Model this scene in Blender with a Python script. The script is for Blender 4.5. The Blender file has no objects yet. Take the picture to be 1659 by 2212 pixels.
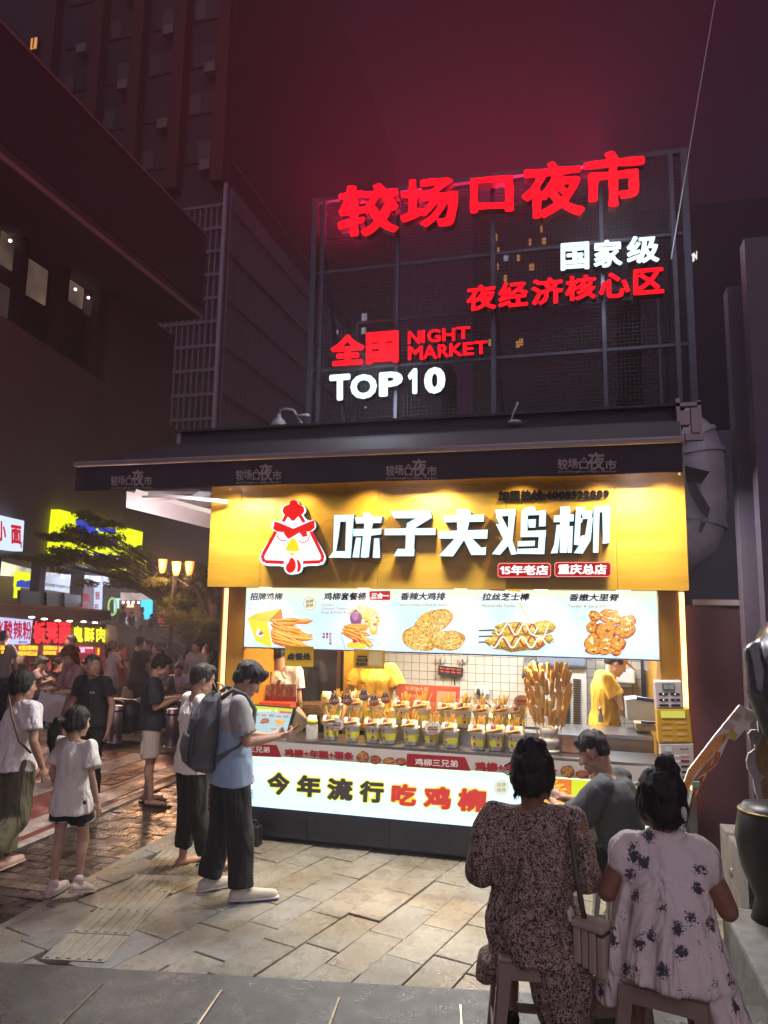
import bpy, bmesh, math, random
import numpy as np
from mathutils import Vector, Matrix, noise
from mathutils.geometry import tessellate_polygon
random.seed(7)
R=math.radians
SC=bpy.context.scene
COL=SC.collection
# ------------------------------------------------------------------ camera
CAMH=2.05
HAZE=0.0060
RED=3.2
FPX=1540.0; VCX=829.5; VCY=1106.0
YAW,PITCH,ROLL=R(14.8),R(7.9),R(0.95)
_f=Vector((-math.sin(YAW)*math.cos(PITCH),math.cos(YAW)*math.cos(PITCH),math.sin(PITCH)))
_r=Vector((math.cos(YAW),math.sin(YAW),0)); _u=_r.cross(_f)
_R=_r*math.cos(ROLL)+_u*math.sin(ROLL); _U=_u*math.cos(ROLL)-_r*math.sin(ROLL)
camd=bpy.data.cameras.new('camera'); cam=bpy.data.objects.new('camera',camd); COL.objects.link(cam)
camd.sensor_fit='VERTICAL'; camd.sensor_height=36; camd.lens=FPX/2212*36
camd.clip_start=0.05; camd.clip_end=1500
m=Matrix((( _R.x,_U.x,-_f.x,0),(_R.y,_U.y,-_f.y,0),(_R.z,_U.z,-_f.z,CAMH),(0,0,0,1)))
cam.matrix_world=m
SC.camera=cam
SC.view_settings.view_transform='Standard'; SC.view_settings.look='None'
SC.view_settings.exposure=0.2; SC.view_settings.gamma=1; SC.view_settings.use_curve_mapping=False
SC.render.engine='CYCLES'
SC.cycles.use_denoising=True
SC.cycles.max_bounces=6; SC.cycles.diffuse_bounces=3; SC.cycles.glossy_bounces=3; SC.cycles.transmission_bounces=4
SC.cycles.transparent_max_bounces=12; SC.cycles.volume_bounces=0
SC.cycles.sample_clamp_indirect=6; SC.cycles.sample_clamp_direct=0
SC.cycles.caustics_reflective=False; SC.cycles.caustics_refractive=False
# ------------------------------------------------------------------ night sky (city glow)
w=bpy.data.worlds.new('World'); SC.world=w; w.use_nodes=True
nt=w.node_tree; nt.nodes.clear()
out=nt.nodes.new('ShaderNodeOutputWorld'); bg=nt.nodes.new('ShaderNodeBackground')
geo=nt.nodes.new('ShaderNodeTexCoord'); sep=nt.nodes.new('ShaderNodeSeparateXYZ')
rmp=nt.nodes.new('ShaderNodeValToRGB'); nz=nt.nodes.new('ShaderNodeTexNoise'); nz.inputs['Scale'].default_value=1.6; nz.inputs['Detail'].default_value=3
nt.links.new(geo.outputs['Generated'],sep.inputs[0]); nt.links.new(geo.outputs['Generated'],nz.inputs['Vector'])
ma=nt.nodes.new('ShaderNodeMath'); ma.operation='MULTIPLY_ADD'; ma.inputs[1].default_value=0.16; 
nt.links.new(nz.outputs[0],ma.inputs[0]); nt.links.new(sep.outputs[2],ma.inputs[2]); nt.links.new(ma.outputs[0],rmp.inputs[0])
cr=rmp.color_ramp
cr.elements[0].position=0.0; cr.elements[0].color=(0.046,0.017,0.046,1)
cr.elements[1].position=1.0; cr.elements[1].color=(0.007,0.005,0.007,1)
e=cr.elements.new(0.45); e.color=(0.032,0.0095,0.028,1)
e=cr.elements.new(0.78); e.color=(0.011,0.005,0.010,1)
nt.links.new(rmp.outputs[0],bg.inputs[0]); bg.inputs[1].default_value=0.78
nt.links.new(bg.outputs[0],out.inputs[0])
# added soft fill from behind the camera, standing in for city lights
sun=bpy.data.lights.new('night_fill','SUN'); sun.energy=0.56; sun.angle=R(70); sun.color=(0.98,0.82,0.98)
so=bpy.data.objects.new('night_fill',sun); COL.objects.link(so); so.rotation_euler=(R(56),0,R(14))
# ------------------------------------------------------------------ placement helpers
CAM=Vector((0,0,CAMH))
def ray(x,y): return (_f*FPX+_R*(x-VCX)-_U*(y-VCY)).normalized()
def onY(x,y,Y): d=ray(x,y); return CAM+d*(Y/d.y)
def onX(x,y,X): d=ray(x,y); return CAM+d*(X/d.x)
def onZ(x,y,Z=0.0): d=ray(x,y); return CAM+d*((Z-CAMH)/d.z)
def onPl(x,y,p,n): d=ray(x,y); return CAM+d*((p-CAM).dot(n)/d.dot(n))
def zoom(x0,y0,sc):
    return lambda px,py: ((x0+px*sc)*0.540039,(y0+py*sc)*0.540039)
# ------------------------------------------------------------------ materials
MATS={}
def mat(name,col,rough=0.7,metal=0.0,emit=None,es=0.0,var=0.12,vscale=9.0,bump=0.0,bscale=40.0,rvar=0.0,spec=0.5,alpha=None,coat=0.0,sampling=True,stretch=None,obvar=0.0,trans=0.0,fold=0.0):
    if name in MATS: return MATS[name]
    m=bpy.data.materials.new(name); m.use_nodes=True; t=m.node_tree; b=t.nodes['Principled BSDF']
    b.inputs['Roughness'].default_value=rough; b.inputs['Metallic'].default_value=metal
    b.inputs['Specular IOR Level'].default_value=spec; b.inputs['Coat Weight'].default_value=coat
    b.inputs['Transmission Weight'].default_value=trans
    tc=t.nodes.new('ShaderNodeTexCoord'); src=tc.outputs['Object']
    if stretch:
        mp=t.nodes.new('ShaderNodeMapping'); mp.inputs['Scale'].default_value=stretch; t.links.new(src,mp.inputs[0]); src=mp.outputs[0]
    n=t.nodes.new('ShaderNodeTexNoise'); n.inputs['Scale'].default_value=vscale; n.inputs['Detail'].default_value=5; n.inputs['Roughness'].default_value=.6
    t.links.new(src,n.inputs['Vector'])
    mr=t.nodes.new('ShaderNodeMapRange'); mr.inputs[1].default_value=.3; mr.inputs[2].default_value=.7; mr.inputs[3].default_value=1-var; mr.inputs[4].default_value=1+var
    t.links.new(n.outputs[0],mr.inputs[0])
    vm=t.nodes.new('ShaderNodeVectorMath'); vm.operation='SCALE'; vm.inputs[0].default_value=col[:3]; 
    fac=mr.outputs[0]
    if obvar:
        oi=t.nodes.new('ShaderNodeObjectInfo'); m2=t.nodes.new('ShaderNodeMapRange'); m2.inputs[3].default_value=1-obvar; m2.inputs[4].default_value=1+obvar
        t.links.new(oi.outputs['Random'],m2.inputs[0]); mm=t.nodes.new('ShaderNodeMath'); mm.operation='MULTIPLY'
        t.links.new(fac,mm.inputs[0]); t.links.new(m2.outputs[0],mm.inputs[1]); fac=mm.outputs[0]
    t.links.new(fac,vm.inputs['Scale']); t.links.new(vm.outputs[0],b.inputs['Base Color'])
    if rvar:
        m3=t.nodes.new('ShaderNodeMapRange'); m3.inputs[1].default_value=.35; m3.inputs[2].default_value=.65; m3.inputs[3].default_value=max(.04,rough-rvar); m3.inputs[4].default_value=min(1,rough+rvar)
        n2=t.nodes.new('ShaderNodeTexNoise'); n2.inputs['Scale'].default_value=vscale*.35; n2.inputs['Detail'].default_value=4
        t.links.new(src,n2.inputs['Vector']); t.links.new(n2.outputs[0],m3.inputs[0]); t.links.new(m3.outputs[0],b.inputs['Roughness'])
    if bump:
        n3=t.nodes.new('ShaderNodeTexNoise'); n3.inputs['Scale'].default_value=bscale; n3.inputs['Detail'].default_value=4
        t.links.new(src,n3.inputs['Vector']); bp=t.nodes.new('ShaderNodeBump'); bp.inputs['Strength'].default_value=bump; bp.inputs['Distance'].default_value=.01
        t.links.new(n3.outputs[0],bp.inputs['Height']); t.links.new(bp.outputs[0],b.inputs['Normal'])
    if fold:
        n4=t.nodes.new('ShaderNodeTexNoise'); n4.inputs['Scale'].default_value=7; n4.inputs['Detail'].default_value=2; n4.inputs['Distortion'].default_value=1.6
        mp2=t.nodes.new('ShaderNodeMapping'); mp2.inputs['Scale'].default_value=(1,1,.35); mp2.inputs['Rotation'].default_value=(.2,.35,0); t.links.new(tc.outputs['Object'],mp2.inputs[0]); t.links.new(mp2.outputs[0],n4.inputs['Vector'])
        b2=t.nodes.new('ShaderNodeBump'); b2.inputs['Strength'].default_value=fold; b2.inputs['Distance'].default_value=.06; t.links.new(n4.outputs[0],b2.inputs['Height'])
        if b.inputs['Normal'].links: t.links.new(b.inputs['Normal'].links[0].from_socket,b2.inputs['Normal']) if False else t.links.new(b2.outputs[0],b.inputs['Normal'].links[0].from_node.inputs['Normal'])
        else: t.links.new(b2.outputs[0],b.inputs['Normal'])
    if emit is not None:
        b.inputs['Emission Color'].default_value=(*emit,1); b.inputs['Emission Strength'].default_value=es
        if not sampling: m.cycles.emission_sampling='NONE'
    if alpha is not None: b.inputs['Alpha'].default_value=alpha
    MATS[name]=m; return m
def emat(name,col,s,sampling=False,var=0.0,vscale=3):
    if name in MATS: return MATS[name]
    m=bpy.data.materials.new(name); m.use_nodes=True; t=m.node_tree; t.nodes.clear()
    o=t.nodes.new('ShaderNodeOutputMaterial'); e=t.nodes.new('ShaderNodeEmission'); e.inputs[0].default_value=(*col,1); e.inputs[1].default_value=s
    if var:
        tc=t.nodes.new('ShaderNodeTexCoord'); n=t.nodes.new('ShaderNodeTexNoise'); n.inputs['Scale'].default_value=vscale
        mr=t.nodes.new('ShaderNodeMapRange'); mr.inputs[1].default_value=.3; mr.inputs[2].default_value=.7; mr.inputs[3].default_value=s*(1-var); mr.inputs[4].default_value=s*(1+var)
        t.links.new(tc.outputs['Object'],n.inputs['Vector']); t.links.new(n.outputs[0],mr.inputs[0]); t.links.new(mr.outputs[0],e.inputs[1])
    t.links.new(e.outputs[0],o.inputs[0])
    if not sampling: m.cycles.emission_sampling='NONE'
    MATS[name]=m; return m
def print_mat(name,glow=None,rough=.5,vscale=60.0,var=.18):
    """flat print: colour from the sheet's own colour attribute, fine grain from noise"""
    if name in MATS: return MATS[name]
    m=bpy.data.materials.new(name); m.use_nodes=True; t=m.node_tree; b=t.nodes['Principled BSDF']
    a=t.nodes.new('ShaderNodeAttribute'); a.attribute_name='Col'
    tc=t.nodes.new('ShaderNodeTexCoord'); n=t.nodes.new('ShaderNodeTexNoise'); n.inputs['Scale'].default_value=vscale; n.inputs['Detail'].default_value=3
    t.links.new(tc.outputs['Object'],n.inputs['Vector'])
    mr=t.nodes.new('ShaderNodeMapRange'); mr.inputs[1].default_value=.3; mr.inputs[2].default_value=.7; mr.inputs[3].default_value=1-var; mr.inputs[4].default_value=1+var
    t.links.new(n.outputs[0],mr.inputs[0])
    mx=t.nodes.new('ShaderNodeMath'); mx.operation='MULTIPLY_ADD'; mx.inputs[2].default_value=1.0
    sm=t.nodes.new('ShaderNodeMath'); sm.operation='SUBTRACT'; sm.inputs[1].default_value=1.0; t.links.new(mr.outputs[0],sm.inputs[0])
    t.links.new(sm.outputs[0],mx.inputs[0]); t.links.new(a.outputs['Alpha'],mx.inputs[1])
    vm=t.nodes.new('ShaderNodeVectorMath'); vm.operation='SCALE'; t.links.new(a.outputs['Color'],vm.inputs[0]); t.links.new(mx.outputs[0],vm.inputs['Scale'])
    b.inputs['Roughness'].default_value=rough
    if glow:
        b.inputs['Base Color'].default_value=(.05,.05,.05,1)
        t.links.new(vm.outputs[0],b.inputs['Emission Color']); b.inputs['Emission Strength'].default_value=glow
        m.cycles.emission_sampling='NONE'
    else: t.links.new(vm.outputs[0],b.inputs['Base Color'])
    MATS[name]=m; return m
def srgb(r,g,b):
    f=lambda c:(c/255/12.92 if c/255<=.04045 else ((c/255+.055)/1.055)**2.4)
    return (f(r),f(g),f(b))
# ------------------------------------------------------------------ mesh builder
class MB:
    def __init__(s): s.v=[]; s.f=[]; s.c=[]; s.hasc=False
    def add(s,vs,fs,col=None,grain=0.0):
        o=len(s.v); s.v.extend([tuple(v) for v in vs]); 
        for f in fs: s.f.append(tuple(i+o for i in f)); s.c.append((col[0],col[1],col[2],grain) if col else (0,0,0,0))
        if col: s.hasc=True
    def box(s,x0,x1,y0,y1,z0,z1,col=None):
        v=[(x0,y0,z0),(x1,y0,z0),(x1,y1,z0),(x0,y1,z0),(x0,y0,z1),(x1,y0,z1),(x1,y1,z1),(x0,y1,z1)]
        s.add(v,[(0,3,2,1),(4,5,6,7),(0,1,5,4),(1,2,6,5),(2,3,7,6),(3,0,4,7)],col); return s
    def obox(s,c,d,M=None,col=None):
        M=M or Matrix.Identity(3); c=Vector(c)
        v=[c+M@Vector((sx*d[0]/2,sy*d[1]/2,sz*d[2]/2)) for sz in(-1,1) for sx,sy in((-1,-1),(1,-1),(1,1),(-1,1))]
        s.add(v,[(0,3,2,1),(4,5,6,7),(0,1,5,4),(1,2,6,5),(2,3,7,6),(3,0,4,7)],col); return s
    def bar(s,p,q,w,h,up=(0,0,1),col=None):
        p=Vector(p);q=Vector(q);d=(q-p); L=d.length; d.normalize(); a=d.cross(Vector(up)); 
        if a.length<1e-4: a=d.cross(Vector((0,1,0)))
        a.normalize(); b=a.cross(d); M=Matrix((a,d,b)).transposed(); return s.obox((p+q)/2,(w,L,h),M,col)
    def ring(s,c,a,b,ra,rb,n): return [c+a*(ra*math.cos(2*math.pi*i/n))+b*(rb*math.sin(2*math.pi*i/n)) for i in range(n)]
    def tube(s,p,q,r0,r1=None,n=10,caps=True,col=None):
        r1=r0 if r1 is None else r1; p=Vector(p);q=Vector(q);d=(q-p).normalized()
        a=d.orthogonal().normalized(); b=d.cross(a)
        v=s.ring(p,a,b,r0,r0,n)+s.ring(q,a,b,r1,r1,n); f=[(i,(i+1)%n,n+(i+1)%n,n+i) for i in range(n)]
        if caps: f+=[tuple(range(n))[::-1],tuple(range(n,2*n))]
        s.add(v,f,col); return s
    def path(s,pts,r,n=8,col=None):
        pts=[Vector(p) for p in pts]; v=[];f=[]; rr=r if isinstance(r,(list,tuple)) else [r]*len(pts)
        pa=None
        for i,p in enumerate(pts):
            d=(pts[min(i+1,len(pts)-1)]-pts[max(i-1,0)]).normalized()
            a=d.orthogonal().normalized() if pa is None else (pa-d*pa.dot(d)).normalized()
            pa=a; b=d.cross(a); v+=s.ring(p,a,b,rr[i],rr[i],n)
        for k in range(len(pts)-1):
            for i in range(n): f.append((k*n+i,k*n+(i+1)%n,(k+1)*n+(i+1)%n,(k+1)*n+i))
        f+=[tuple(range(n))[::-1],tuple(range((len(pts)-1)*n,len(pts)*n))]; s.add(v,f,col); return s
    def cap(s,p,q,r0,r1=None,n=14,flat=None,col=None):
        r1=r0 if r1 is None else r1; p=Vector(p);q=Vector(q);d=q-p
        if d.length<1e-6: d=Vector((0,0,1e-4))
        d.normalize(); a=d.orthogonal().normalized()
        if flat: a=Vector(flat[0]); a=(a-d*a.dot(d)).normalized()
        b=d.cross(a); fl=flat[1] if flat else 1
        v=[];f=[];rows=[]
        for k in range(-4,1): t=k*math.pi/8+0; rows.append((p+d*(r0*math.sin(t)),r0*math.cos(t)))
        for k in range(0,5): t=k*math.pi/8; rows.append((q+d*(r1*math.sin(t)),r1*math.cos(t)))
        for c,r in rows: r=max(r,1e-4); v+=s.ring(c,a,b,r*fl,r,n)
        for k in range(len(rows)-1):
            for i in range(n): f.append((k*n+i,k*n+(i+1)%n,(k+1)*n+(i+1)%n,(k+1)*n+i))
        f+=[tuple(range(n))[::-1],tuple(range((len(rows)-1)*n,len(rows)*n))]; s.add(v,f,col); return s
    def ell(s,c,r,M=None,n=16,m=10,col=None,bend=None):
        c=Vector(c); M=M or Matrix.Identity(3); v=[];f=[]
        for k in range(m+1):
            t=-math.pi/2+math.pi*k/m
            for i in range(n):
                a=2*math.pi*i/n; q=Vector((math.cos(t)*math.cos(a)*r[0],math.cos(t)*math.sin(a)*r[1],math.sin(t)*r[2]))
                if k in(0,m): q=Vector((math.cos(a)*1e-4,math.sin(a)*1e-4,q.z))
                v.append(c+M@q)
        for k in range(m):
            for i in range(n): f.append((k*n+i,k*n+(i+1)%n,(k+1)*n+(i+1)%n,(k+1)*n+i))
        f+=[tuple(range(n))[::-1],tuple(range(m*n,(m+1)*n))]; s.add(v,f,col); return s
    def loft(s,rings,n=24,col=None,mod=None):
        """rings: (centre, right, forward, rx, ry); mod(angle,k)->radius factor"""
        v=[];f=[]
        for k,(c,a,b,ra,rb) in enumerate(rings):
            for i in range(n):
                t=2*math.pi*i/n; g=mod(t,k) if mod else 1
                v.append(Vector(c)+Vector(a)*(ra*math.cos(t)*g)+Vector(b)*(rb*math.sin(t)*g))
        for k in range(len(rings)-1):
            for i in range(n): f.append((k*n+i,k*n+(i+1)%n,(k+1)*n+(i+1)%n,(k+1)*n+i))
        f+=[tuple(range(n))[::-1],tuple(range((len(rings)-1)*n,len(rings)*n))]; s.add(v,f,col); return s
    def lathe(s,prof,c=(0,0,0),n=20,col=None):
        c=Vector(c); v=[];f=[]
        for r,z in prof: v+=[c+Vector((max(r,1e-4)*math.cos(2*math.pi*i/n),max(r,1e-4)*math.sin(2*math.pi*i/n),z)) for i in range(n)]
        for k in range(len(prof)-1):
            for i in range(n): f.append((k*n+i,k*n+(i+1)%n,(k+1)*n+(i+1)%n,(k+1)*n+i))
        f+=[tuple(range(n))[::-1],tuple(range((len(prof)-1)*n,len(prof)*n))]; s.add(v,f,col); return s
    def poly(s,pts,depth=0.0,dirn=(0,1,0),col=None,grain=0.0):
        """planar polygon; with depth: a prism going along dirn"""
        pts=[Vector(p) for p in pts]; tris=tessellate_polygon([pts]); nrm=Vector(dirn)
        ok=[]
        for t in tris:
            a,b,c=(pts[i] for i in t); k=(b-a).cross(c-a)
            ok.append(tuple(t) if k.dot(nrm)<0 else tuple(t[::-1]))
        n=len(pts)
        if depth:
            d=nrm.normalized()*depth; back=[p+d for p in pts]
            s.add(pts+back,ok+[tuple(i+n for i in t[::-1]) for t in ok]+[(i,(i+1)%n,n+(i+1)%n,n+i) for i in range(n)],col,grain)
        else: s.add(pts,ok,col,grain)
        return s
    def quad(s,a,b,c,d,col=None,grain=0.0): s.add([a,b,c,d],[(0,1,2,3)],col,grain); return s
    def build(s,name,m=None,parent=None,smooth=False,label=None,cat=None,group=None,kind=None,world=True,bev=0.0):
        off=Vector((0,0,0)); q=parent
        while q is not None: off+=q.location; q=q.parent
        if not world: off=Vector((0,0,0))
        me=bpy.data.meshes.new(name); me.from_pydata([(v[0]-off[0],v[1]-off[1],v[2]-off[2]) for v in s.v],[],s.f); 
        if s.hasc:
            ca=me.color_attributes.new('Col','FLOAT_COLOR','CORNER'); arr=[]
            for f,c in zip(s.f,s.c): arr+=list(c)*len(f)
            if len(arr)==len(ca.data)*4: ca.data.foreach_set('color',arr)
        me.update()
        if smooth: me.polygons.foreach_set('use_smooth',[True]*len(me.polygons))
        if m: me.materials.append(m)
        o=bpy.data.objects.new(name,me); COL.objects.link(o)
        if parent is not None: o.parent=parent
        if bev:
            b=o.modifiers.new('bevel','BEVEL'); b.width=bev; b.segments=2; b.limit_method='ANGLE'
        tag(o,label,cat,group,kind); return o
def tag(o,label=None,cat=None,group=None,kind=None):
    if label: o['label']=label
    if cat: o['category']=cat
    if group: o['group']=group
    if kind: o['kind']=kind
    return o
def thing(name,label,cat,loc=(0,0,0),rz=0.0,group=None):
    o=bpy.data.objects.new(name,None); COL.objects.link(o); o.empty_display_size=.1
    o.location=loc; o.rotation_euler=(0,0,rz); return tag(o,label,cat,group)
def copy_tree(o,parent=None,mats=None):
    c=o.copy(); COL.objects.link(c)
    if parent is not None: c.parent=parent
    if mats and c.type=='MESH':
        k=c.name.split('.')[0]
        if k in mats and c.material_slots:
            c.material_slots[0].link='OBJECT'; c.material_slots[0].material=mats[k]
    for ch in list(o.children): copy_tree(ch,c,mats)
    return c
# ------------------------------------------------------------------ lettering
_gl={}
def _outline(ch):
    if ch in _gl: return _gl[ch]
    if ch=='1':
        q=[(.02,.52),(.21,.70),(.31,.70),(.31,0),(.20,0),(.20,.56),(.06,.45)]; _gl[ch]=(np.array(q),np.array([(i,(i+1)%7) for i in range(7)])); return _gl[ch]
    cu=bpy.data.curves.new('glyph','FONT'); cu.body=ch; cu.fill_mode='NONE'; cu.resolution_u=3
    o=bpy.data.objects.new('glyph',cu); COL.objects.link(o)
    me=bpy.data.meshes.new_from_object(o.evaluated_get(bpy.context.evaluated_depsgraph_get()))
    co=np.array([v.co[:2] for v in me.vertices],float).reshape(-1,2); ed=np.array([e.vertices[:] for e in me.edges],int).reshape(-1,2)
    bpy.data.objects.remove(o); bpy.data.curves.remove(cu); bpy.data.meshes.remove(me)
    _gl[ch]=(co,ed); return _gl[ch]
_gm={}
def glyph(ch,off,res,wob=0.0):
    """2-D mesh of one character, thickened by off (em units): verts, faces, boundary segments, bbox"""
    key=(ch,off,res,wob)
    if key in _gm: return _gm[key]
    co,ed=_outline(ch)
    if len(ed)==0: _gm[key]=([],[],[],(0,0,.3,0)); return _gm[key]
    A=co[ed[:,0]]; B=co[ed[:,1]]
    pad=off+wob+.03; x0,y0=co.min(0)-pad; x1,y1=co.max(0)+pad; st=1.0/res
    nx=int(math.ceil((x1-x0)/st))+1; ny=int(math.ceil((y1-y0)/st))+1
    X,Y=np.meshgrid(x0+np.arange(nx)*st,y0+np.arange(ny)*st); P=np.stack([X.ravel(),Y.ravel()],1)
    d=B-A; L=(d**2).sum(1)+1e-12
    dist=np.full(len(P),9.0); cross=np.zeros(len(P),int)
    for i in range(len(A)):
        q=P-A[i]; t=np.clip((q@d[i])/L[i],0,1); r=q-t[:,None]*d[i]; dist=np.minimum(dist,(r**2).sum(1))
        c=(A[i,1]>P[:,1])!=(B[i,1]>P[:,1])
        if abs(d[i,1])>1e-12:
            xi=A[i,0]+(P[:,1]-A[i,1])/d[i,1]*d[i,0]; cross+=(c&(P[:,0]<xi)).astype(int)
    sd=np.sqrt(dist); sd=np.where(cross%2==1,sd,-sd)+off
    if wob: sd=sd+wob*np.sin(P[:,0]*7.3+P[:,1]*5.1+ord(ch[0]))*np.cos(P[:,1]*8.7-P[:,0]*3.3)
    F=sd.reshape(ny,nx)
    vs=[];fs=[];seg=[];vid={}
    def V(k,x,y):
        if k not in vid: vid[k]=len(vs); vs.append((x,y))
        return vid[k]
    ins=F>0
    for j in range(ny-1):
        i=0
        while i<nx-1:
            q=(ins[j,i],ins[j,i+1],ins[j+1,i+1],ins[j+1,i])
            if all(q):
                k=i
                while k<nx-1 and ins[j,k] and ins[j,k+1] and ins[j+1,k+1] and ins[j+1,k]: k+=1
                fs.append((V((i,j),X[j,i],Y[j,i]),V((k,j),X[j,k],Y[j,k]),V((k,j+1),X[j+1,k],Y[j+1,k]),V((i,j+1),X[j+1,i],Y[j+1,i]))); i=k; continue
            if any(q):
                cs=[(i,j),(i+1,j),(i+1,j+1),(i,j+1)]; pl=[];bd=[]
                for a in range(4):
                    ca,cb=cs[a],cs[(a+1)%4]; fa,fb=F[ca[1],ca[0]],F[cb[1],cb[0]]
                    if fa>0: pl.append(V(ca,X[ca[1],ca[0]],Y[ca[1],ca[0]]))
                    if (fa>0)!=(fb>0):
                        t=fa/(fa-fb); k=(min(ca,cb),max(ca,cb)); x=X[ca[1],ca[0]]+t*(X[cb[1],cb[0]]-X[ca[1],ca[0]]); y=Y[ca[1],ca[0]]+t*(Y[cb[1],cb[0]]-Y[ca[1],ca[0]])
                        v=V(k,x,y); pl.append(v); bd.append((v,fa>0))
                if len(pl)>2: fs.append(tuple(pl))
                if len(bd)==2:
                    a,b=(bd[0][0],bd[1][0]) if bd[0][1] else (bd[1][0],bd[0][0]); seg.append((a,b))
            i+=1
    va=np.array(vs) if vs else np.zeros((1,2))
    _gm[key]=(vs,fs,seg,(va[:,0].min(),va[:,1].min(),va[:,0].max(),va[:,1].max())); return _gm[key]
def adv(ch):
    if ord(ch)>0x2e80: return 1.0
    if ch==' ': return .32
    co,_=_outline(ch); return (co[:,0].max()-co[:,0].min()+.12) if len(co) else .3
def text(mb,s,TL,TR,BL,off=.02,depth=0.0,out=(0,-1,0),res=40,col=None,gap=0.0,slant=0.0,wob=0.0,fit=True,vertical=False,parts=None,grain=0.0):
    """letters fitted to the parallelogram TL,TR,BL. parts=(parent,material,name): one object per character"""
    TL,TR,BL=Vector(TL),Vector(TR),Vector(BL); pen=0; items=[]
    for i,ch in enumerate(s):
        if vertical:
            g=glyph(ch,off,res,wob); items.append((ch,g,0,-i*(1.0+gap)))
        else:
            g=glyph(ch,off,res,wob); a=adv(ch); ox=pen
            if ord(ch)<0x2e80 and ch!=' ': ox=pen+.06-_outline(ch)[0][:,0].min()
            items.append((ch,g,ox,0)); pen+=a+gap
    def base(x,y,ox,oy): return (x+ox+(y+oy)*slant,y+oy)
    bx=[];by=[]
    for ch,g,ox,oy in items:
        if g[1]:
            for x in(g[3][0],g[3][2]):
                for y in(g[3][1],g[3][3]): q=base(x,y,ox,oy); bx.append(q[0]);by.append(q[1])
    if not bx: return mb
    x0,x1,y0,y1=min(bx),max(bx),min(by),max(by)
    U=(TR-TL)/(x1-x0); W=(BL-TL)/(y0-y1)*1.0   # W: per em up
    O=BL; outv=Vector(out).normalized()
    for ch,g,ox,oy in items:
        if not g[1]: continue
        tgt=mb if parts is None else MB()
        v2=[base(x,y,ox,oy) for x,y in g[0]]
        fr=[O+U*(a-x0)+W*(-(b-y0))*-1+outv*depth for a,b in v2]
        tgt.add(fr,g[1],col,grain)
        if depth:
            bk=[p-outv*depth for p in fr]; n=len(fr)
            tgt.add(fr+bk,[(a,b,n+b,n+a) for a,b in g[2]],col,grain)
        if parts is not None: tgt.build(parts[2],parts[1],parts[0])
    return mb
def spin(a): return Matrix.Rotation(a,3,'Z')
def lamp(name,kind,loc,energy,col,size=.1,rot=None,target=None,size_y=None,spot=None,parent=None,blend=.5):
    l=bpy.data.lights.new(name,kind); l.energy=energy; l.color=col
    if kind=='AREA':
        l.size=size
        if size_y: l.shape='RECTANGLE'; l.size_y=size_y
    else: l.shadow_soft_size=size
    if kind=='SPOT': l.spot_size=R(spot or 90); l.spot_blend=blend
    o=bpy.data.objects.new(name,l); COL.objects.link(o); o.location=loc
    if target is not None: o.rotation_euler=(Vector(target)-Vector(loc)).to_track_quat('-Z','Y').to_euler()
    elif rot: o.rotation_euler=rot
    return o
# ================================================================== GROUND
def gz(y): return 0.0 if y<9.5 else max(-0.95,-0.075*(y-9.5))
M_asph=mat('asphalt',(.055,.048,.047),.62,var=.35,vscale=3,bump=.5,bscale=90,rvar=.25)
g=MB(); ys=[-6,0,9.5,11,14,18,22.2,30,60,140,400]
for a,b in zip(ys[:-1],ys[1:]):
    for x0,x1 in((-300,-30),(-30,-3.6),(-3.6,30),(30,300)):
        g.quad((x0,a,gz(a)-.055),(x1,a,gz(a)-.055),(x1,b,gz(b)-.055),(x0,b,gz(b)-.055))
g.build('ground',M_asph,kind='structure')
def clip(poly,half):
    for (nx,ny,c) in half:
        out=[]
        for i in range(len(poly)):
            a,b=poly[i],poly[(i+1)%len(poly)]; da=a[0]*nx+a[1]*ny-c; db=b[0]*nx+b[1]*ny-c
            if da<=0: out.append(a)
            if (da<0)!=(db<0) and abs(da-db)>1e-9:
                t=da/(da-db); out.append((a[0]+t*(b[0]-a[0]),a[1]+t*(b[1]-a[1])))
        poly=out
        if len(poly)<3: return []
    return poly
def area(p): return abs(sum(p[i][0]*p[(i+1)%len(p)][1]-p[(i+1)%len(p)][0]*p[i][1] for i in range(len(p))))/2
M_joint=mat('joint_dirt',(.055,.047,.038),.9,var=.4,vscale=20)
pav=MB().box(-3.6,3.2,2.6,6.9,-.05,-.012).build('pavement',M_joint,kind='structure')
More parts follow.
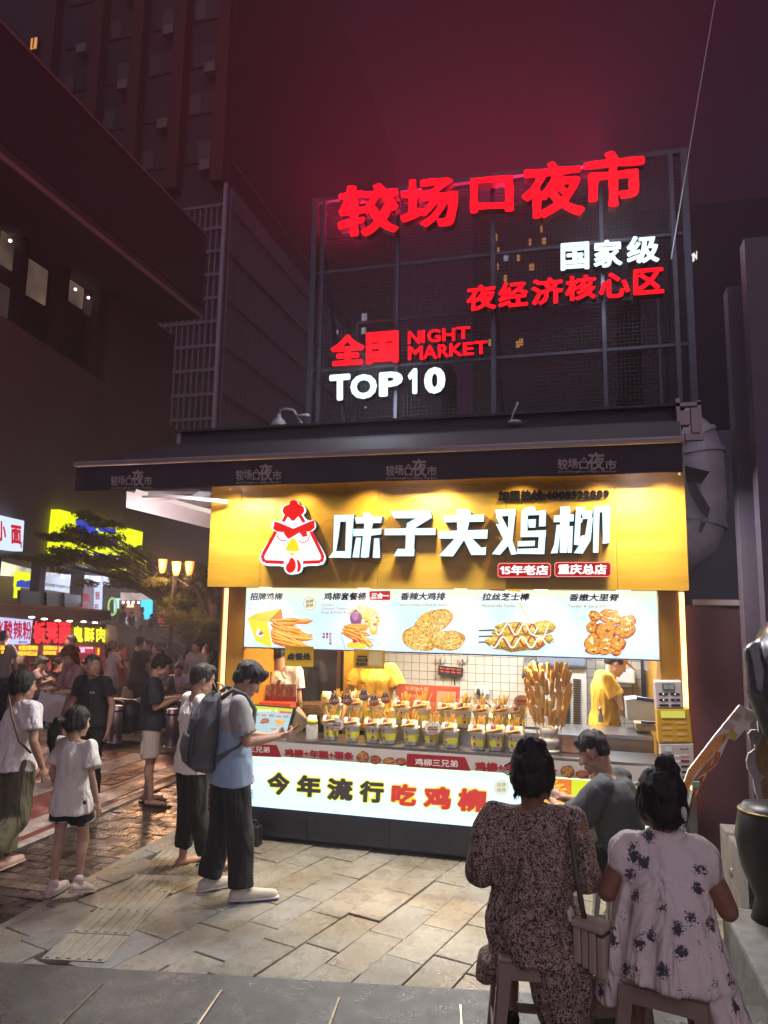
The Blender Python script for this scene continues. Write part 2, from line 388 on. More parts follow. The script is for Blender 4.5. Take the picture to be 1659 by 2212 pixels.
def stone(name,cols,rough):
    m=mat(name,cols[0],rough,var=.16,vscale=26,bump=.35,bscale=160,rvar=.18,obvar=.11)
    t=m.node_tree; b=t.nodes['Principled BSDF']; src=b.inputs['Base Color'].links[0].from_socket
    tc=t.nodes.new('ShaderNodeTexCoord'); n=t.nodes.new('ShaderNodeTexNoise'); n.inputs['Scale'].default_value=1.7; n.inputs['Detail'].default_value=6
    oi=t.nodes.new('ShaderNodeNewGeometry'); t.links.new(oi.outputs['Position'],n.inputs['Vector'])
    cr=t.nodes.new('ShaderNodeValToRGB'); cr.color_ramp.elements[0].position=.38; cr.color_ramp.elements[0].color=(.72,.66,.58,1); cr.color_ramp.elements[1].position=.56; cr.color_ramp.elements[1].color=(1,1,1,1)
    t.links.new(n.outputs[0],cr.inputs[0])
    n2=t.nodes.new('ShaderNodeTexNoise'); n2.inputs['Scale'].default_value=240; n2.inputs['Detail'].default_value=2; t.links.new(oi.outputs['Position'],n2.inputs['Vector'])
    mr=t.nodes.new('ShaderNodeMapRange'); mr.inputs[1].default_value=.35; mr.inputs[2].default_value=.65; mr.inputs[3].default_value=.72; mr.inputs[4].default_value=1.2; t.links.new(n2.outputs[0],mr.inputs[0])
    mx=t.nodes.new('ShaderNodeMix'); mx.data_type='RGBA'; mx.blend_type='MULTIPLY'; mx.inputs[0].default_value=1
    t.links.new(src,mx.inputs[6]); t.links.new(cr.outputs[0],mx.inputs[7])
    vm=t.nodes.new('ShaderNodeVectorMath'); vm.operation='SCALE'; t.links.new(mx.outputs[2],vm.inputs[0]); t.links.new(mr.outputs[0],vm.inputs['Scale'])
    t.links.new(vm.outputs[0],b.inputs['Base Color']); return m
M_pav=stone('granite_paver',[(.27,.25,.21)],.32); M_pav2=stone('granite_paver_warm',[(.29,.255,.205)],.36); M_pav3=stone('granite_paver_grey',[(.25,.245,.23)],.4)
def prism(name,poly,z0,z1,m,parent,bev=.004,tilt=(0,0)):
    mb=MB(); n=len(poly); cx=sum(p[0] for p in poly)/n; cy=sum(p[1] for p in poly)/n
    zt=lambda p:z1+(p[0]-cx)*tilt[0]+(p[1]-cy)*tilt[1]
    top=[(cx+(p[0]-cx)*(1-bev/ max(.05,math.hypot(p[0]-cx,p[1]-cy))*1.4),cy+(p[1]-cy)*(1-bev/max(.05,math.hypot(p[0]-cx,p[1]-cy))*1.4),zt(p)) for p in poly]
    mid=[(p[0],p[1],zt(p)-bev) for p in poly]; bot=[(p[0],p[1],z0) for p in poly]
    f=[tuple(range(n))]
    for r in(0,1):
        for i in range(n): f.append((r*n+i,(r+1)*n+i,(r+1)*n+(i+1)%n,r*n+(i+1)%n))
    mb.add(top+mid+bot,f)
    # shift to own centre
    o=mb.build(name,m,parent); return o
SLA=R(10.2) # slab edge direction
sn=(-math.sin(SLA),math.cos(SLA)) # normal pointing away from camera
SLC=sn[0]*-1.55+sn[1]*3.43        # line constant
half=[(-1,0,3.56),(0,1,6.45),(-sn[0],-sn[1],-(SLC-.25)),(1,0,2.6)]
TA=R(101); tc_=(-2.86,3.93)
ta=(math.cos(TA),math.sin(TA)); tb=(ta[1],-ta[0])
def in_tact(x,y):
    u=(x-tc_[0])*tb[0]+(y-tc_[1])*tb[1]; v=(x-tc_[0])*ta[0]+(y-tc_[1])*ta[1]; return abs(u)<.16 and v>-.35
A=R(75.5); a1=(math.cos(A),math.sin(A)); a2=(math.sin(A),-math.cos(A))
rng=random.Random(3)
for i in range(-26,22):
    offr=rng.random()*.5
    for j in range(-3,22):
        u0=i*.252; v0=j*.505+offr; 
        cx=-1.2+u0*a2[0]+v0*a1[0]; cy=3.2+u0*a2[1]+v0*a1[1]; g=.0035
        cs=[(du,dv) for du,dv in((g,g),(.252-g,g),(.252-g,.505-g),(g,.505-g))]
        poly=[(cx+du*a2[0]+dv*a1[0],cy+du*a2[1]+dv*a1[1]) for du,dv in cs]
        poly=[(p[0]+rng.uniform(-.003,.003),p[1]+rng.uniform(-.003,.003)) for p in poly]
        q=clip(poly,half)
        if not q or area(q)<.006: continue
        mx=sum(p[0] for p in q)/len(q); my=sum(p[1] for p in q)/len(q)
        if in_tact(mx,my): continue
        pr=rng.random()
        prism('paver',q[::-1] if False else q,-.03,rng.uniform(-.004,.007),M_pav if pr<.74 else (M_pav2 if pr<.80 else M_pav3),pav,tilt=(rng.uniform(-.012,.012),rng.uniform(-.012,.012)))
# tactile guide tiles with raised ridges
M_tact=stone('tactile_stone',[(.33,.30,.24)],.5)
tacts=None
for k in range(0,8):
    mb=MB(); c=(tc_[0]+ta[0]*(k*.345+.1),tc_[1]+ta[1]*(k*.345+.1)); M=Matrix(((tb[0],ta[0],0),(tb[1],ta[1],0),(0,0,1)))
    z=.008+rng.uniform(0,.006)
    mb.obox((c[0],c[1],z-.02),(.385,.338,.04),M)
    for r in range(6):
        u=-.158+r*.063; mb.obox((c[0]+tb[0]*u,c[1]+tb[1]*u,z+.002),(.024,.31,.008),M)
    o=mb.build('tile',M_tact,pav,bev=.002)
# wet setts beside the pavement
M_wetjoint=mat('wet_joint',(.13,.115,.095),.4,var=.3)
road=MB().box(-4.56,-3.605,1.2,9.4,-.05,-.026).build('road',M_wetjoint,kind='structure')
m=mat('wet_sett',(.075,.055,.045),.24,var=.3,vscale=14,bump=.25,bscale=50,rvar=.22,obvar=.4)
M_sett=m
cnt=0
for i in range(-2,60):
    for j in range(0,6):
        L=.23; Wd=.128; y0=2.0+i*Wd; x0=-3.615-(j+1)*L+(L/2 if i%2 else 0)
        sk=rng.uniform(-.003,.003); th=.06*(y0-4)
        q=[(x0+.004,y0+.004+sk),(x0+L-.004,y0+.004),(x0+L-.004,y0+Wd-.004),(x0+.004,y0+Wd-.004+sk)]
        q=clip(q,[(1,0,-3.61),(-1,0,-(-4.56) if False else 4.56)])
        if not q or area(q)<.004: continue
        if y0<3.3+(-3.6-x0)*.2 : continue
        cnt+=1
        if cnt>300: continue
        prism('sett',q,-.04,rng.uniform(-.007,-.001),M_sett,road,bev=.004,tilt=(rng.uniform(-.009,.009),rng.uniform(-.009,.009)))
MB().box(-3.615,-3.555,1.2,7.2,-.05,.002).build('kerb',stone('kerb_stone',[(.30,.28,.23)],.5),kind='structure')
# painted crossing
M_red=mat('red_paint',(.36,.06,.045),.42,var=.45,vscale=7,bump=.2,bscale=70,rvar=.2)
M_beige=mat('pale_paint',(.66,.55,.49),.42,var=.35,vscale=9,bump=.2,bscale=70,rvar=.2)
xs=[(-4.75,-4.62,1),(-4.83,-4.75,0),(-5.13,-4.83,1),(-5.70,-5.13,0),(-6.10,-5.70,1),(-7.2,-6.10,0),(-7.5,-7.2,1),(-8.6,-7.5,0),(-8.95,-8.6,1)]
MB().box(-9.3,-4.57,2.0,9.4,-.05,-.016).build('asphalt_road',M_asph,kind='structure')
cw=thing('crosswalk','red and pale striped crossing painted on the wet road','road marking',(-7,6,-.012)); 
for x0,x1,k in xs:
    mb=MB(); mb.box(x0+.01,x1-.01,3.6,9.3,-.018,-.010 if k else -.0125); mb.build('stripe',M_beige if k else M_red,cw)
M_yel=mat('worn_yellow_paint',(.45,.25,.05),.5,var=.4,vscale=30)
mb=MB()
for z in [((-5.63,7.6),(-5.25,7.6)),((-5.63,7.85),(-5.25,7.85)),((-5.63,8.1),(-5.25,8.1)),((-5.63,7.6),(-5.63,8.1)),((-5.25,7.6),(-5.25,8.1)),((-5.44,7.45),(-5.44,8.5))]:
    mb.bar((*z[0],-.009),(*z[1],-.009),.055,.004)
mb.build('yellow_mark',M_yel,cw); mb=MB()
for k in range(4): mb.bar((-6.6,8.4+k*.2,-.009),(-6.2,8.4+k*.2,-.009),.05,.004)
mb.build('yellow_mark',M_yel,cw)
# raised stone step the photographer stands on
M_slab=stone('wet_slab',[(.125,.115,.105)],.34)
sl=MB(); e=(math.cos(SLA),math.sin(SLA)); 
M=Matrix(((e[0],sn[0],0),(e[1],sn[1],0),(0,0,1)))
c0=Vector((sn[0]*SLC,sn[1]*SLC,0))
sl.obox(c0+Vector((e[0]*0-sn[0]*2.0,e[1]*0-sn[1]*2.0,.13)),(12,4.0,.34),M)
slab=sl.build('stone_step',M_slab,kind='structure',bev=.012)
M_jnt=mat('slab_joint',(.03,.028,.026),.7); M_brass=mat('brass_strip',(.55,.47,.33),.32,metal=1,var=.3,vscale=30)
mb=MB(); mb2=MB()
for k,xx in enumerate((-2.75,-2.16,-1.60,-1.06,-.52,.02,.56,1.1)):
    p=Vector((xx,0,.301)); y=(SLC-sn[0]*xx)/sn[1]-.16
    P=Vector((xx,y,.3)); d=Vector((sn[0],sn[1],0))*-1
    if k<4: d=(Vector((-2.10,2.85,0))-Vector((-2.14,3.16,0))).normalized()
    mb.bar(P,P+d*2.6,.012,.006); mb2.bar(P+d*.0,P+d*.42,.009,.014); 
    P2=P+d*.62; mb2.bar(P2,P2+d*.42,.009,.014)
mb.build('slab_joint',M_jnt,slab); mb2.build('metal_strip',M_brass,slab)
# ================================================================== KIOSK
YF,YM=5.95,6.2
M_gold=mat('gold_panel',(.50,.27,.018),.38,metal=.25,var=.10,vscale=3,bump=.05,bscale=120,stretch=(1,1,8),rvar=.12)
M_goldd=mat('gold_column',(.46,.23,.02),.45,metal=.1,var=.06)
M_dark=mat('dark_metal',(.035,.033,.04),.5,var=.2,metal=.3)
M_blk=mat('black_plastic',(.012,.012,.014),.4,var=.1)
M_white=mat('white_plastic',(.62,.6,.56),.4,var=.05)
M_steel=mat('brushed_steel',(.45,.45,.46),.28,metal=1,var=.12,stretch=(1,1,20),vscale=8)
kiosk=thing('snack_kiosk','gold fronted fried chicken snack kiosk with glowing menu panels and counter','kiosk',(-1.15,7.4,0))
K=kiosk
# shell
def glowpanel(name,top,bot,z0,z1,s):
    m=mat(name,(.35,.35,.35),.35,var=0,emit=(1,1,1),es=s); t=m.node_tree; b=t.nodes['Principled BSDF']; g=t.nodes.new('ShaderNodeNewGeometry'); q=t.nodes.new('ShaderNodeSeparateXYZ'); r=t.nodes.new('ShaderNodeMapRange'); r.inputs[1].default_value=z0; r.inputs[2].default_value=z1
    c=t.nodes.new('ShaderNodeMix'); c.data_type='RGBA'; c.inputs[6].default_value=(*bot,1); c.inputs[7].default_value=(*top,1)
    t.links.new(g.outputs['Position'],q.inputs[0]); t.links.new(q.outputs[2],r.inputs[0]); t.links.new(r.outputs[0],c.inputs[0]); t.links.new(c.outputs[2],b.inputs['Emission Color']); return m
MB().box(-3.2,.9,6.3,9.9,-.02,.05).build('base',M_dark,K)
mb=MB(); mb.box(-2.95,.62,6.215,6.245,.05,.30); mb.build('kick_panel',mat('kick_panel',(.035,.04,.06),.35,var=.2,metal=.4),K)
for x in(-2.3,-1.55,-.8,-.05): MB().box(x-.004,x+.004,6.209,6.214,.06,.29).build('panel_joint',M_blk,K)
# fascia: gold panels side by side
fx=[-3.24,-2.72,-1.62,-.52,.35,.875]
for a,b in zip(fx[:-1],fx[1:]): MB().box(a+.0015,b-.0015,YF,YF+.05,2.245,3.30).build('fascia_panel',M_gold,K)
MB().box(-3.235,.87,YF+.05,6.85,2.25,2.30).build('soffit',M_goldd,K)
MB().box(-3.235,.87,YF+.055,9.9,3.28,3.33).build('roof',M_dark,K)
MB().box(-3.24,-3.19,YF+.051,9.9,2.3,3.28).build('side_fascia',M_gold,K)
MB().box(.825,.87,YF+.051,9.9,2.3,3.28).build('side_fascia',M_gold,K)
# columns
MB().box(-3.14,-2.97,6.21,6.5,0,2.245).build('column',M_goldd,K)
MB().box(.675,.83,6.21,6.5,0,2.245).build('column',M_goldd,K)
MB().box(-3.16,-2.97,6.5,9.9,0,2.28).build('side_wall',M_goldd,K)
MB().box(.80,.86,6.5,9.9,0,2.28).build('side_wall',M_goldd,K)
E_led=emat('warm_led',(1.0,.52,.16),4.0,sampling=True,var=.25,vscale=14)
E_led2=emat('orange_led',(1.0,.42,.17),3.2,sampling=True)
led=MB().box(.835,.872,6.20,6.215,.55,2.24).build('light_strip',E_led,K)
MB().box(-3.19,-3.155,6.20,6.215,.35,2.24).build('light_strip',E_led2,K)
MB().box(-3.21,-3.192,6.19,6.24,.2,2.24).build('strip_channel',M_goldd,K)
# downlights under the fascia in front of menu
for x in (-2.72,-1.78,-.92,-.25,.4):
    mb=MB(); mb.lathe([(.0,0),(.055,0),(.055,.012),(.0,.012)],(x,6.08,2.235),20); mb.build('downlight',emat('downlight',(1,.75,.4),3.0,sampling=True),K)
    lamp('downlight_beam','SPOT',(x,6.08,2.22),20,(1,.80,.52),.03,target=(x,6.26,1.1),spot=125,blend=.9)
# menu board
MB().box(-2.965,.665,YM,YM+.05,1.70,2.245).build('menu_board',glowpanel('menu_glow',srgb(222,240,205),srgb(196,228,252),2.0,2.24,1.05),K)  # greenish top painted into the emission in place of downlight glow
MB().box(-2.97,.672,YM-.01,YM+.06,1.688,1.699).build('menu_frame',M_steel,K)
P_glow=print_mat('lit_print',1.0,vscale=80,var=.5)
P_glow2=print_mat('lit_text',1.0,var=0)
zA=zoom(900,2330,.6028); zB=zoom(1800,2330,.5425)
def pl(z,Y): return lambda x,y:onY(*z(x,y),Y)
def blob(rx,ry,n=22,j=.12,rnd=random): 
    ph=[rnd.uniform(0,6.28) for _ in range(4)]
    return [((1+j*math.sin(2*t+ph[0])+j*.7*math.sin(3*t+ph[1])+j*.5*math.sin(5*t+ph[2]))*rx*math.cos(t),(1+j*math.sin(2*t+ph[0])+j*.7*math.sin(3*t+ph[1])+j*.5*math.sin(5*t+ph[3]))*ry*math.sin(t)) for t in [2*math.pi*i/n for i in range(n)]]
def flat(mb,f,pts,col,lift,grain=0.0): mb.poly([f(*p)+Vector((0,-lift,0)) for p in pts],0,(0,1,0),col,grain)
def stick(mb,f,x0,y0,x1,y1,w,cols,lift,grain=.5,bend=0,rnd=random):
    """a fried strip drawn as a few bands of colour"""
    L=math.hypot(x1-x0,y1-y0); ux,uy=(x1-x0)/L,(y1-y0)/L; px,py=-uy,ux; N=7
    for k,(c,ww,sh) in enumerate([(cols[0],1.0,0),(cols[1],.72,-.14),(cols[2],.30,-.25)]):
        up=[];dn=[]
        for i in range(N+1):
            t=i/N; b=bend*math.sin(math.pi*t); e=math.sqrt(max(0,1-(2*t-1)**6))*.9+.05
            wv=w*ww*e*(1+.14*math.sin(t*9+x0)+.1*math.sin(t*17+y0))
            cx=x0+(x1-x0)*t+px*(b+sh*w*(1 if py>0 else -1))*1; cy=y0+(y1-y0)*t+py*(b)-abs(sh)*w*.8
            up.append((cx+px*wv/2,cy+py*wv/2)); dn.append((cx-px*wv/2,cy-py*wv/2))
        flat(mb,f,up+dn[::-1],c,lift+k*.0002,grain)
FRY=[srgb(214,110,20),srgb(246,164,45),srgb(255,218,120)]
FRY2=[srgb(202,84,12),srgb(244,146,30),srgb(255,202,90)]
POT=[srgb(205,150,20),srgb(243,205,50),srgb(252,236,130)]
rr=random.Random(11)
f=pl(zA,YM-.004)
mb=MB()
# dish one: yellow box with strips spilling out
flat(mb,f,[(285,240),(375,172),(384,246),(300,262)],srgb(214,120,20),.0002)
for k in range(34):
    a=rr.uniform(-.05,.62); L=rr.uniform(150,300); x0=300+rr.uniform(0,20); y0=250+rr.uniform(-5,150)
    x1=min(584,x0+L*math.cos(a)); y1=min(432,y0+L*math.sin(a)); x1=max(x1,x0+80)
    stick(mb,f,x0,y0,x1,y1,rr.uniform(24,34),FRY2 if k%3 else FRY,.0006+k*.0001,bend=rr.uniform(-8,8),rnd=rr)
flat(mb,f,[(150,240),(285,262),(312,434),(205,388)],srgb(240,226,30),.0046)
flat(mb,f,[(150,240),(205,205),(375,172),(285,262)],srgb(222,205,20),.0047)
flat(mb,f,[(205,345),(222,300),(262,352),(235,366)],srgb(245,250,240),.0049); flat(mb,f,[(222,345),(238,318),(258,338),(238,352)],srgb(190,90,120),.0051)
mb.build('printed_food',P_glow,K); mb=MB()
# dish two: cup heaped with fries, yam and strips
for k in range(26):
    t=k/25; a=-2.35+t*2.1; x0=905; y0=290; L=rr.uniform(120,150)+ (20 if .3<t<.9 else 0)
    stick(mb,f,x0+rr.uniform(-30,40),y0,x0+L*math.cos(a)*.95,y0+L*math.sin(a),11,POT,.0006+k*.00006,.3)
flat(mb,f,[(x+872,y+240) for x,y in blob(38,58,rnd=rr)],srgb(120,40,130),.0026,.6); flat(mb,f,[(x+866,y+222) for x,y in blob(22,28,rnd=rr)],srgb(190,110,170),.0028,.6)
for cx,cy,rx,ry in((932,275,34,42),(988,295,32,52),(1000,250,24,28)):
    flat(mb,f,[(x+cx,y+cy) for x,y in blob(rx,ry,rnd=rr)],srgb(240,200,90),.003,.6); flat(mb,f,[(x+cx-4,y+cy-8) for x,y in blob(rx*.6,ry*.6,rnd=rr)],srgb(252,238,190),.0032,.4); flat(mb,f,[(x+cx+6,y+cy-16) for x,y in blob(rx*.35,ry*.2,rnd=rr)],srgb(200,110,40),.0034,.4)
flat(mb,f,[(768,325),(990,380),(965,439),(795,439)],srgb(150,190,215),.0035); flat(mb,f,[(773,335),(985,385),(960,437),(800,437)],srgb(235,244,246),.0036); flat(mb,f,[(880,395),(960,400),(930,437),(880,437)],srgb(225,228,60),.0038)
for k in range(22):
    x0=768+rr.uniform(0,70); y0=275+rr.uniform(0,70); stick(mb,f,x0,y0,x0+rr.uniform(90,150),y0+rr.uniform(-10,70),20,FRY2,.004+k*.00008,.5,bend=rr.uniform(-12,12))
for x0,y0,x1,y1 in((900,350,985,425),(890,330,975,400),(930,370,970,430)): stick(mb,f,x0,y0,x1,y1,22,FRY,.006,.5,8)
flat(mb,f,[(x+850,y+415) for x,y in blob(38,24,rnd=rr)],srgb(244,214,60),.0052); flat(mb,f,[(x+862,y+388) for x,y in blob(16,12,rnd=rr)],srgb(205,30,50),.0054)
mb.build('printed_food',P_glow,K); mb=MB()
# dish three: crispy chicken steak
def crust(cx,cy,rx,ry,rot,lift,n=70):
    c,s=math.cos(rot),math.sin(rot); tr=lambda p:(cx+p[0]*c-p[1]*s,cy+p[0]*s+p[1]*c)
    flat(mb,f,[tr(p) for p in blob(rx,ry,30,.07,rr)],srgb(214,150,50),lift,1.0)
    flat(mb,f,[tr((p[0]-2,p[1]-4)) for p in blob(rx*.9,ry*.86,30,.07,rr)],srgb(238,190,88),lift+.0003,1.0)
    for k in range(n):
        a=rr.uniform(0,6.28); r=math.sqrt(rr.random())*.9; flat(mb,f,[tr((r*rx*math.cos(a)+x,r*ry*math.sin(a)+y)) for x,y in blob(rr.uniform(3,8),rr.uniform(2,6),7,.2,rr)],rr.choice([srgb(250,228,160),srgb(252,240,200),srgb(196,118,30),srgb(230,160,60)]),lift+.0006,.8)
crust(1375,270,140,82,-.5,.001,120); crust(1290,375,112,84,.2,.002,100); crust(1480,385,115,68,.05,.003,100)
mb.build('printed_food',P_glow,K)
mb=MB(); f=pl(zB,YM-.004)
# dish four: cheese sticks with sauces
for y in(354,398,440): flat(mb,f,[(210,y-5),(330,y-9),(330,y+3),(210,y+5)],srgb(60,35,30),.0004)
for (x0,y0,x1,y1,w) in((330,330,600,320,64),(600,330,780,330,96),(305,375,740,350,74),(640,410,760,420,70),(255,440,715,450,122)):
    stick(mb,f,x0,y0,x1,y1,w,[srgb(150,105,20),srgb(206,170,40),srgb(236,212,100)],.0008+y0*.000006,1.0)
    for k in range(60):
        t=rr.random(); x=x0+(x1-x0)*t; y=y0+(y1-y0)*t+rr.uniform(-.42,.42)*w; a=rr.uniform(-.9,.9); flat(mb,f,[(x,y),(x+14*math.cos(a),y+14*math.sin(a)),(x+13*math.cos(a)+2,y+14*math.sin(a)+4),(x+2,y+4)],rr.choice([srgb(248,228,120),srgb(170,120,25),srgb(225,190,60)]),.0042+y0*.000002)
def squig(xs0,xs1,yt,yb,n,w,col,lift):
    P=[]
    for i in range(n*8+1):
        t=i/(n*8); x=xs0+(xs1-xs0)*t; y=(yt+yb)/2+(yb-yt)/2*math.sin(t*n*math.pi+.5); P.append((x,y))
    for (xa,ya),(xb,yb2) in zip(P[:-1],P[1:]):
        L=math.hypot(xb-xa,yb2-ya)+1e-6; nx,ny=-(yb2-ya)/L*w/2,(xb-xa)/L*w/2; e=.25
        flat(mb,f,[(xa+nx,ya+ny),(xb+nx+(xb-xa)*e,yb2+ny+(yb2-ya)*e),(xb-nx+(xb-xa)*e,yb2-ny+(yb2-ya)*e),(xa-nx,ya-ny)],col,lift); lift+=.000002
squig(300,700,395,470,7,13,srgb(176,30,20),.0052); squig(300,712,400,480,6,13,srgb(250,248,235),.0056)
squig(350,640,305,380,6,11,srgb(176,30,20),.0052); squig(340,650,305,385,5,11,srgb(250,248,235),.0056)
squig(650,720,300,420,1,10,srgb(250,248,235),.0056)
P=[(508,150),(530,200),(565,255),(605,300)]
for (xa,ya),(xb,yb) in zip(P[:-1],P[1:]): flat(mb,f,[(xa,ya),(xa+12,ya),(xb+10,yb),(xb,yb)],srgb(226,226,90),.003)
flat(mb,f,[(270,45),(408,45),(404,62),(300,58)],srgb(150,30,25),.0008,.8); flat(mb,f,[(425,45),(530,45),(520,70),(430,62)],srgb(240,180,50),.0008,.8)
mb.build('printed_food',P_glow,K); mb=MB()
# dish five: tenderloin skewers
for (cx,cy,rx,ry) in((1180,225,72,30),(1068,250,46,40),(1195,270,88,42),(1310,290,60,55),(1045,330,42,45),(1150,360,84,66),(1280,360,76,50),(1330,330,40,60),(1050,440,58,68),(1150,440,70,56),(1240,450,60,50),(1060,500,60,36),(1140,500,62,36),(1220,505,50,34)):
    flat(mb,f,[(x+cx,y+cy) for x,y in blob(rx,ry,26,.09,rr)],srgb(176,70,12),.001,1); flat(mb,f,[(x+cx-2,y+cy-4) for x,y in blob(rx*.88,ry*.84,26,.09,rr)],srgb(228,150,40),.0013+cy*1e-6,1)
    for k in range(5):
        x1=cx+rr.uniform(-.4,.4)*rx; y1=cy+rr.uniform(-.5,.3)*ry; flat(mb,f,[(x+x1,y+y1) for x,y in blob(rx*rr.uniform(.15,.34),ry*rr.uniform(.1,.24),12,.2,rr)],rr.choice([srgb(252,226,120),srgb(250,240,190),srgb(170,50,8),srgb(238,170,50)]),.0022+k*.0002+cy*1e-6,.8)
flat(mb,f,[(1118,470),(1132,470),(1128,540),(1112,540)],srgb(214,160,90),.005)
mb.build('printed_food',P_glow,K)
# menu lettering
mb=MB(); BK=srgb(18,16,20); OR=srgb(190,150,130)
def tx(mb,z,Y,s,x0,y0,x1,y1,off=.045,col=None,res=30,slant=0,x2=None,y2=None,depth=0.0,yr=None,**k):
    """text into the picture-rectangle (x0,y0)-(x1,y1) on plane Y; yr: right-hand top y"""
    yr=y0 if yr is None else yr
    text(mb,s,onY(*z(x0,y0),Y),onY(*z(x1,yr),Y),onY(*z(x0,y1),Y),off,depth,res=res,col=col,slant=slant,**k)
Yt=YM-.012
for z,s,a in((zA,'招牌鸡柳',(163,68,385,118)),(zA,'鸡柳套餐桶',(652,66,940,118)),(zA,'香辣大鸡排',(1160,66,1468,117)),(zB,'拉丝芝士棒',(232,77,594,134)),(zB,'香嫩大里脊',(872,82,1254,138))):
    w=MB(); tx(mb,z,Yt+.002,s,a[0]-5,a[1]-5,a[2]+5,a[3]+5,.14,srgb(246,252,255),24,.15); tx(mb,z,Yt,s,*a,.034,BK,44,.18)
flat(mb,pl(zA,Yt+.003),[(962,58),(1092,55),(1097,62),(1095,112),(1090,116),(962,117),(957,110),(958,62)],srgb(196,20,28),0)
tx(mb,zA,Yt,'三合一',968,68,1090,108,.05,(1,1,1),24,.1)
for s,a in(('Crispy fried',(155,140,284,158)),('Chicken tenders',(153,165,330,182)),('Combo',(641,141,720,156)),('Chicken Tenders',(641,165,824,181)),('Fries & Fried Rice Cakes',(640,189,912,207)),('Spicy Crispy Chicken Steak',(1155,140,1485,160))): tx(mb,zA,Yt,s,*a,.018,OR,20)
for s,a in(('Mozzarella Sticks',(234,160,482,182)),('Tender & Juicy Chicken Tenderloin',(869,165,1394,190))): tx(mb,zB,Yt,s,*a,.018,OR,20)
for s,x,y1 in(('鸡柳',654,372),('薯条',677,372),('彩虹年糕',699,414)): tx(mb,zA,Yt,s,x-8,332,x+9,y1,.03,srgb(160,30,60),16,vertical=True)
def star(f,cx,cy,r,n,col,lift,d=.1,mb=None): flat(mb,f,[(cx+r*(1+(d if i%2 else -d))*math.cos(math.pi*i/n),cy+r*(1+(d if i%2 else -d))*math.sin(math.pi*i/n)) for i in range(2*n)],col,lift)
fa=pl(zA,Yt+.003); star(fa,561,140,46,16,srgb(214,210,170),0,.05,mb); star(fa,561,140,39,16,srgb(236,240,222),.0006,.02,mb)
tx(mb,zA,Yt,'招牌',534,116,588,141,.04,srgb(176,150,90),20,.1,yr=110); tx(mb,zA,Yt,'推荐',534,143,588,167,.04,srgb(176,150,90),20,.1,yr=138)
mb.build('lettering',P_glow2,K)
# ------------------------------------------------ emblem and big glowing characters on the fascia
zE=zoom(1000,2000,.4822); YE=YF-.085
E_w=emat('sign_white',srgb(205,240,250),1.45,sampling=True,var=.06,vscale=2); E_r=emat('sign_red',srgb(222,22,14),1.1); E_y=emat('sign_yellow',srgb(240,214,20),1.1)
M_side=mat('sign_return',(.012,.012,.02),.5)
emb=thing('emblem_sign','glowing red and white triangular rooster head emblem left of the big characters','sign',(-2.55,5.9,2.3))
fe=pl(zE,YE)
def sm(pts,n=3):
    for _ in range(n):
        q=[]
        for i in range(len(pts)):
            a,b=pts[i],pts[(i+1)%len(pts)]; q+=[(a[0]*.75+b[0]*.25,a[1]*.75+b[1]*.25),(a[0]*.25+b[0]*.75,a[1]*.25+b[1]*.75)]
        pts=q
    return pts
def ringpts(cx,cy,r,a0,a1,n): return [(cx+r*math.cos(R(a0+(a1-a0)*i/n)),cy+r*math.sin(R(a0+(a1-a0)*i/n))) for i in range(n+1)]
outl=sm([(318,28),(345,-2),(385,-2),(408,28),(412,45),(440,40),(468,75),(462,110),(440,122),(470,165),(505,172),(525,160),(545,185),(548,235),(515,260),(535,300),(628,455),(630,500),(600,545),(440,548),(436,590),(405,612),(360,618),(310,615),(282,580),(280,548),(120,548),(80,505),(78,455),(180,300),(208,260),(175,238),(178,195),(200,172),(250,180),(278,122),(258,100),(258,62),(290,35),(314,45)],1)
mb=MB(); mb.poly([fe(*p)+Vector((0,.008,0)) for p in outl],.06,(0,1,0)); mb.build('emblem_body',M_side,emb)
mb=MB(); flat(mb,fe,outl,None,0); mb.build('emblem_face',E_w,emb)
mb=MB()
tri_o=sm([(355,150),(430,150),(618,455),(618,500),(590,532),(120,532),(92,500),(92,455),(282,150)],1)
comb=sm([(325,40),(330,10),(360,-3),(392,5),(402,40),(440,48),(456,85),(440,115),(420,122),(400,135),(358,185),(318,140),(285,122),(268,95),(278,58),(300,45)],2)
flat(mb,fe,comb,None,.0012)
# triangle ring as four bars
def band(pts,w,lift):
    for i in range(len(pts)-1):
        (xa,ya),(xb,yb)=pts[i],pts[i+1]; L=math.hypot(xb-xa,yb-ya); nx,ny=-(yb-ya)/L*w/2,(xb-xa)/L*w/2
        flat(mb,fe,[(xa+nx,ya+ny),(xb+nx,yb+ny),(xb-nx,yb-ny),(xa-nx,ya-ny)],None,lift+i*.0001)
band([(305,125),(275,180)],28,.0012); band([(413,125),(450,185)],28,.0014)
band([(215,262),(108,455),(104,485),(125,512),(282,518)],28,.0010)
band([(505,262),(598,450),(606,485),(585,512),(440,518)],28,.0010)
flat(mb,fe,[(202,178),(245,188),(360,238),(495,180),(535,165),(538,230),(500,262),(470,262),(478,300),(440,308),(410,270),(362,300),(325,322),(285,310),(282,270),(225,262),(190,238),(200,205)],None,.0016)
band(ringpts(275,290,48,60,185,10),9,.0018); band(ringpts(440,300,52,-20,130,10),9,.0018)
mb.build('red_mark',E_r,emb)
mb=MB()
flat(mb,fe,sm([(300,300),(330,345),(282,320),(246,275),(262,262)],1),None,.0024); mb.build('eye_white',E_w,emb)
mb=MB(); flat(mb,fe,sm([(356,308),(385,335),(410,400),(405,428),(352,428),(298,420),(298,395),(325,345)],2),None,.003); flat(mb,fe,sm([(322,436),(380,436),(365,455),(350,462),(335,455)],1),None,.003); mb.build('beak',E_y,emb)
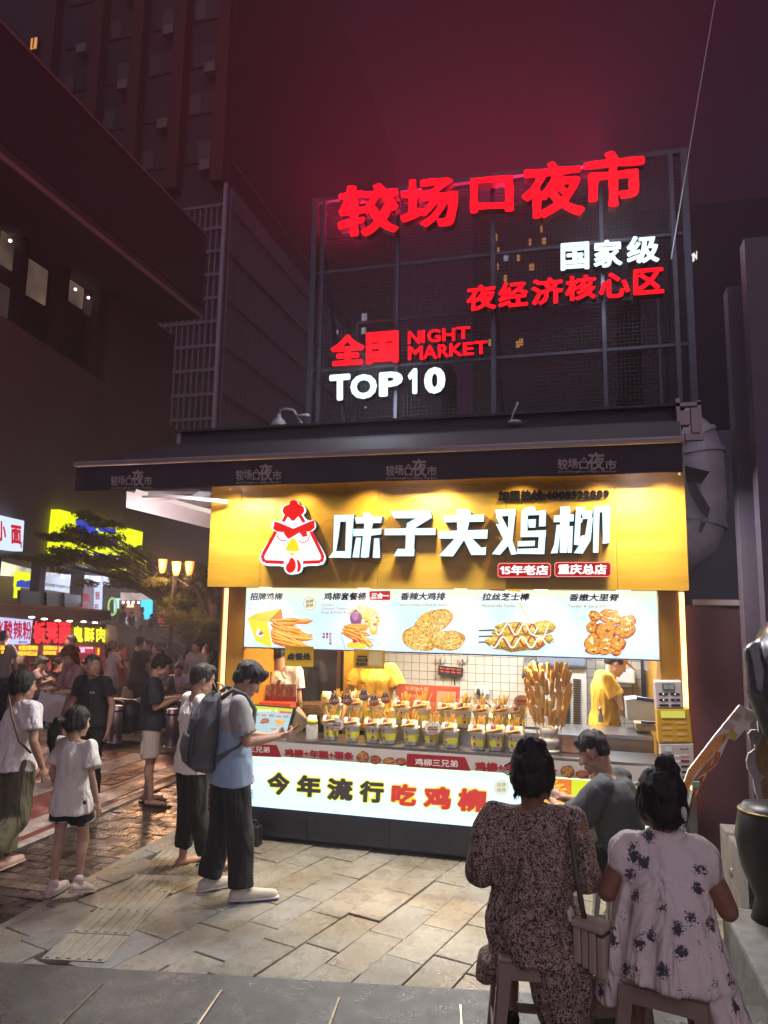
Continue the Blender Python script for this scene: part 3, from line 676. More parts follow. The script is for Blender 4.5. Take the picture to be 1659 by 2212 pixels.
mb=MB(); flat(mb,fe,sm([(325,472),(352,468),(385,470),(420,490),(440,545),(428,590),(395,612),(345,622),(300,608),(282,560),(300,515),(325,500)],2),None,.0022); mb.build('wattle_edge',E_w,emb)
mb=MB(); flat(mb,fe,sm([(332,478),(358,480),(378,510),(384,560),(360,600),(325,608),(298,580),(300,540),(325,515)],2),None,.0034); flat(mb,fe,sm([(385,482),(415,510),(428,555),(415,592),(388,602),(398,550)],2),None,.0034); mb.build('wattle',E_r,emb)
# big characters, each hand-shaped from bars in the angular style of the sign
big=thing('shop_sign','big glowing white characters spelling the shop name on the gold fascia','sign',(-.9,5.9,2.3))
zN=zoom(700,1600,1.32610)   # wide view
def bigchar(polys):
    mb=MB(); ms=MB()
    for k,p in enumerate(polys):
        P=[onY(*z5(*q),YE) for q in p]
        flat(mb,lambda a,b:Vector((a,b,0)),[],None,0) if False else None
        mb.poly([q+Vector((0,-.0006*(k%4),0)) for q in P],0,(0,1,0)); ms.poly([q+Vector((0,.003,0)) for q in P],.075,(0,1,0))
    o=mb.build('character',E_w,big); 
    s=ms.build('letter_return',M_side,o)
z5=zoom(1000,2000,.4822)
# 味
bigchar([[(698,125),(862,122),(858,180),(700,180)],[(698,125),(755,125),(735,300),(705,475),(650,478),(690,430)],[(800,125),(862,122),(836,480),(765,480),(775,425),(790,425)],[(660,478),(690,425),(840,425),(836,478)],
 [(935,105),(985,108),(1022,130),(1018,200),(965,480),(918,475),(948,200)],[(870,142),(1096,135),(1088,190),(880,195)],[(858,240),(1092,238),(1088,285),(1010,295),(858,300)],[(880,312),(922,312),(905,478),(850,475)],[(1030,318),(1072,318),(1078,480),(1018,478)],[(965,160),(1018,160),(985,475),(925,475)]])
# 子
bigchar([[(1165,92),(1496,88),(1508,150),(1195,152)],[(1430,120),(1508,120),(1500,152),(1370,232),(1300,232),(1300,195)],[(1118,238),(1540,232),(1538,290),(1118,292)],[(1295,225),(1370,200),(1358,466),(1288,466)],[(1225,405),(1365,405),(1360,466),(1190,466)]])
# 夫 (traced from the wide zoom)
z5=zoom(1500,1900,.80)
zz=zoom(800,1900,.72333)
def w3(pts): return [tuple(p) for p in pts]
z5=zz
bigchar([[(1345,222),(1572,218),(1570,258),(1352,262)],[(1320,310),(1592,302),(1588,352),(1320,352)],[(1418,188),(1478,186),(1500,205),(1470,352),(1425,352)],[(1410,350),(1470,345),(1400,450),(1320,448)],[(1455,350),(1500,345),(1555,402),(1582,398),(1580,442),(1500,442)]])
z5=zoom(1900,1900,.70645)
# 鸡
bigchar([[(112,196),(228,192),(232,228),(122,236)],[(190,194),(232,194),(212,372),(238,448),(205,452),(178,375),(188,300)],[(96,448),(160,362),(118,278),(152,278),(196,352),(205,380),(142,452)],[(118,236),(150,232),(200,330),(170,345)],
 [(288,182),(338,178),(346,205),(402,198),(402,225),(262,230),(262,205)],[(262,200),(300,200),(296,345),(258,345)],[(365,200),(402,198),(400,290),(362,292)],[(300,252),(345,250),(342,298),(304,298)],[(258,318),(402,312),(400,350),(258,352)],[(362,330),(400,330),(392,448),(355,448)],[(242,375),(340,372),(338,402),(242,405)],[(345,415),(395,415),(388,448),(238,446),(240,418)]])
# 柳
bigchar([[(482,180),(535,176),(540,202),(522,440),(480,440)],[(448,228),(560,222),(558,262),(446,268)],[(462,282),(488,282),(468,442),(428,444),(448,395)],[(530,290),(555,290),(548,440),(526,440)],
 [(572,182),(622,178),(618,205),(600,225),(592,395),(560,395)],[(600,205),(668,200),(660,245),(612,250)],[(600,345),(640,335),(640,372),(578,400)],[(640,240),(668,240),(655,370),(610,445),(560,442),(622,350)],[(672,180),(765,172),(764,205),(706,212),(698,440),(668,440)],[(720,178),(765,172),(762,385),(722,390),(724,350)],[(600,245),(612,245),(606,270),(596,270)]])
# two red plates below
sub=thing('red_plate_sign','two small glowing red plates with white characters under the shop name','sign',(.4,5.9,2.3))
zR=zoom(1900,1900,.70645)
for (x0,y0,x1,y1,s,t) in((128,498,430,580,'15年老店',(140,510,415,566)),(450,493,770,577,'重庆总店',(470,505,745,562))):
    fr=pl(zR,YE); n=8
    o_=[(x0+n,y0),(x1-n,y0),(x1-n,y0+n),(x1,y0+n),(x1,y1-n),(x1-n,y1-n),(x1-n,y1),(x0+n,y1),(x0+n,y1-n),(x0,y1-n),(x0,y0+n),(x0+n,y0+n)]
    mb=MB(); mb.poly([fr(*p) for p in o_],.055,(0,1,0)); pb=mb.build('plate',M_side,sub)
    mb=MB(); flat(mb,fr,o_,None,.001); mb.build('plate_edge',emat('plate_edge',srgb(255,150,140),1.2),pb)
    cx,cy=(x0+x1)/2,(y0+y1)/2; i_=[(cx+(p[0]-cx)*.975,cy+(p[1]-cy)*.9) for p in o_]
    mb=MB(); flat(mb,fr,i_,None,.002); mb.build('plate_face',emat('plate_red',srgb(176,10,18),1.0),pb)
    mb=MB(); tx(mb,zR,YE-.004,s,t[0],t[1],t[2],t[3],.035,None,36); mb.build('lettering',emat('plate_text',(1,.97,.97),1.3),pb)
hot=thing('hotline_letters','black raised hotline characters and digits on the gold fascia top right','lettering',(.2,5.93,3.0))
mb=MB(); tx(mb,zR,YF-.018,'加盟热线:4008522889',130,90,760,147,.055,None,34,.05,yr=78,depth=.016,fit=True); mb.build('lettering',mat('matt_black',(.004,.004,.005),1,spec=0,var=0),hot)
# hanging wires on fascia
for (x0,y0,x1,y1) in((228,75,224,160),(802,50,815,95)): MB().path([pl(zz,YF-.006)(x0,y0),pl(zz,YF-.01)((x0+x1)/2+3,(y0+y1)/2),pl(zz,YF-.006)(x1,y1)],.0025,5).build('wire',M_blk,K)
MB().path([pl(zR,YF-.006)(503,12),pl(zR,YF-.01)(508,50),pl(zR,YF-.006)(522,88)],.0025,5).build('wire',M_blk,K)
# ------------------------------------------------ light box below the counter
zL=zoom(900,2550,.66305)
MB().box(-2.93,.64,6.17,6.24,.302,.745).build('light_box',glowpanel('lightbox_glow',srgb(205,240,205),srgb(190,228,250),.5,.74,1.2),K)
mb=MB(); YL=6.165
fl=pl(zL,YL)
for s,a in(('今',(252,810,392,945)),('年',(430,828,582,958)),('流',(612,845,775,978)),('行',(808,862,962,992)),):
    tx(mb,zL,YL,s,a[0]-6,a[1]-6,a[2]+6,a[3]+6,.13,srgb(236,232,60),34,.05,yr=a[1]); tx(mb,zL,YL-.003,s,*a,.052,BK,40,.05,yr=a[1]+9)
for s,a in(('吃',(1000,880,1158,1010)),('鸡',(1195,895,1368,1030)),('柳',(1400,908,1578,1046))):
    tx(mb,zL,YL,s,a[0]-6,a[1]-6,a[2]+6,a[3]+6,.13,srgb(240,214,50),34,.05,yr=a[1]); tx(mb,zL,YL-.003,s,*a,.052,srgb(196,16,20),40,.05,yr=a[1]+9)
# left emblem piece & right picture
band_=[(150,800),(172,835),(176,870),(160,885),(146,880)]
for (a,b) in zip(band_[:-1],band_[1:]):
    L=math.hypot(b[0]-a[0],b[1]-a[1]); nx,ny=-(b[1]-a[1])/L*3,(b[0]-a[0])/L*3
    flat(mb,fl,[(a[0]+nx,a[1]+ny),(b[0]+nx,b[1]+ny),(b[0]-nx,b[1]-ny),(a[0]-nx,a[1]-ny)],srgb(190,40,50),0)
tx(mb,zL,YL,'味子夫',60,915,172,950,.03,BK,20); tx(mb,zL,YL,'WZF FOOD',85,956,172,970,.02,BK,16)
mb.build('lettering',P_glow2,K)
zW=zoom(1800,2900,.76673); mb=MB(); fw=pl(zW,YL); rr=random.Random(5)
star(fw,268,325,42,14,srgb(214,226,214),0,.06,mb); tx(mb,zW,YL-.002,'招牌',244,300,292,324,.03,srgb(190,170,110),16); tx(mb,zW,YL-.002,'推荐',244,328,292,350,.03,srgb(190,170,110),16)
flat(mb,fw,[(478,275),(635,285),(628,498),(440,450)],srgb(224,120,30),0,.5); flat(mb,fw,[(500,275),(560,278),(560,310),(505,320)],srgb(232,170,40),.0003)
for k in range(26):
    x0=440+rr.uniform(0,90); y0=320+rr.uniform(0,110); L=rr.uniform(90,170); a=rr.uniform(-.45,.25); x1=min(630,x0+L*math.cos(a)); y1=min(485,y0+L*math.sin(a)); stick(mb,fw,x0,y0,x1,y1,rr.uniform(26,40),FRY2 if k%2 else FRY,.0008+k*.0001,.8,rr.uniform(-12,12))
flat(mb,fw,[(635,285),(775,293),(1010,305),(1010,560),(628,498)],srgb(216,226,24),.0002)
tx(mb,zW,YL-.004,'脆嫩',672,402,760,440,.06,srgb(200,50,120),24)
flat(mb,fw,[(690,300),(775,293),(760,330),(700,400),(690,360)],srgb(250,250,245),.0005) if False else None
mb.build('printed_food',P_glow,K)
# banner strip along the counter edge
P_m=print_mat('matte_print',None,.45,vscale=70,var=.4)
st=MB(); st.box(-2.95,.66,6.155,6.168,.748,.872,(.50,.47,.45)); st.build('banner',P_m,K)
mb=MB(); f2=pl(zL,6.15); CR=srgb(150,16,34); 
def seg(z,pts): flat(mb,pl(z,6.152),pts,CR,0,.2)
seg(zL,[(60,640),(312,648),(342,723),(60,712)]); seg(zL,[(1098,700),(1448,722),(1482,806),(1094,780)])
tx(mb,zL,6.149,'三兄弟',140,655,270,692,.02,(.75,.7,.68),26,yr=659)
tx(mb,zL,6.149,'鸡柳+年糕+薯条',358,670,778,716,.055,CR,34,yr=692,x2=0)
tx(mb,zL,6.149,'鸡柳三兄弟',1146,728,1405,772,.02,(.75,.7,.68),30,yr=740)
tx(mb,zW,6.149,'鸡柳+年糕+薯条',130,190,560,240,.055,CR,34,yr=212)
def pile(z,cx,cy,rx,ry,cols,n=40):
    flat(mb,pl(z,6.15),[(x+cx,y+cy) for x,y in blob(rx,ry,18,.08,rr)],cols[0],0,.8)
    for k in range(n):
        a=rr.uniform(0,6.28); r=math.sqrt(rr.random())*.75; x=cx+rx*r*math.cos(a); y=cy+ry*r*math.sin(a); b=rr.uniform(0,3.14); L=rx*.35
        stick(mb,pl(z,6.15),x-L*math.cos(b),y-L*math.sin(b)*.7,x+L*math.cos(b),y+L*math.sin(b)*.7,rx*.14,cols,.0005+k*.00003,.6)
FD=[srgb(130,70,35),srgb(190,120,60),srgb(224,170,105)]; FR=[srgb(120,40,30),srgb(170,80,60),srgb(200,130,90)]
for z,c in((zL,((832,722,36,38,FD),(908,738,36,26,FR),(990,745,34,24,FD),(1062,750,34,24,FR))),(zW,((615,243,36,34,FD),(692,258,34,24,FR),(766,262,32,24,FD),(850,268,34,24,FD)))):
    for x,y,rx,ry,cc in c: pile(z,x,y,rx,ry,cc)
mb.build('banner_print',P_m,K)
# ------------------------------------------------ counter and interior
MB().box(-2.95,.66,6.158,6.62,.873,.895).build('counter_top',M_steel,K)
MB().box(-2.95,.66,6.25,6.6,.05,.87).build('counter_body',M_dark,K)
MB().box(-1.86,-.02,6.47,6.66,.896,1.03).build('display_step',M_steel,K)
M_tile=mat('glazed_tile',(.52,.50,.46),.16,var=.06,vscale=30,obvar=.0); M_grout=mat('dark_grout',(.05,.045,.045),.9)
MB().box(-2.96,.8,8.86,8.9,0,2.28).build('back_wall',M_grout,K)
mb=MB(); nx=int(3.7/.1)
for i in range(nx):
    for j in range(0,16):
        x=-2.95+i*.1; z=.72+j*.1
        mb.box(x+.0025,x+.0975,8.850+random.uniform(0,.002),8.86,z+.0025,z+.0975)
mb.build('tile',M_tile,K,kind='stuff')
MB().box(-2.96,.8,6.66,8.86,2.262,2.30).build('ceiling',M_white,K)
MB().box(-2.96,.8,6.62,8.86,.05,.07).build('floor',M_dark,K)
# left partition: mirror panel with gold edge
MB().box(-2.34,-2.22,7.3,7.42,.05,2.26).build('partition_post',M_gold,K)
MB().box(-2.96,-2.34,7.34,7.38,.05,2.26).build('dark_glass',mat('dark_glass',(.02,.02,.025),.12,var=.2),K)
MB().box(-2.42,-2.38,7.31,7.335,.05,2.26).build('glass_frame',mat('bronze_frame',(.10,.05,.03),.4,metal=.5),K)
# ceiling light panels of the kiosk
for x,y,c,e in((-1.55,7.1,(1,.80,.55),56),(-.75,7.6,(1,.92,.82),56),(.25,7.6,(.80,.90,1),34),(-2.0,6.8,(1,.66,.32),30)):
    mb=MB().box(x-.22,x+.22,y-.06,y+.06,2.235,2.255); mb.build('ceiling_light',emat('panel%d'%int(e),c,4.0),K)
    lamp('ceiling_light_beam','AREA',(x,y,2.22),e,c,.45,rot=(0,0,0),size_y=.14)
# warm heat lamp over the display
lamp('display_lamp','SPOT',(-1.25,6.32,1.68),16,(1,.62,.22),.05,target=(-1.2,6.5,.9),spot=120)
lamp('display_lamp','SPOT',(-.3,6.32,1.68),12,(1,.66,.28),.05,target=(-.25,6.5,.9),spot=120)
# ================================================================== AWNING
YA_=5.5
M_fab=mat('awning_fabric',(.055,.040,.052),.85,var=.12,vscale=5,bump=.25,bscale=14)
M_fabtop=mat('awning_top',(.075,.062,.075),.8,var=.1,bump=.2,bscale=8)
M_alu=mat('painted_bar',(.40,.33,.34),.45,metal=.3,var=.06)
aw=thing('awning','long dark fabric awning with printed valance over the kiosk front','awning',(-1.7,5.5,3.08))
def strip(pts0,pts1,n,fn):
    mb=MB(); 
    for i in range(n):
        a,b=i/n,(i+1)/n; mb.quad(fn(pts0,a),fn(pts0,b),fn(pts1,b),fn(pts1,a))
    return mb
# sagging front valance
mb=MB(); n=60; xa,xb=-4.38,.80
def vx(t): return xa+(xb-xa)*t
def wob(t,k): return .012*math.sin(t*31+k)+.006*math.sin(t*77)
for i in range(n):
    a,b=i/n,(i+1)/n
    for (z0,z1,k0,k1) in((3.09,3.2,1,.5),(3.2,3.31,.5,0)):
        mb.quad((vx(a),YA_+wob(a,0)*k0,z0),(vx(b),YA_+wob(b,0)*k0,z0),(vx(b),YA_+wob(b,0)*k1,z1),(vx(a),YA_+wob(a,0)*k1,z1))
mb.build('valance',M_fab,aw,smooth=True)
mb=MB(); 
mb.quad((-4.38,YA_+.02,3.335),(.80,YA_+.02,3.335),(.90,6.25,3.70),(-3.75,6.25,3.70)); mb.quad((-4.38,YA_+.02,3.327),(-3.75,6.25,3.692),(.90,6.25,3.692),(.80,YA_+.02,3.327)); mb.build('fabric',M_fabtop,aw)
MB().box(-4.39,.81,YA_-.03,YA_+.03,3.318,3.35).box(-4.39,.81,YA_-.036,YA_-.028,3.335,3.355).build('front_bar',M_alu,aw)
mb=MB(); mb.box(-3.76,.92,6.22,6.36,3.60,3.78); mb.box(-3.80,.95,6.16,6.4,3.778,3.80); mb.build('cassette',M_fabtop,aw)
MB().box(-3.78,-3.74,6.18,6.36,3.56,3.79).build('bracket',M_alu,aw)
mb=MB(); 
for x,y0,y1,z0,z1 in((.86,6.12,6.16,3.5,3.83),(1.02,6.12,6.16,3.48,3.80)): mb.box(x,x+.03,y0,y1,z0,z1)
mb.box(.86,1.05,6.12,6.17,3.76,3.79); mb.box(.92,1.06,6.11,6.17,3.47,3.53); mb.box(.86,.96,6.11,6.2,3.60,3.72); mb.box(.97,1.03,6.11,6.17,3.52,3.74)
mb.build('bracket',M_alu,aw)
MB().path([(.80,YA_+.02,3.33),(.81,5.6,3.2),(.815,5.75,3.12)],.012,6).build('strap',M_alu,aw)
# arms
mb=MB(); mb.bar((-3.65,5.55,3.05),(-3.05,5.9,3.02),.03,.03); mb.bar((-3.75,5.56,3.28),(-3.1,6.1,3.26),.04,.05); mb.build('folding_arm',M_alu,aw)
# printed market name on the valance
E_val=mat('valance_print',(.42,.35,.34),.8,var=.1)
zV=zoom(700,1600,1.3261); zV2=zoom(300,1600,.72333)
for (z,x0,y0,x1,y1,yr) in((zV2,198,412,426,476,412),(zV2,890,378,1142,446,376),(zV,636,192,790,230,190),(zV,1154,172,1332,210,169)):
    mb=MB(); Yv=YA_-.02; L=x1-x0; H=y1-y0
    for s,a,b,t0,t1 in(('较',0,.17,.12,1),('场',.17,.35,.1,.9),('口',.37,.52,.3,.95),('夜',.51,.80,-.42,1.0),('市',.80,1,.15,.95)):
        tx(mb,z,Yv,s,x0+L*a,y0+H*t0-(y0-yr)*a*-1,x0+L*b,y0+H*t1-(y0-yr)*a*-1,.025,None,26)
    mb.tube(pl(z,Yv)(x0+L*.41,y0+H*.3),pl(z,Yv)(x0+L*.45,y0+H*.05),.004); mb.tube(pl(z,Yv)(x0+L*.45,y0+H*.05),pl(z,Yv)(x0+L*.49,y0+H*.3),.004)
    tx(mb,z,Yv,'JiaoChangKou Night Market',x0,y1+H*.08,x1,y1+H*.27,.03,None,22,yr=y1+H*.05)
    mb.build('printed_name',E_val,aw)
# fascia wash lamps tucked behind the valance
for x in(-3.0,-2.35,-1.7,-1.05,-.4,.25,.72):
    lamp('fascia_lamp','SPOT',(x,5.70,3.20),38,(1,.72,.34),.04,target=(x,5.97,2.35),spot=105,blend=.8)
    MB().tube((x,5.72,3.212),(x,5.72,3.235),.03,n=12).build('lamp_head',M_dark,aw)
MB().box(-3.2,.8,5.90,5.92,3.20,3.215).build('light_strip',emat('top_led',(1,.6,.2),1.6),aw)
for x in(-2.9,-1.2,.5): lamp('awning_floodlight','AREA',(x,5.62,3.16),50,(.95,.96,1.0),.3,target=(x,4.7,0),size_y=.12)
# side tarp with light tube left of the kiosk
tz=zoom(0,1900,.5425)
M_tarp=mat('grey_tarp',(.60,.54,.57),.75,var=.12,vscale=4,bump=.3,bscale=10)
t_=thing('side_awning','pale grey awning flap with light tube left of the kiosk under the dark awning','awning',(-4.0,6.6,3.0))
a=onY(*tz(935,120),6.0); b=onY(*tz(1554,250),6.5); c=onY(*tz(1554,395),6.5); d=onY(*tz(930,240),6.0); e_=onY(*tz(1554,120),6.55)
mb=MB(); mb.quad(a,b,c,d); mb.quad(a+Vector((0,.012,0)),d+Vector((0,.012,0)),c+Vector((0,.012,0)),b+Vector((0,.012,0))); mb.build('flap',M_tarp,t_)
mb=MB(); mb.quad(a+Vector((0,.02,.005)),onY(*tz(1420,100),6.6),e_,b+Vector((0,.02,.005))); mb.build('underside',M_tarp,t_)
MB().tube(onY(*tz(1000,120),5.98),onY(*tz(1554,270),6.44),.022).build('light_tube',emat('tube_light',(1,.80,.72),.8,sampling=True),t_)
mb=MB(); mb.tube(onY(*tz(1050,172),5.9),onY(*tz(1440,158),6.1),.025); mb.build('roller',M_alu,t_)
lamp('flap_fill','AREA',(-4.0,5.75,2.75),9,(1,.82,.80),.5,target=(-3.7,6.3,3.05))  # added lamp facing the flap to brighten it, apart from the tube
fl_=thing('floodlight','small flat white floodlight fixed under the left end of the dark awning','floodlight',onY(*tz(1480,150),6.0))
mb=MB(); mb.poly([onY(*tz(*p),6.0) for p in((1415,150),(1470,118),(1556,135),(1500,172))],.03,(0,1,0)); mb.build('lamp_body',mat('lamp_white',(.5,.52,.56),.4,emit=(.7,.8,1),es=.15),fl_)
# ================================================================== ROOF SIGN
YS=6.9
sg=thing('roof_sign_frame','tall steel frame with wire mesh standing on the kiosk roof behind the glowing letters','sign frame',(-.8,6.9,3.33))
M_frame=mat('frame_steel',(.08,.075,.10),.5,metal=.5,var=.15); M_mesh=mat('mesh_wire',(.06,.05,.06),.6,metal=.4)
xl,xr,zt,zb=-2.68,1.135,6.58,3.33
def beam(p,q,w=.05): return MB().bar(p,q,w,w)
for x,w in((xl,.06),(xl+.1,.04),(xr,.06),(xr-.12,.04),(xl+.95,.035),(-.72,.045),(.35,.035)): beam((x,YS+.05,zb),(x,YS+.05,zt),w).build('post',M_frame,sg)
for z,w in((zt,.05),(5.72,.03),(4.6,.03),(zb+.1,.05)): beam((xl,YS+.05+.03,z),(xr,YS+.05+.03,z),w).build('rail',M_frame,sg)
for x in(xl+.1,-.72,xr-.12): beam((x,YS+.08,zt-.5),(x,YS+1.4,zb),.035).build('brace',M_frame,sg)
for x in(xl+.1,xr-.12): beam((x,YS+1.4,zb),(x,YS+1.4,zt-.9),.035).build('post',M_frame,sg)
beam((xl+.1,YS+1.4,zt-.9),(xr-.12,YS+1.4,zt-.9),.03).build('rail',M_frame,sg)
mb=MB()
for i in range(96): x=xl+.02+i*.04; mb.bar((x,YS+.115,zb),(x,YS+.115,zt),.003,.003)
for i in range(80): z=zb+.02+i*.04; mb.bar((xl,YS+.119,z),(xr,YS+.119,z),.003,.003)
mb.build('wire_mesh',M_mesh,sg,kind='stuff')
E_red=emat('neon_red',(1.0,.004,.012),1.6,sampling=True); E_nw=emat('neon_white',srgb(214,246,255),1.5,sampling=True)
M_ret=mat('red_return',(.10,.01,.012),.5)
zS=zoom(1200,500,1.02471)
def ysign(s,rects,label,name,m,off,wob_=0.0,edge=None):
    t=thing(name,label,'sign letters',onY(*zS(rects[0][0],rects[0][3]),YS))
    for ch,(x0,y0,x1,y1,sk) in zip(s,rects):
        TL=onY(*zS(x0,y0+sk),YS); TR=onY(*zS(x1,y0-sk),YS); BL=onY(*zS(x0,y1+sk),YS)
        mb=MB(); text(mb,ch,TL,TR,BL,off,.10,res=52,wob=wob_); 
        l=mb.build('letter',M_ret if m is E_red else M_side,t)
        mb=MB(); text(mb,ch,TL+Vector((0,-.103,0)),TR+Vector((0,-.103,0)),BL+Vector((0,-.103,0)),off,0,res=52,wob=wob_); mb.build('letter_face',m,l)
    return t
big1=ysign('较场口夜市',[(158,250,392,450,12),(400,228,622,418,10),(668,222,838,362,6),(868,165,1108,380,12),(1105,125,1342,340,12)],'five large glowing red brush characters along the top of the roof sign','roof_characters',E_red,.036,.014)
ysign('国家级',[(1018,478,1128,584,4),(1145,468,1255,574,4),(1272,452,1398,558,5)],'three glowing white characters on the right side of the roof sign','white_characters',E_nw,.035)
ysign('夜经济核心区',[(655,640,770,738,6),(778,628,892,726,6),(905,614,1028,716,6),(1035,604,1155,700,6),(1165,594,1285,692,5),(1298,578,1416,678,5)],'six glowing red characters under the white ones on the roof sign','red_characters',E_red,.035)
ysign('全国',[(132,832,262,950,5),(268,820,394,942,5)],'two glowing red characters at the lower left of the roof sign','red_characters',E_red,.05)
ysign('TOP10',[(127,985,208,1086,3),(208,985,310,1080,3),(318,975,410,1070,3),(430,963,466,1062,1),(492,958,574,1060,3)],'glowing white TOP10 lettering at the bottom left of the roof sign','white_letters',E_nw,.05)
t=ysign('NIGHT',[(430,818,478,868,1),(482,815,496,864,0),(504,812,556,862,1),(562,808,612,858,1),(616,802,670,850,1)],'glowing red word NIGHT on the roof sign','red_letters',E_red,.03)
t=ysign('MARKET',[(430,876,488,930,1),(488,873,542,926,1),(545,870,588,920,1),(590,866,640,916,1),(642,862,684,912,1),(686,857,736,908,1)],'glowing red word MARKET on the roof sign','red_letters',E_red,.03)
# dome lamp on the awning box
dl=thing('dome_street_lamp','white bell shaped lamp on a curved arm above the awning box','lamp',onY(*zV2(1120,165),6.3))
c=onY(*zV2(1126,150),6.3)+Vector((0,0,.06)); M_lw=mat('lamp_shade_white',(.5,.47,.5),.5,var=.05)
mb=MB(); mb.lathe([(.0,.13),(.02,.13),(.025,.10),(.065,.055),(.08,.02),(.08,0),(0,0)],c+Vector((0,0,-.06)),20); mb.build('lamp_shade',M_lw,dl,smooth=True)
mb=MB(); mb.path([c+Vector((0,0,.06)),c+Vector((.01,0,.11)),c+Vector((.07,0,.12)),c+Vector((.15,0,.10)),c+Vector((.19,0,.04)),c+Vector((.24,0,-.04))],.012,8); mb.box(c.x+.18,c.x+.31,c.y-.02,c.y+.02,c.z+.03,c.z+.055); mb.build('arm',M_lw,dl,smooth=True)
# small cctv-like fitting on the bar
q=onY(*zS(838,1160),6.15); cc=thing('camera_fitting','small pale camera fitting with thin mast on the awning box','camera',q)
mb=MB(); mb.ell(q,(.06,.04,.022)); mb.tube(q+Vector((-.04,0,0)),q+Vector((.03,0,.18)),.008); mb.build('fitting_body',M_lw,cc,smooth=True)
# ================================================================== DUCT AND THE DARK SIDE ON THE RIGHT
zD=zoom(2500,1500,.54269)
M_duct=mat('galvanised_duct',(.50,.46,.52),.5,metal=.1,var=.3,vscale=3,bump=.15,bscale=12,rvar=.15)
du=thing('ventilation_duct','fat grey sheet metal ventilation duct curving behind the right end of the kiosk','duct',(1.0,7.2,2.4))
YD=6.9
def dpt(x,y,Y=YD): return onY(*zD(x,y),Y)
cl=[(390,260),(440,300),(500,400),(545,520),(560,640),(570,900),(570,1060),(545,1180),(490,1290),(400,1360),(330,1380)]
c=[dpt(*p,Y=YD+.2) for p in[(440,380),(500,420),(545,500),(560,560)]]
prof=[dpt(300,440,7.1),dpt(400,440,7.1),dpt(460,500,7.1),dpt(498,590,7.1),dpt(510,760,7.1),dpt(520,960,7.1),dpt(515,1080,7.1),dpt(480,1170,7.1),dpt(410,1225,7.1),dpt(300,1240,7.1)]
mb=MB(); mb.path(prof,.27,24); mb.build('pipe',M_duct,du,smooth=True)
for k in(2,3,6): 
    p=prof[k]; d=(prof[min(k+1,9)]-prof[k-1]).normalized(); MB().tube(p-d*.02,p+d*.02,.285,n=24).build('flange',M_duct,du,smooth=False)
bl=thing('black_tarpaulin','torn black tarpaulin scraps hanging over the duct','tarpaulin',dpt(520,720,6.7))
mb=MB(); mb.poly([dpt(*p,Y=6.72) for p in((440,668),(626,712),(560,805),(450,770))],.01,(0,1,0)); mb.poly([dpt(*p,Y=6.74) for p in((450,770),(520,800),(628,985),(610,1060),(560,1010),(470,850))],.01,(0,1,0)); mb.poly([dpt(*p,Y=6.73) for p in((560,1075),(595,1095),(565,1160),(542,1155))],.01,(0,1,0)); mb.build('cloth',M_blk,bl)
M_navy=mat('navy_cladding',(.09,.085,.13),.55,var=.2,vscale=4,bump=.1,bscale=20); M_mar=mat('maroon_panel',(.085,.035,.055),.5,var=.2,vscale=3)
sw=thing('side_wall','tall dark navy wall rising behind the duct on the right','wall',(1.6,7.6,0))
MB().box(.9,2.6,7.6,7.8,0,3.9).build('wall_body',M_navy,sw)
pn=thing('maroon_cabinet','plain dark maroon cabinet with pale top edge right of the kiosk','cabinet',(1.35,6.6,0))
a=onY(*zD(480,1695),6.3); b=onY(*zD(862,1695),6.3)
MB().box(.885,b.x,6.3,7.5,0,a.z).build('cabinet_body',M_mar,pn)
MB().box(.95,b.x-.004,6.28,6.32,a.z+.001,a.z+.045).build('top_edge',mat('pale_edge',(.34,.28,.30),.5),pn)
for j,(x0,x1,Y,lab) in enumerate(((795,850,6.0,'thin grey steel post beside the maroon cabinet'),(950,1010,5.6,'dark steel post at the far right of the kiosk row'))):
    pb=onY(*zD(x0+70,1500),Y); MB().box(pb.x,pb.x+.14+.04*j,Y,Y+.15,0,4.7+.2*j).build('steel_post',mat('post_paint%d'%j,(.15-.06*j,.12-.05*j,.16-.06*j),.45,metal=.3),None,label=lab,cat='post')
# guy wire
mb=MB(); mb.path([onY(1545,0,6.5),onY(1517,160,6.5),onY(1480,380,6.5),onY(1450,560,6.5)],.006,5); mb.build('guy_wire',M_lw,None,label='thin pale cable crossing the sky above the roof sign',cat='cable')
# ================================================================== FAR BUILDINGS AND THE MARKET STREET
for x,z in((-2.2,6.0),(-1.4,6.1),(-.6,6.2),(.2,6.35)):  # added lamps that colour the haze round the sign, apart from the letters
    lamp('letter_haze_fill','SPOT',(x,7.2,z),170*RED,(1,.02,.12),.25,target=(x-.5,8.3,z+2.6),spot=165,blend=1)
    lamp('letter_haze_fill','SPOT',(x,6.6,z),55*RED,(1,.02,.12),.25,target=(x,4.6,z+1.2),spot=160,blend=1)
for x,z,e in((.4,5.5,26),(-1.8,4.3,26)): lamp('letter_haze_fill','POINT',(x,6.35,z),e,(.75,.88,1),.2)
M_bld=mat('concrete_wall',(.11,.085,.11),.85,var=.12,vscale=.35,bump=.2,bscale=3)
M_bld2=mat('tower_wall',(.06,.045,.06),.85,var=.12,vscale=.3)
M_fin=mat('facade_fin',(.26,.21,.27),.6,metal=.2); M_void=mat('dark_glazing',(.035,.03,.04),.35,var=.3)
M_brown=mat('brown_pier',(.09,.035,.03),.8)
tw=thing('office_tower','tall dark tower with gridded metal fins behind the kiosk on the left','tower',(-30,45,0))
T0=-21.7
MB().box(-60,T0,40,85,-1,62).build('tower_body',M_bld2,tw)
mb=MB()
for k in range(60):
    x=T0-.55-k*.42
    if x<-34: break
    mb.box(x-.05,x+.05,39.7,39.99,9,28.5)
mb.build('facade_fin',M_fin,tw,kind='stuff')
mb=MB()
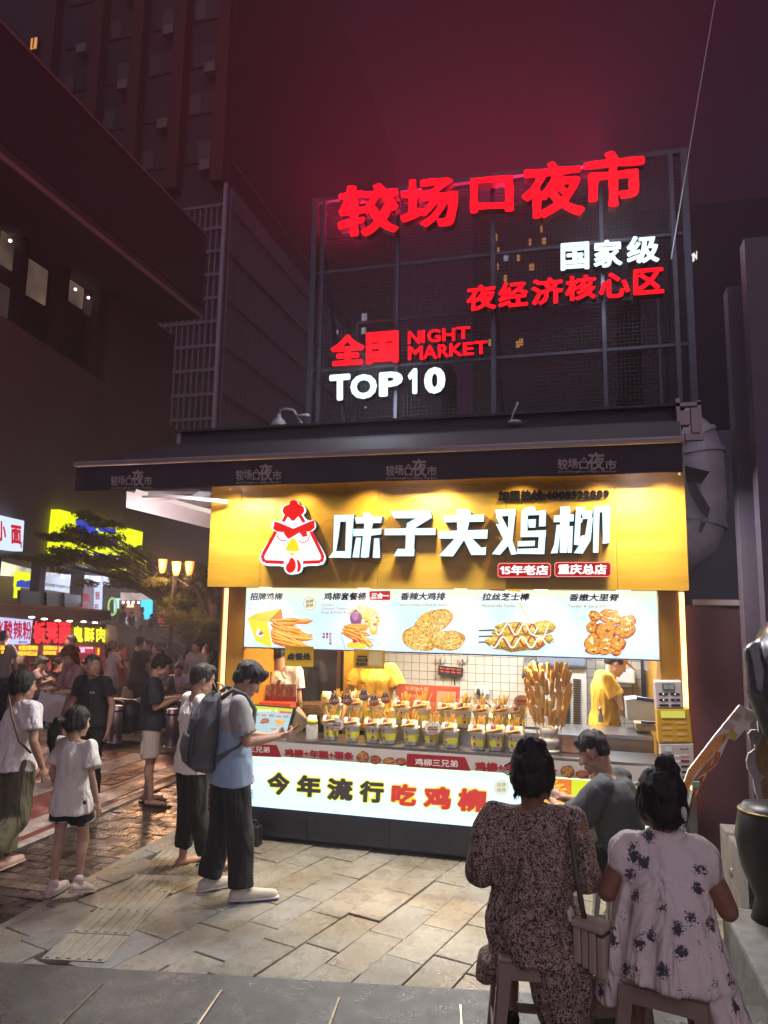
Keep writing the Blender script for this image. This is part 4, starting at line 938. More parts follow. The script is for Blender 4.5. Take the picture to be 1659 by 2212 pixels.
for k in range(13): mb.box(-34,T0+.0,39.66,39.70,9+k*1.62,9.2+k*1.62)
mb.build('floor_band',M_fin,tw,kind='stuff')
MB().box(-34.2,T0-.1,39.9,39.995,8.8,28.6).build('glazing',M_void,tw)
MB().box(T0-.12,T0+.12,39.6,39.86,4,30).build('corner_post',mat('corner_post',(.45,.38,.48),.5),tw)
mb=MB()
for k in range(110): y=40.3+k*.40; mb.box(T0+.001,T0+.22,y-.06,y+.06,4,30)
mb.build('louvre',M_fin,tw,kind='stuff')
mb=MB()
for k in range(9): mb.box(T0+.22,T0+.30,40,84,6+k*3.2,6.14+k*3.2)
mb.build('louvre_rail',M_fin,tw,kind='stuff')
# upper storeys with piers, windows and air conditioners
for x in(-36.5,-32.4,-29.0,-25.6,-22.2): MB().box(x-.45,x+.45,39.2,39.95,30,62).build('pier',M_brown,tw)
M_pane=mat('dim_pane',(.07,.06,.07),.2,emit=(.8,.6,.5),es=.008); M_ac=mat('ac_white',(.22,.19,.19),.6)
for xi,x in enumerate((-34.4,-30.7,-27.3,-23.9)):
    for k in range(6):
        z=32+k*3.6; MB().box(x-1.1,x+1.1,39.90,39.985,z,z+1.7).build('window',M_void,tw)
        if (xi*5+k*3)%4!=1: MB().box(x-1.0+.9*((xi+k)%2),x-.15+.9*((xi+k)%2),39.86,39.895,z+.1,z+1.5).build('pane',M_pane,tw)
        if (xi+k)%2: MB().box(x+.3,x+1.1,39.3,39.8,z-1.0,z-.3).build('air_conditioner',M_ac,tw)
# far tower, top left, with one lit window
a=onY(67,83,39.7); b=onY(82,108,39.7); MB().box(a.x,b.x,39.66,39.75,b.z,a.z).build('window_frame',M_blk,tw)
MB().box(a.x+.1,b.x-.1,39.6,39.65,b.z+.12,a.z-.1).build('lit_window',emat('lit_window',(1,.42,.12),.9),tw)
MB().box((a.x+b.x)/2-.04,(a.x+b.x)/2+.04,39.56,39.59,b.z+.12,a.z-.1).build('window_bar',M_blk,tw)
# big building on the left: wall, lit glazing and the deep eave
lb=thing('mall_building','large dark building with a deep overhanging eave and dim tall windows on the left','building',(-20,20,0))
MB().box(-28,-19.2,10,29.3,4.5,15.0).build('wall',M_bld,lb)
MB().box(-28,-16,6,27.6,15.02,15.5).build('eave',M_bld,lb)
MB().box(-16.3,-15.96,6,27.6,15.51,19.0).build('eave_fascia',M_bld2,lb)
MB().box(-15.95,-15.88,6,27.6,14.96,15.12).build('eave_edge',mat('eave_edge',(.42,.30,.28),.6),lb)
MB().box(-15.95,-15.9,6,27.6,19.0,19.06).build('top_edge',mat('eave_edge',(.42,.30,.28),.6),lb)
M_lit=emat('dim_glass',(.26,.17,.13),.50,var=.85,vscale=.45)
M_lit0=emat('dimmer_glass',(.12,.07,.075),.42,var=.6,vscale=.5)
for k in range(2):
    y=20.0+k*2.15
    MB().box(-19.18,-19.1,y,y+1.75,4.6,14.6).build('glazing',M_void,lb)
for (x0,x1,y0,y1,mm) in((5,50,490,600,M_lit),(58,98,555,660,M_lit),(128,142,585,648,M_lit),(146,178,600,668,M_lit),(184,222,640,700,M_lit0),(226,262,660,738,M_lit0),(0,40,610,760,M_lit0)):
    p=onX(x0,y0,-19.05); q=onX(x1,y1,-19.05); MB().box(-19.09,-19.05,p.y,q.y,q.z,p.z).build('lit_pane',mm,lb)
for (x,y) in((22,520),(163,625),(191,643)): 
    p=onX(x,y,-19.0); MB().ell(p,(.06,.06,.06)).build('ceiling_lamp',emat('star_lamp',(1,.9,.8),3.0),lb)
for k in range(-3,3): y=19.7+k*2.15; MB().box(-19.0,-18.6,y,y+.3,2,15.0).build('mullion',M_bld2,lb)
MB().box(-19.2,-18.3,24.6,29.2,4.6,15.0).build('pier',M_bld,lb)
for yy,zz in((13,10),(16.5,12.0)): MB().box(-18.9,-18.8,yy,yy+.8,zz-.05,zz+.02).build('lamp_tube',emat('faint_tube',(.8,.8,.7),.5),lb)
# dark city block behind the roof sign with scattered lit windows
cb=thing('city_block','dark distant apartment block with scattered lit windows seen through the roof sign','building',(2,60,0))
MB().box(-8,6,60,75,-1,38).build('block_body',mat('far_wall',(.05,.035,.05),.9),cb)
rw=random.Random(9); mb=MB(); mb2=MB()
WM=[emat('far_window_warm',(1,.45,.14),.42),emat('far_window_cool',(.75,.75,.9),.35)]
pts=[(1070,515),(1090,560),(1067,575),(1115,560),(1088,597),(1152,572),(1210,545),(1165,498),(1175,520),(1078,540),(1140,520),(1090,615),(1120,742),(1055,745)]
for (x,y) in pts:
    for k in range(rw.randint(1,2)):
        p=onY(x+rw.uniform(-6,6),y+rw.uniform(-6,6),59.9); w_=rw.uniform(.10,.22); MB().box(p.x-w_,p.x+w_,59.85,59.95,p.z-.3,p.z+.3).build('lit_window',WM[0] if rw.random()<.8 else WM[1],cb)
rb=thing('low_building','low dark building with small cool lit windows behind the left edge of the sign','building',(-14,50,0))
MB().box(-20,-11,62,70,-1,26).build('block_body',mat('far_wall',(.05,.035,.05),.9),rb)
for (x,y,w_,h_) in((787,686,.26,.35),(712,722,.14,.2),(728,718,.14,.2),(712,750,.14,.4),(714,770,.14,.4),(786,715,.2,.3),(700,850,.12,.8),(700,905,.12,1.0),(683,895,.3,.55),(772,858,.1,.1),(797,858,.1,.1),(790,880,.1,.1)):
    p=onY(x,y,61.5); MB().box(p.x-w_,p.x+w_,61.4,61.45,p.z-h_,p.z+h_).build('lit_window',WM[1] if y>700 else WM[1],rb)
rs=thing('rooftop_hotel_sign','tiny glowing white rooftop letters on a far building right of the roof sign','sign',onY(1490,560,58))
mb=MB(); z1=lambda a,b:(a,b); tx(mb,z1,58,'STIN',1483,556,1506,575,.06,None,16,yr=541); mb.build('lettering',emat('tiny_sign',(1,.95,.9),1.2),rs)
MB().box(4,20,60,75,-1,36).build('dark_block',mat('far_wall2',(.045,.03,.05),.9),None,label='plain dark distant building beyond the guy cable on the right',cat='building')
for x,y in((1545,672),(1555,676),(1562,678)): 
    p=onY(x,y,59.8); 
# ------------------------------------------------ upper gallery of the mall (the facade that runs away to the right)
DV=Vector((-math.sin(R(13.3)),math.cos(R(13.3)),0)); NV=Vector((math.cos(R(13.3)),math.sin(R(13.3)),0))
P0=CAM+ray(0,1310)*24; 
def g_(x,y,off=0.0): return onPl(x,y,P0+NV*off,NV)
gal=thing('shop_gallery','two storey shop gallery with bright signs and coloured displays across the street','building',(P0.x,P0.y,0))
def gq(name,pts,m,off=0.0,th=.12,par=gal,**k):
    P=[g_(x,y,off) for x,y in pts]; return MB().poly(P,th,-NV,).build(name,m,par,**k)
M_gal=mat('gallery_wall',(.17,.13,.16),.8,var=.12,vscale=.5); 
gq('upper_wall',[(-60,640),(620,1085),(620,1262),(420,1235),(300,1225),(118,1201),(0,1186),(-60,1178)],M_gal,0,.3)
gq('lower_beam',[(-60,1178),(118,1201),(300,1225),(420,1235),(420,1250),(300,1241),(0,1200),(-60,1196)],M_gal,.05,.2)
# gallery back wall and displays (a few metres behind)
def hq(name,pts,m,off=-3.0,th=.1,par=gal,**k): return gq(name,pts,m,off,th,par,**k)
hq('back_wall',[(-60,1190),(560,1240),(560,1480),(-60,1480)],mat('gallery_back',(.22,.14,.12),.7),-3.6,.2)
hq('ceiling_glow',[(0,1212),(90,1235),(230,1250),(245,1262),(130,1250),(60,1247),(0,1243)],emat('ceiling_glow',(.66,.60,.42),1.5,sampling=False,var=.6,vscale=.8),-3.0)
hq('ceiling_glow',[(92,1238),(232,1245),(240,1264),(180,1268),(100,1250)],emat('ceiling_glow_b',(.55,.58,.78),1.6,sampling=False,var=.6,vscale=.9),-2.95)
E_yel=emat('lit_yellow',srgb(228,236,20),1.25,sampling=True); E_blu=emat('lit_blue',srgb(30,70,190),1.0)
hq('yellow_display',[(37,1233),(82,1241),(82,1272),(34,1268)],E_yel,-2.9); hq('blue_mark',[(42,1256),(50,1253),(58,1257),(66,1254),(76,1258),(79,1271),(40,1268)],E_blu,-2.75)
hq('lightbox_banner',[(82,1241),(178,1258),(178,1285),(80,1270)],emat('pale_banner',srgb(196,205,225),1.3,sampling=True,var=.25,vscale=.6),-2.9)
zU=zoom(0,2000,.30139)
def gt(mb,z,s,x0,y0,x1,y1,yr,off,bold=.03,res=22,**k):
    text(mb,s,g_(*z(x0,y0),off),g_(*z(x1,yr),off),g_(*z(x0,y1),off),bold,0,res=res,**k)
mb=MB(); gt(mb,zU,'一家连老板都不知道卖什么东东的店',535,1090,1025,1135,1152,-2.7,.02,24); mb.build('lettering',M_blk,gal)
hq('yellow_post',[(36,1268),(44,1268),(44,1292),(34,1292)],E_yel,-2.6); 
hq('balustrade',[(44,1275),(175,1286),(175,1320),(44,1314)],mat('balustrade',(.09,.06,.065),.6),-.4)
for x in (102,140): hq('baluster',[(x,1280),(x+2,1280),(x+2,1317),(x,1317)],M_blk,-.3)
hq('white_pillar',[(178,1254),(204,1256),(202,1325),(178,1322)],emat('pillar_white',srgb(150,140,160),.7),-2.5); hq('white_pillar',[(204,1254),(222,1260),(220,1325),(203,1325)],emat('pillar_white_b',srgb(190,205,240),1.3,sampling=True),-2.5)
mb=MB(); 
for s,x0,y0,x1,y1,yr in(('我',1092,1238,1188,1350,1240),('在',1075,1375,1172,1455,1378),('我',1262,1215,1325,1325,1216),('在',1250,1372,1310,1468,1374)): gt(mb,zU,s,x0,y0,x1,y1,yr,-2.3,.03)
mb.build('lettering',emat('dull_red',srgb(190,40,60),.8),gal)
zM=zoom(400,2350,.33152)
def mq(name,pts,m,off=-2.6,**k): return hq(name,[zM(*p) for p in pts],m,off,.1,gal,**k)
E_cy=emat('lit_cyan',srgb(70,205,235),1.5,sampling=True); E_pr=emat('lit_crimson',srgb(170,20,45),1.4,sampling=True)
mq('pale_panel',[(0,60),(25,60),(15,290),(0,290)],emat('lit_ice',srgb(170,225,245),1.3),-2.7)
mq('pale_panel',[(190,130),(255,130),(245,560),(235,560),(240,350),(190,300)],emat('lit_ice',srgb(170,225,245),1.3),-2.7)
mq('pale_panel',[(250,350),(440,360),(430,590),(240,560)],emat('lit_grey',srgb(150,150,175),1.1,var=.2,vscale=1),-2.2)
mq('black_grille',[(385,400),(445,400),(445,560),(385,560)],emat('lit_grey2',srgb(80,80,90),.8,var=.7,vscale=6),-2.1)
mq('brown_room',[(255,155),(512,160),(500,365),(255,350)],emat('room_brown',srgb(125,70,60),.8,var=.3,vscale=.8),-2.5)
mq('room_ceiling',[(270,60),(800,80),(850,120),(700,155),(270,155)],emat('room_ceil',srgb(185,165,160),1.1,var=.5,vscale=.7),-2.45)
mq('cyan_panel',[(515,148),(648,142),(640,385),(505,385)],E_cy,-2.4)
mq('wood_frame',[(648,145),(715,155),(705,440),(640,420)],mat('wood_frame',(.09,.04,.035),.6),-2.35)
mq('crimson_panel',[(715,185),(870,190),(860,500),(700,430)],E_pr,-2.4)
mq('green_panel',[(880,330),(1010,330),(985,515),(880,515)],emat('lit_green',srgb(120,190,160),1.2,var=.6,vscale=2.2),-2.4)
mq('pink_panel',[(880,515),(1040,520),(1050,560),(880,580)],emat('lit_pink',srgb(225,90,90),1.3,var=.4,vscale=2),-2.3)
mq('cyan_panel',[(1120,590),(1250,590),(1255,630),(1130,630)],E_cy,-2.3)
mq('pink_panel',[(1060,545),(1250,550),(1250,590),(1060,590)],emat('lit_pink',srgb(225,90,90),1.3,var=.4,vscale=2),-2.28)
for x,y in((280,178),(340,178),(400,178),(465,182),(770,188)): 
    p=g_(*zM(x,y),-2.2); MB().ell(p,(.07,.07,.07)).build('spot_lamp',emat('star_lamp',(1,.9,.8),3.0),gal)
for x,y in((345,240),(388,240)): p=g_(*zM(x,y),-2.2); MB().lathe([(.05,.22),(.10,0)],p,10).build('wall_lamp_shade',emat('wall_lamp',(1,.75,.45),1.4),gal)
p=g_(*zM(815,220),-2.0); mb=MB()
for k in range(90):
    v=Vector((rw.gauss(0,1),rw.gauss(0,1),rw.gauss(0,1))).normalized(); mb.ell(p+v*rw.uniform(.5,.62),(.05,.05,.05),n=5,m=3)
mb.build('crystal_ball',emat('crystal',srgb(225,205,195),.75,var=.5,vscale=9),gal,kind='stuff')
mb=MB()
for k in range(24):
    a=2*math.pi*k/24; p=g_(*zM(150+48*math.cos(a),230+100*math.sin(a)),-2.1); mb.ell(p,(.06,.06,.06),n=6,m=4)
mb.build('bulb_ring',emat('bulb_green',srgb(170,225,110),.9),gal)
# signs on the upper wall
us=thing('noodle_shop_sign','big glowing white sign with red noodle shop characters on the upper wall far left','sign',g_(20,1188,.3))
P=[g_(*zU(*p),.35) for p in((-180,160),(322,277),(300,683),(-180,625))]; MB().poly(P,.3,-NV).build('sign_box',emat('white_sign_l',srgb(212,232,250),1.1,sampling=True),us)
mb=MB(); gt(mb,zU,'小',-45,265,82,540,290,.38,.05,30); gt(mb,zU,'面',145,325,282,580,345,.38,.045,34); gt(mb,zU,'馆',265,545,292,635,550,.38,.03,16); mb.build('lettering',emat('sign_crimson',srgb(205,20,50),1.0),us)
ys_=thing('yellow_billboard','big glowing yellow billboard with blue letters half hidden behind the tree','billboard',g_(200,1200,.3))
P=[g_(*zU(*p),.35) for p in((795,125),(1005,180),(1300,265),(1700,372),(1990,450),(1960,1000),(1290,862),(732,745))]; MB().poly(P,.3,-NV).build('sign_box',E_yel,ys_)
mb=MB(); gt(mb,zU,'张二',1000,240,1560,560,360,.38,.10,24); gt(mb,zU,'SUPER',950,640,1700,760,760,.38,.05,20); mb.build('lettering',emat('sign_blue',srgb(40,70,200),1.0),ys_)
# ------------------------------------------------ lower row of food stalls
zO=zoom(0,2450,.36166)
A0=CAM+ray(-40,1400)*15.5; A1=CAM+ray(262,1420)*21.0
DL=Vector((A1.x-A0.x,A1.y-A0.y,0)).normalized(); NL=Vector((DL.y,-DL.x,0))
if NL.dot(CAM-A0)<0: NL=-NL
def s_(x,y,off=0.0): return onPl(x,y,A0+NL*off,NL)
def sq(name,pts,m,par,off=0.0,th=.15,**k):
    P=[s_(*zO(*p),off) for p in pts]; return MB().poly(P,th,-NL).build(name,m,par,**k)
def st_(mb,s,x0,y0,x1,y1,yr,off,bold=.04,res=26,depth=0,**k):
    text(mb,s,s_(*zO(x0,y0),off),s_(*zO(x1,yr),off),s_(*zO(x0,y1),off),bold,depth,out=NL,res=res,**k)
M_stall=mat('stall_dark',(.05,.03,.035),.7,var=.3); M_sred=mat('stall_red',(.30,.03,.045),.6,var=.2); M_int=mat('stall_inside',(.16,.08,.06),.8,var=.3)
E_lyel=emat('led_yellow',(1,.62,.03),1.3,sampling=True); E_lred=emat('led_red',(1,.015,.03),1.6,sampling=True); E_lyel2=emat('led_lemon',(1,.88,.02),1.4,sampling=True)
roof=thing('stall_roof','long dark flat roof canopy running over the row of food stalls','canopy',s_(*zO(500,60)))
sq('roof_edge',[(-40,-75),(1225,-10),(1230,85),(800,108),(365,78),(-40,40)],M_stall,roof,.35,.5)
MB().poly([s_(*zO(-40,-118),.3),s_(*zO(1225,-25),.3),s_(*zO(1225,-12),.3),s_(*zO(-40,-78),.3)],.1,-NL).build('roof_top',mat('roof_line',(.12,.09,.10),.6),roof)
for x,y in((350,52),(490,72),(640,92),(770,96),(925,102),(1050,112)):
    p=s_(*zO(x,y),.62); MB().ell(p,(.065,.06,.02),n=10,m=6).build('spotlight',emat('stall_spot',(1,.93,.85),4),roof)
    lamp('spotlight_beam','SPOT',p+Vector((0,0,-.04)),45,(1,.85,.75),.06,target=p-NL*.55+Vector((0,0,-1.0)),spot=100)
def stall(lab,sgn,low,lowtx,cx0,cx1,loc):
    t=thing('food_stall',lab,'food stall',loc); return t
s1=thing('food_stall','food stall with glowing white sign and purple red hot sour noodle characters','food stall',s_(*zO(150,450)))
sq('sign_box',[(-60,38),(365,72),(332,355),(-60,345)],emat('stall_white',srgb(196,205,255),1.05,sampling=True),s1,.15)
mb=MB(); 
for s,x0,y0,x1,y1 in(('兆',-62,85,40,300),('酸',42,82,140,300),('辣',148,88,248,300),('粉',250,95,350,300)): st_(mb,s,x0,y0,x1,y1,y0+6,.18,.03,40)
mb.build('lettering',emat('sign_magenta',srgb(180,16,60),1.0),s1)
mb=MB(); st_(mb,'重庆总店',205,315,300,342,315,.18,.03,20); mb.build('lettering',M_blk,s1)
s2=thing('food_stall','food stall with big glowing red bench noodle characters on a brown board','food stall',s_(*zO(560,450)))
sq('sign_board',[(365,75),(800,108),(785,360),(332,355)],mat('brown_board',(.14,.09,.07),.6),s2,.15)
for s,x0,y0,x1,y1 in(('板',368,92,502,340),('凳',508,100,640,342),('面',650,105,782,345)):
    mb=MB(); st_(mb,s,x0-4,y0-4,x1+4,y1+4,y0+2,.2,.06,34,.02); mb.build('letter_back',mat('dark_red_back',(.25,.005,.01),.5),s2)
    mb=MB(); st_(mb,s,x0,y0,x1,y1,y0+8,.26,.04,44,0); mb.build('letter',E_lred,s2)
s3=thing('food_stall','food stall with glowing yellow crispy pork characters on a brown board','food stall',s_(*zO(980,460)))
sq('sign_board',[(802,108),(1195,150),(1172,375),(788,362)],mat('brown_board',(.14,.09,.07),.6),s3,.15)
for s,x0,y0,x1,y1 in(('鬼',808,145,918,325),('酥',935,162,1045,322),('肉',1065,158,1165,325)):
    mb=MB(); st_(mb,s,x0,y0,x1,y1,y0+10,.24,.035,44,.0); mb.build('letter',E_lyel2,s3)
bn=[(s1,'老重庆酸辣粉','解放碑地区总店',(205,362,420,420),(200,425,412,478)),(s1,'总店','地区',(0,360,110,415),(10,420,90,460)),(s2,'板凳面老店','招牌板凳面',(482,365,632,415),(478,420,622,468))]
for par,a,b,r1,r2 in bn:
    sq('led_banner',[(r1[0]-6,r1[1]-4),(r1[2]+6,r1[1]+2),(r2[2]+6,r2[3]+4),(r2[0]-6,r2[3]+2)],mat('banner_red',(.12,.01,.015),.5,emit=(.35,.02,.03),es=.5),par,.3,.03)
    mb=MB(); st_(mb,a,*r1,r1[1]+3,.33,.05,18); st_(mb,b,*r2,r2[1]+3,.33,.05,18); mb.build('lettering',E_lyel,par)
sq('led_banner',[(638,370),(1035,375),(1032,450),(638,448)],mat('banner_red2',(.25,.01,.04),.5,emit=(.6,.03,.12),es=.7),s3,.3,.03)
mb=MB(); st_(mb,'鬼酥肉',650,378,755,440,380,.33,.05,18); mb.build('lettering',E_lyel,s3); mb=MB(); st_(mb,'重庆总店',768,380,938,442,382,.33,.04,20); st_(mb,'欢迎光临',945,380,1030,402,382,.33,.03,14); mb.build('lettering',emat('led_pinkwhite',(1,.75,.85),1.3),s3)
# stall bodies: back wall, counters, posts, side
for par,x0,x1 in((s1,-60,335),(s2,338,785),(s3,790,1160)):
    sq('back_wall',[(x0,345),(x1,360),(x1,700),(x0,700)],M_int,par,-1.3,.1)
    sq('counter',[(x0,565),(x1-8,575),(x1-8,760),(x0,760)],M_stall,par,.1,.6); sq('counter_edge',[(x0,556),(x1-8,566),(x1-8,575),(x0,565)],M_steel,par,.13,.6)
    sq('post',[(x1-12,345),(x1,345),(x1,760),(x1-12,760)],M_sred,par,.2,.1)
    c=s_(*zO((x0+x1)/2,470),-.3); lamp('stall_light','POINT',c+Vector((0,0,.35)),18,(1,.62,.38),.12)
sq('menu_sheet',[(445,470),(508,475),(505,640),(440,640)],mat('menu_sheet',(.6,.55,.5),.6,var=.25,vscale=30),s2,.2,.02)
sq('red_post',[(535,470),(568,470),(565,640),(532,640)],M_sred,s2,.25,.1)
sq('picture_frame',[(850,478),(920,480),(918,620),(850,620)],mat('frame_grey',(.2,.14,.14),.5),s3,-.6,.05)
rc=thing('red_booth','dark red booth with a vertical yellow plaque and white script beside the stalls','booth',s_(*zO(1200,600)))
sq('booth_front',[(1040,378),(1395,385),(1390,700),(1040,700)],mat('booth_red',(.42,.02,.06),.5,emit=(.8,.02,.08),es=.12),rc,.0,.8)
sq('vertical_plaque',[(1070,385),(1115,387),(1110,480),(1066,478)],mat('plaque_red',(.5,.02,.02),.5,emit=(1,.1,.02),es=.4),rc,.04,.03)
mb=MB(); st_(mb,'鬼酥肉',1080,395,1103,470,395,.06,.05,14,vertical=True); mb.build('lettering',E_lyel,rc)
mb=MB(); st_(mb,'WZ9',1165,425,1225,480,430,.04,.0,18,slant=.2); mb.build('lettering',emat('script_pink',(.8,.35,.4),.6),rc)
# white ceramic gourd-shaped figure end of the stall roof
gd=thing('pale_roof_ornament','pale rounded drooping ornament on the end of the stall row','ornament',s_(*zO(1215,290),.3))
mb=MB(); mb.path([s_(*zO(*p),.3) for p in((1190,150),(1215,190),(1215,260),(1225,310),(1260,340),(1300,368))],[.05,.17,.20,.17,.13,.05],14); mb.build('ornament_body',mat('bone_white',(.62,.55,.42),.5,bump=.3,bscale=30),gd,smooth=True)
# ------------------------------------------------ terrace, stairs, railings behind
M_terr=mat('terrace_stone',(.06,.045,.045),.8,var=.3,vscale=2)
ter=thing('raised_terrace','dark raised terrace with boulders between the stalls and the lit gallery','terrace',(-14,30,0))
a=onY(*zM(120,560),29); b=onY(*zM(620,650),31); 
MB().box(-19,-9.5,29,44,-1,.25).build('terrace_block',M_terr,ter)
for k,(x,y,r) in enumerate(((180,520,.8),(250,610,1.0),(330,640,1.1),(420,680,1.0),(150,640,.8),(520,700,.9),(600,690,.9),(700,640,1.0),(950,660,1.3),(1050,720,1.0))):
    p=onY(*zM(x,y),26.5+k*.1); mb=MB(); mb.ell(p+Vector((0,0,-.2)),(r,r*.7,r*.62),n=14,m=9)
    o=mb.build('rock',mat('rock',(.07,.05,.045),.9,var=.4,vscale=3,bump=.6,bscale=6),ter,smooth=True)
    for v in o.data.vertices:
        q=v.co; n_=noise.noise(q*1.7)*.28; v.co=q*(1) + (q-Vector(p)+Vector((0,0,0))).normalized()*n_ if False else q+Vector((noise.noise(q*1.3),noise.noise(q*1.3+Vector((9,0,0))),noise.noise(q*1.3+Vector((0,9,0)))))*.3
stf=thing('staircase','dark outdoor staircase with metal railings climbing to the terrace','staircase',(-13,27,0))
P1=onY(*zM(500,450),30); P2=onY(*zM(1140,770),22)
for k in range(12):
    t=k/12; c=P1.lerp(P2,t)+Vector((0,0,-1.1)); MB().box(c.x-.9,c.x+.9,c.y-.5,c.y+.5,c.z-.2,c.z).build('step',M_terr,stf)
for dx,dy in((0,0),(-1.3,.6)):
    for dz in(0,-.35,-.7): MB().bar(P1+Vector((dx,dy,dz)),P2+Vector((dx,dy,dz)),.05,.05).build('rail',M_frame,stf)
    for k in range(9): c=P1.lerp(P2,k/8)+Vector((dx,dy,0)); MB().box(c.x-.03,c.x+.03,c.y-.03,c.y+.03,c.z-1.1,c.z).build('baluster',M_frame,stf)
hs=thing('red_street_sign','small dark red street name sign with white characters by the lamp post','sign',onY(*zM(745,460),18))
mb=MB(); mb.poly([onY(*zM(*p),18) for p in((640,430),(858,432),(855,488),(637,482))],.05,(0,1,0)); mb.build('sign_plate',mat('maroon_sign',(.08,.012,.02),.5),hs)
mb=MB(); tx(mb,zM,17.97,'十八梯老街',655,445,830,472,.01,None,16); mb.build('lettering',mat('sign_text_dim',(.5,.4,.4),.6,emit=(.5,.3,.3),es=.15),hs)
# ------------------------------------------------ three-headed street lamp
zH=zoom(0,1900,.5425)
YLp=15.0
lp=thing('street_lamp','dark street lamp post with three glowing orange glass lanterns','street lamp',onY(*zH(1255,1340),YLp))
base=onY(*zH(1250,1340),YLp); top=onY(*zH(1285,700),YLp)
base.z=gz(YLp)
MB().tube(base,base+Vector((0,0,.5)),.11,.08,12).tube(base+Vector((0,0,.5)),top,.055,.04,12).build('lamp_post',M_dark,lp,smooth=True)
E_lan=mat('lantern_glass',(.8,.45,.2),.3,emit=(1,.26,.05),es=1.3); E_bulb=emat('lantern_bulb',(1,.72,.35),6.0)
for k,(x,y) in enumerate(((1200,672),(1300,690),(1398,688))):
    c=onY(*zH(x,y),YLp-(.25 if k==1 else 0)); s=.19 
    mb=MB(); mb.lathe([(.055,-.16),(.085,-.04),(.105,.14),(.11,.16),(.0,.17)],c,10); la=mb.build('lantern',E_lan,lp,smooth=True)
    MB().lathe([(.0,-.22),(.05,-.20),(.065,-.16)],c,10).build('lantern_base',M_dark,lp); MB().ell(c,(.035,.035,.07)).build('bulb',E_bulb,lp)
    MB().path([c+Vector((0,0,-.25)),c+Vector((0,0,-.42)),top+Vector((0,0,-.15))],.025,6).build('lamp_arm',M_dark,lp)
    lamp('lantern_light','POINT',c+Vector((0,-.35,-.05)),45,(1,.50,.20),.15)
# ------------------------------------------------ tree: trunk, limbs, thousands of leaves
def leaves(mb,c,r,n,rnd,size=.09,flatn=.8):
    for k in range(n):
        v=Vector((rnd.gauss(0,1),rnd.gauss(0,1),rnd.gauss(0,1)*flatn)); v=v.normalized()*(rnd.random()**.45)
        p=c+Vector((v.x*r[0],v.y*r[1],v.z*r[2])); a=Vector((rnd.gauss(0,1),rnd.gauss(0,1),rnd.gauss(0,.6))).normalized(); b=a.orthogonal().normalized(); s=size*rnd.uniform(.6,1.4)
        mb.add([p-a*s,p+b*s*.42,p+a*s,p-b*s*.42],[(0,1,2,3)])
M_leaf=mat('tree_leaf',(.06,.075,.025),.5,var=.5,vscale=1.5)
_t=M_leaf.node_tree; _b=_t.nodes['Principled BSDF']; _o=[n for n in _t.nodes if n.type=='OUTPUT_MATERIAL'][0]; _tr=_t.nodes.new('ShaderNodeBsdfTranslucent'); _tr.inputs[0].default_value=(.22,.24,.04,1); _mx=_t.nodes.new('ShaderNodeMixShader'); _mx.inputs[0].default_value=.45; _t.links.new(_b.outputs[0],_mx.inputs[1]); _t.links.new(_tr.outputs[0],_mx.inputs[2]); _t.links.new(_mx.outputs[0],_o.inputs[0]); M_bark=mat('bark',(.05,.035,.028),.9,var=.3,bump=.6,bscale=20)
def tree(label,base,clumps,loc_limbs,seed,size=.09,nper=420):
    t=thing('street_tree',label,'tree',base); rnd=random.Random(seed)
    top=base+Vector((0,0,2.6)); mb=MB(); mb.path([base,base+Vector((.05,0,1.2)),top],[.16,.12,.10],10); mb.build('trunk',M_bark,t,smooth=True)
    for c,r in clumps: MB().path([top-Vector((0,0,.5)),top.lerp(c,.5)+Vector((0,0,.15)),c],[.07,.04,.012],6).build('limb',M_bark,t,smooth=True)
    mb=MB()
    for c,r in clumps:
        for q in range(6):
            o=Vector((rnd.gauss(0,.5)*r[0],rnd.gauss(0,.5)*r[1],rnd.gauss(0,.5)*r[2])); leaves(mb,c+o,(r[0]*.55,r[1]*.6,r[2]*.5),nper//6,rnd,size)
    mb.build('crown',M_leaf,t,kind='stuff')
YT_=17.5
sc_=YT_/1540
def cz(lst,Y): return [(onY(*zH(x,y),Y+dy),Vector((rx*.293*sc_*1.0,.9,ry*.293*sc_))) for x,y,rx,ry,dy in lst]
b1=onY(*zH(1470,1250),YT_); b1.z=gz(YT_)
tree('broad street tree with dark leaves hanging in front of the yellow billboard',b1,cz([(600,420,110,110,0),(700,350,120,70,.4),(480,560,90,90,0),(640,560,140,100,0),(800,480,130,110,.5),(880,620,150,110,0),(700,640,120,60,-.4),(470,650,90,60,0),(360,640,110,40,-.3),(980,700,130,120,.3),(890,770,90,70,0),(1010,560,90,80,.6),(430,450,50,50,0)],YT_),None,4,.045,1250)
b2=onY(*zH(1560,1300),15.5); b2.z=gz(15.5)
tree('dense street tree between the lamp post and the kiosk',b2,cz([(1190,800,80,50,0),(1300,800,110,60,0),(1400,880,130,120,.4),(1500,980,120,150,.2),(1420,1080,130,100,0),(1540,800,90,110,.5),(1560,1120,90,110,0),(1480,700,90,60,.5),(1350,980,90,90,0),(1480,1190,110,60,0)],15.5),None,8,.045,1700)
# market glow that the stalls and shop fronts throw on the street
lamp('gallery_light','AREA',g_(230,1262,.5),70,(.75,.85,1),5,target=g_(230,1262,6)+Vector((0,-8,-3)),size_y=1.5)
lamp('stall_row_light','AREA',s_(110,1385,.9),60,(1,.62,.50),5.5,target=s_(110,1500,6),size_y=.5)
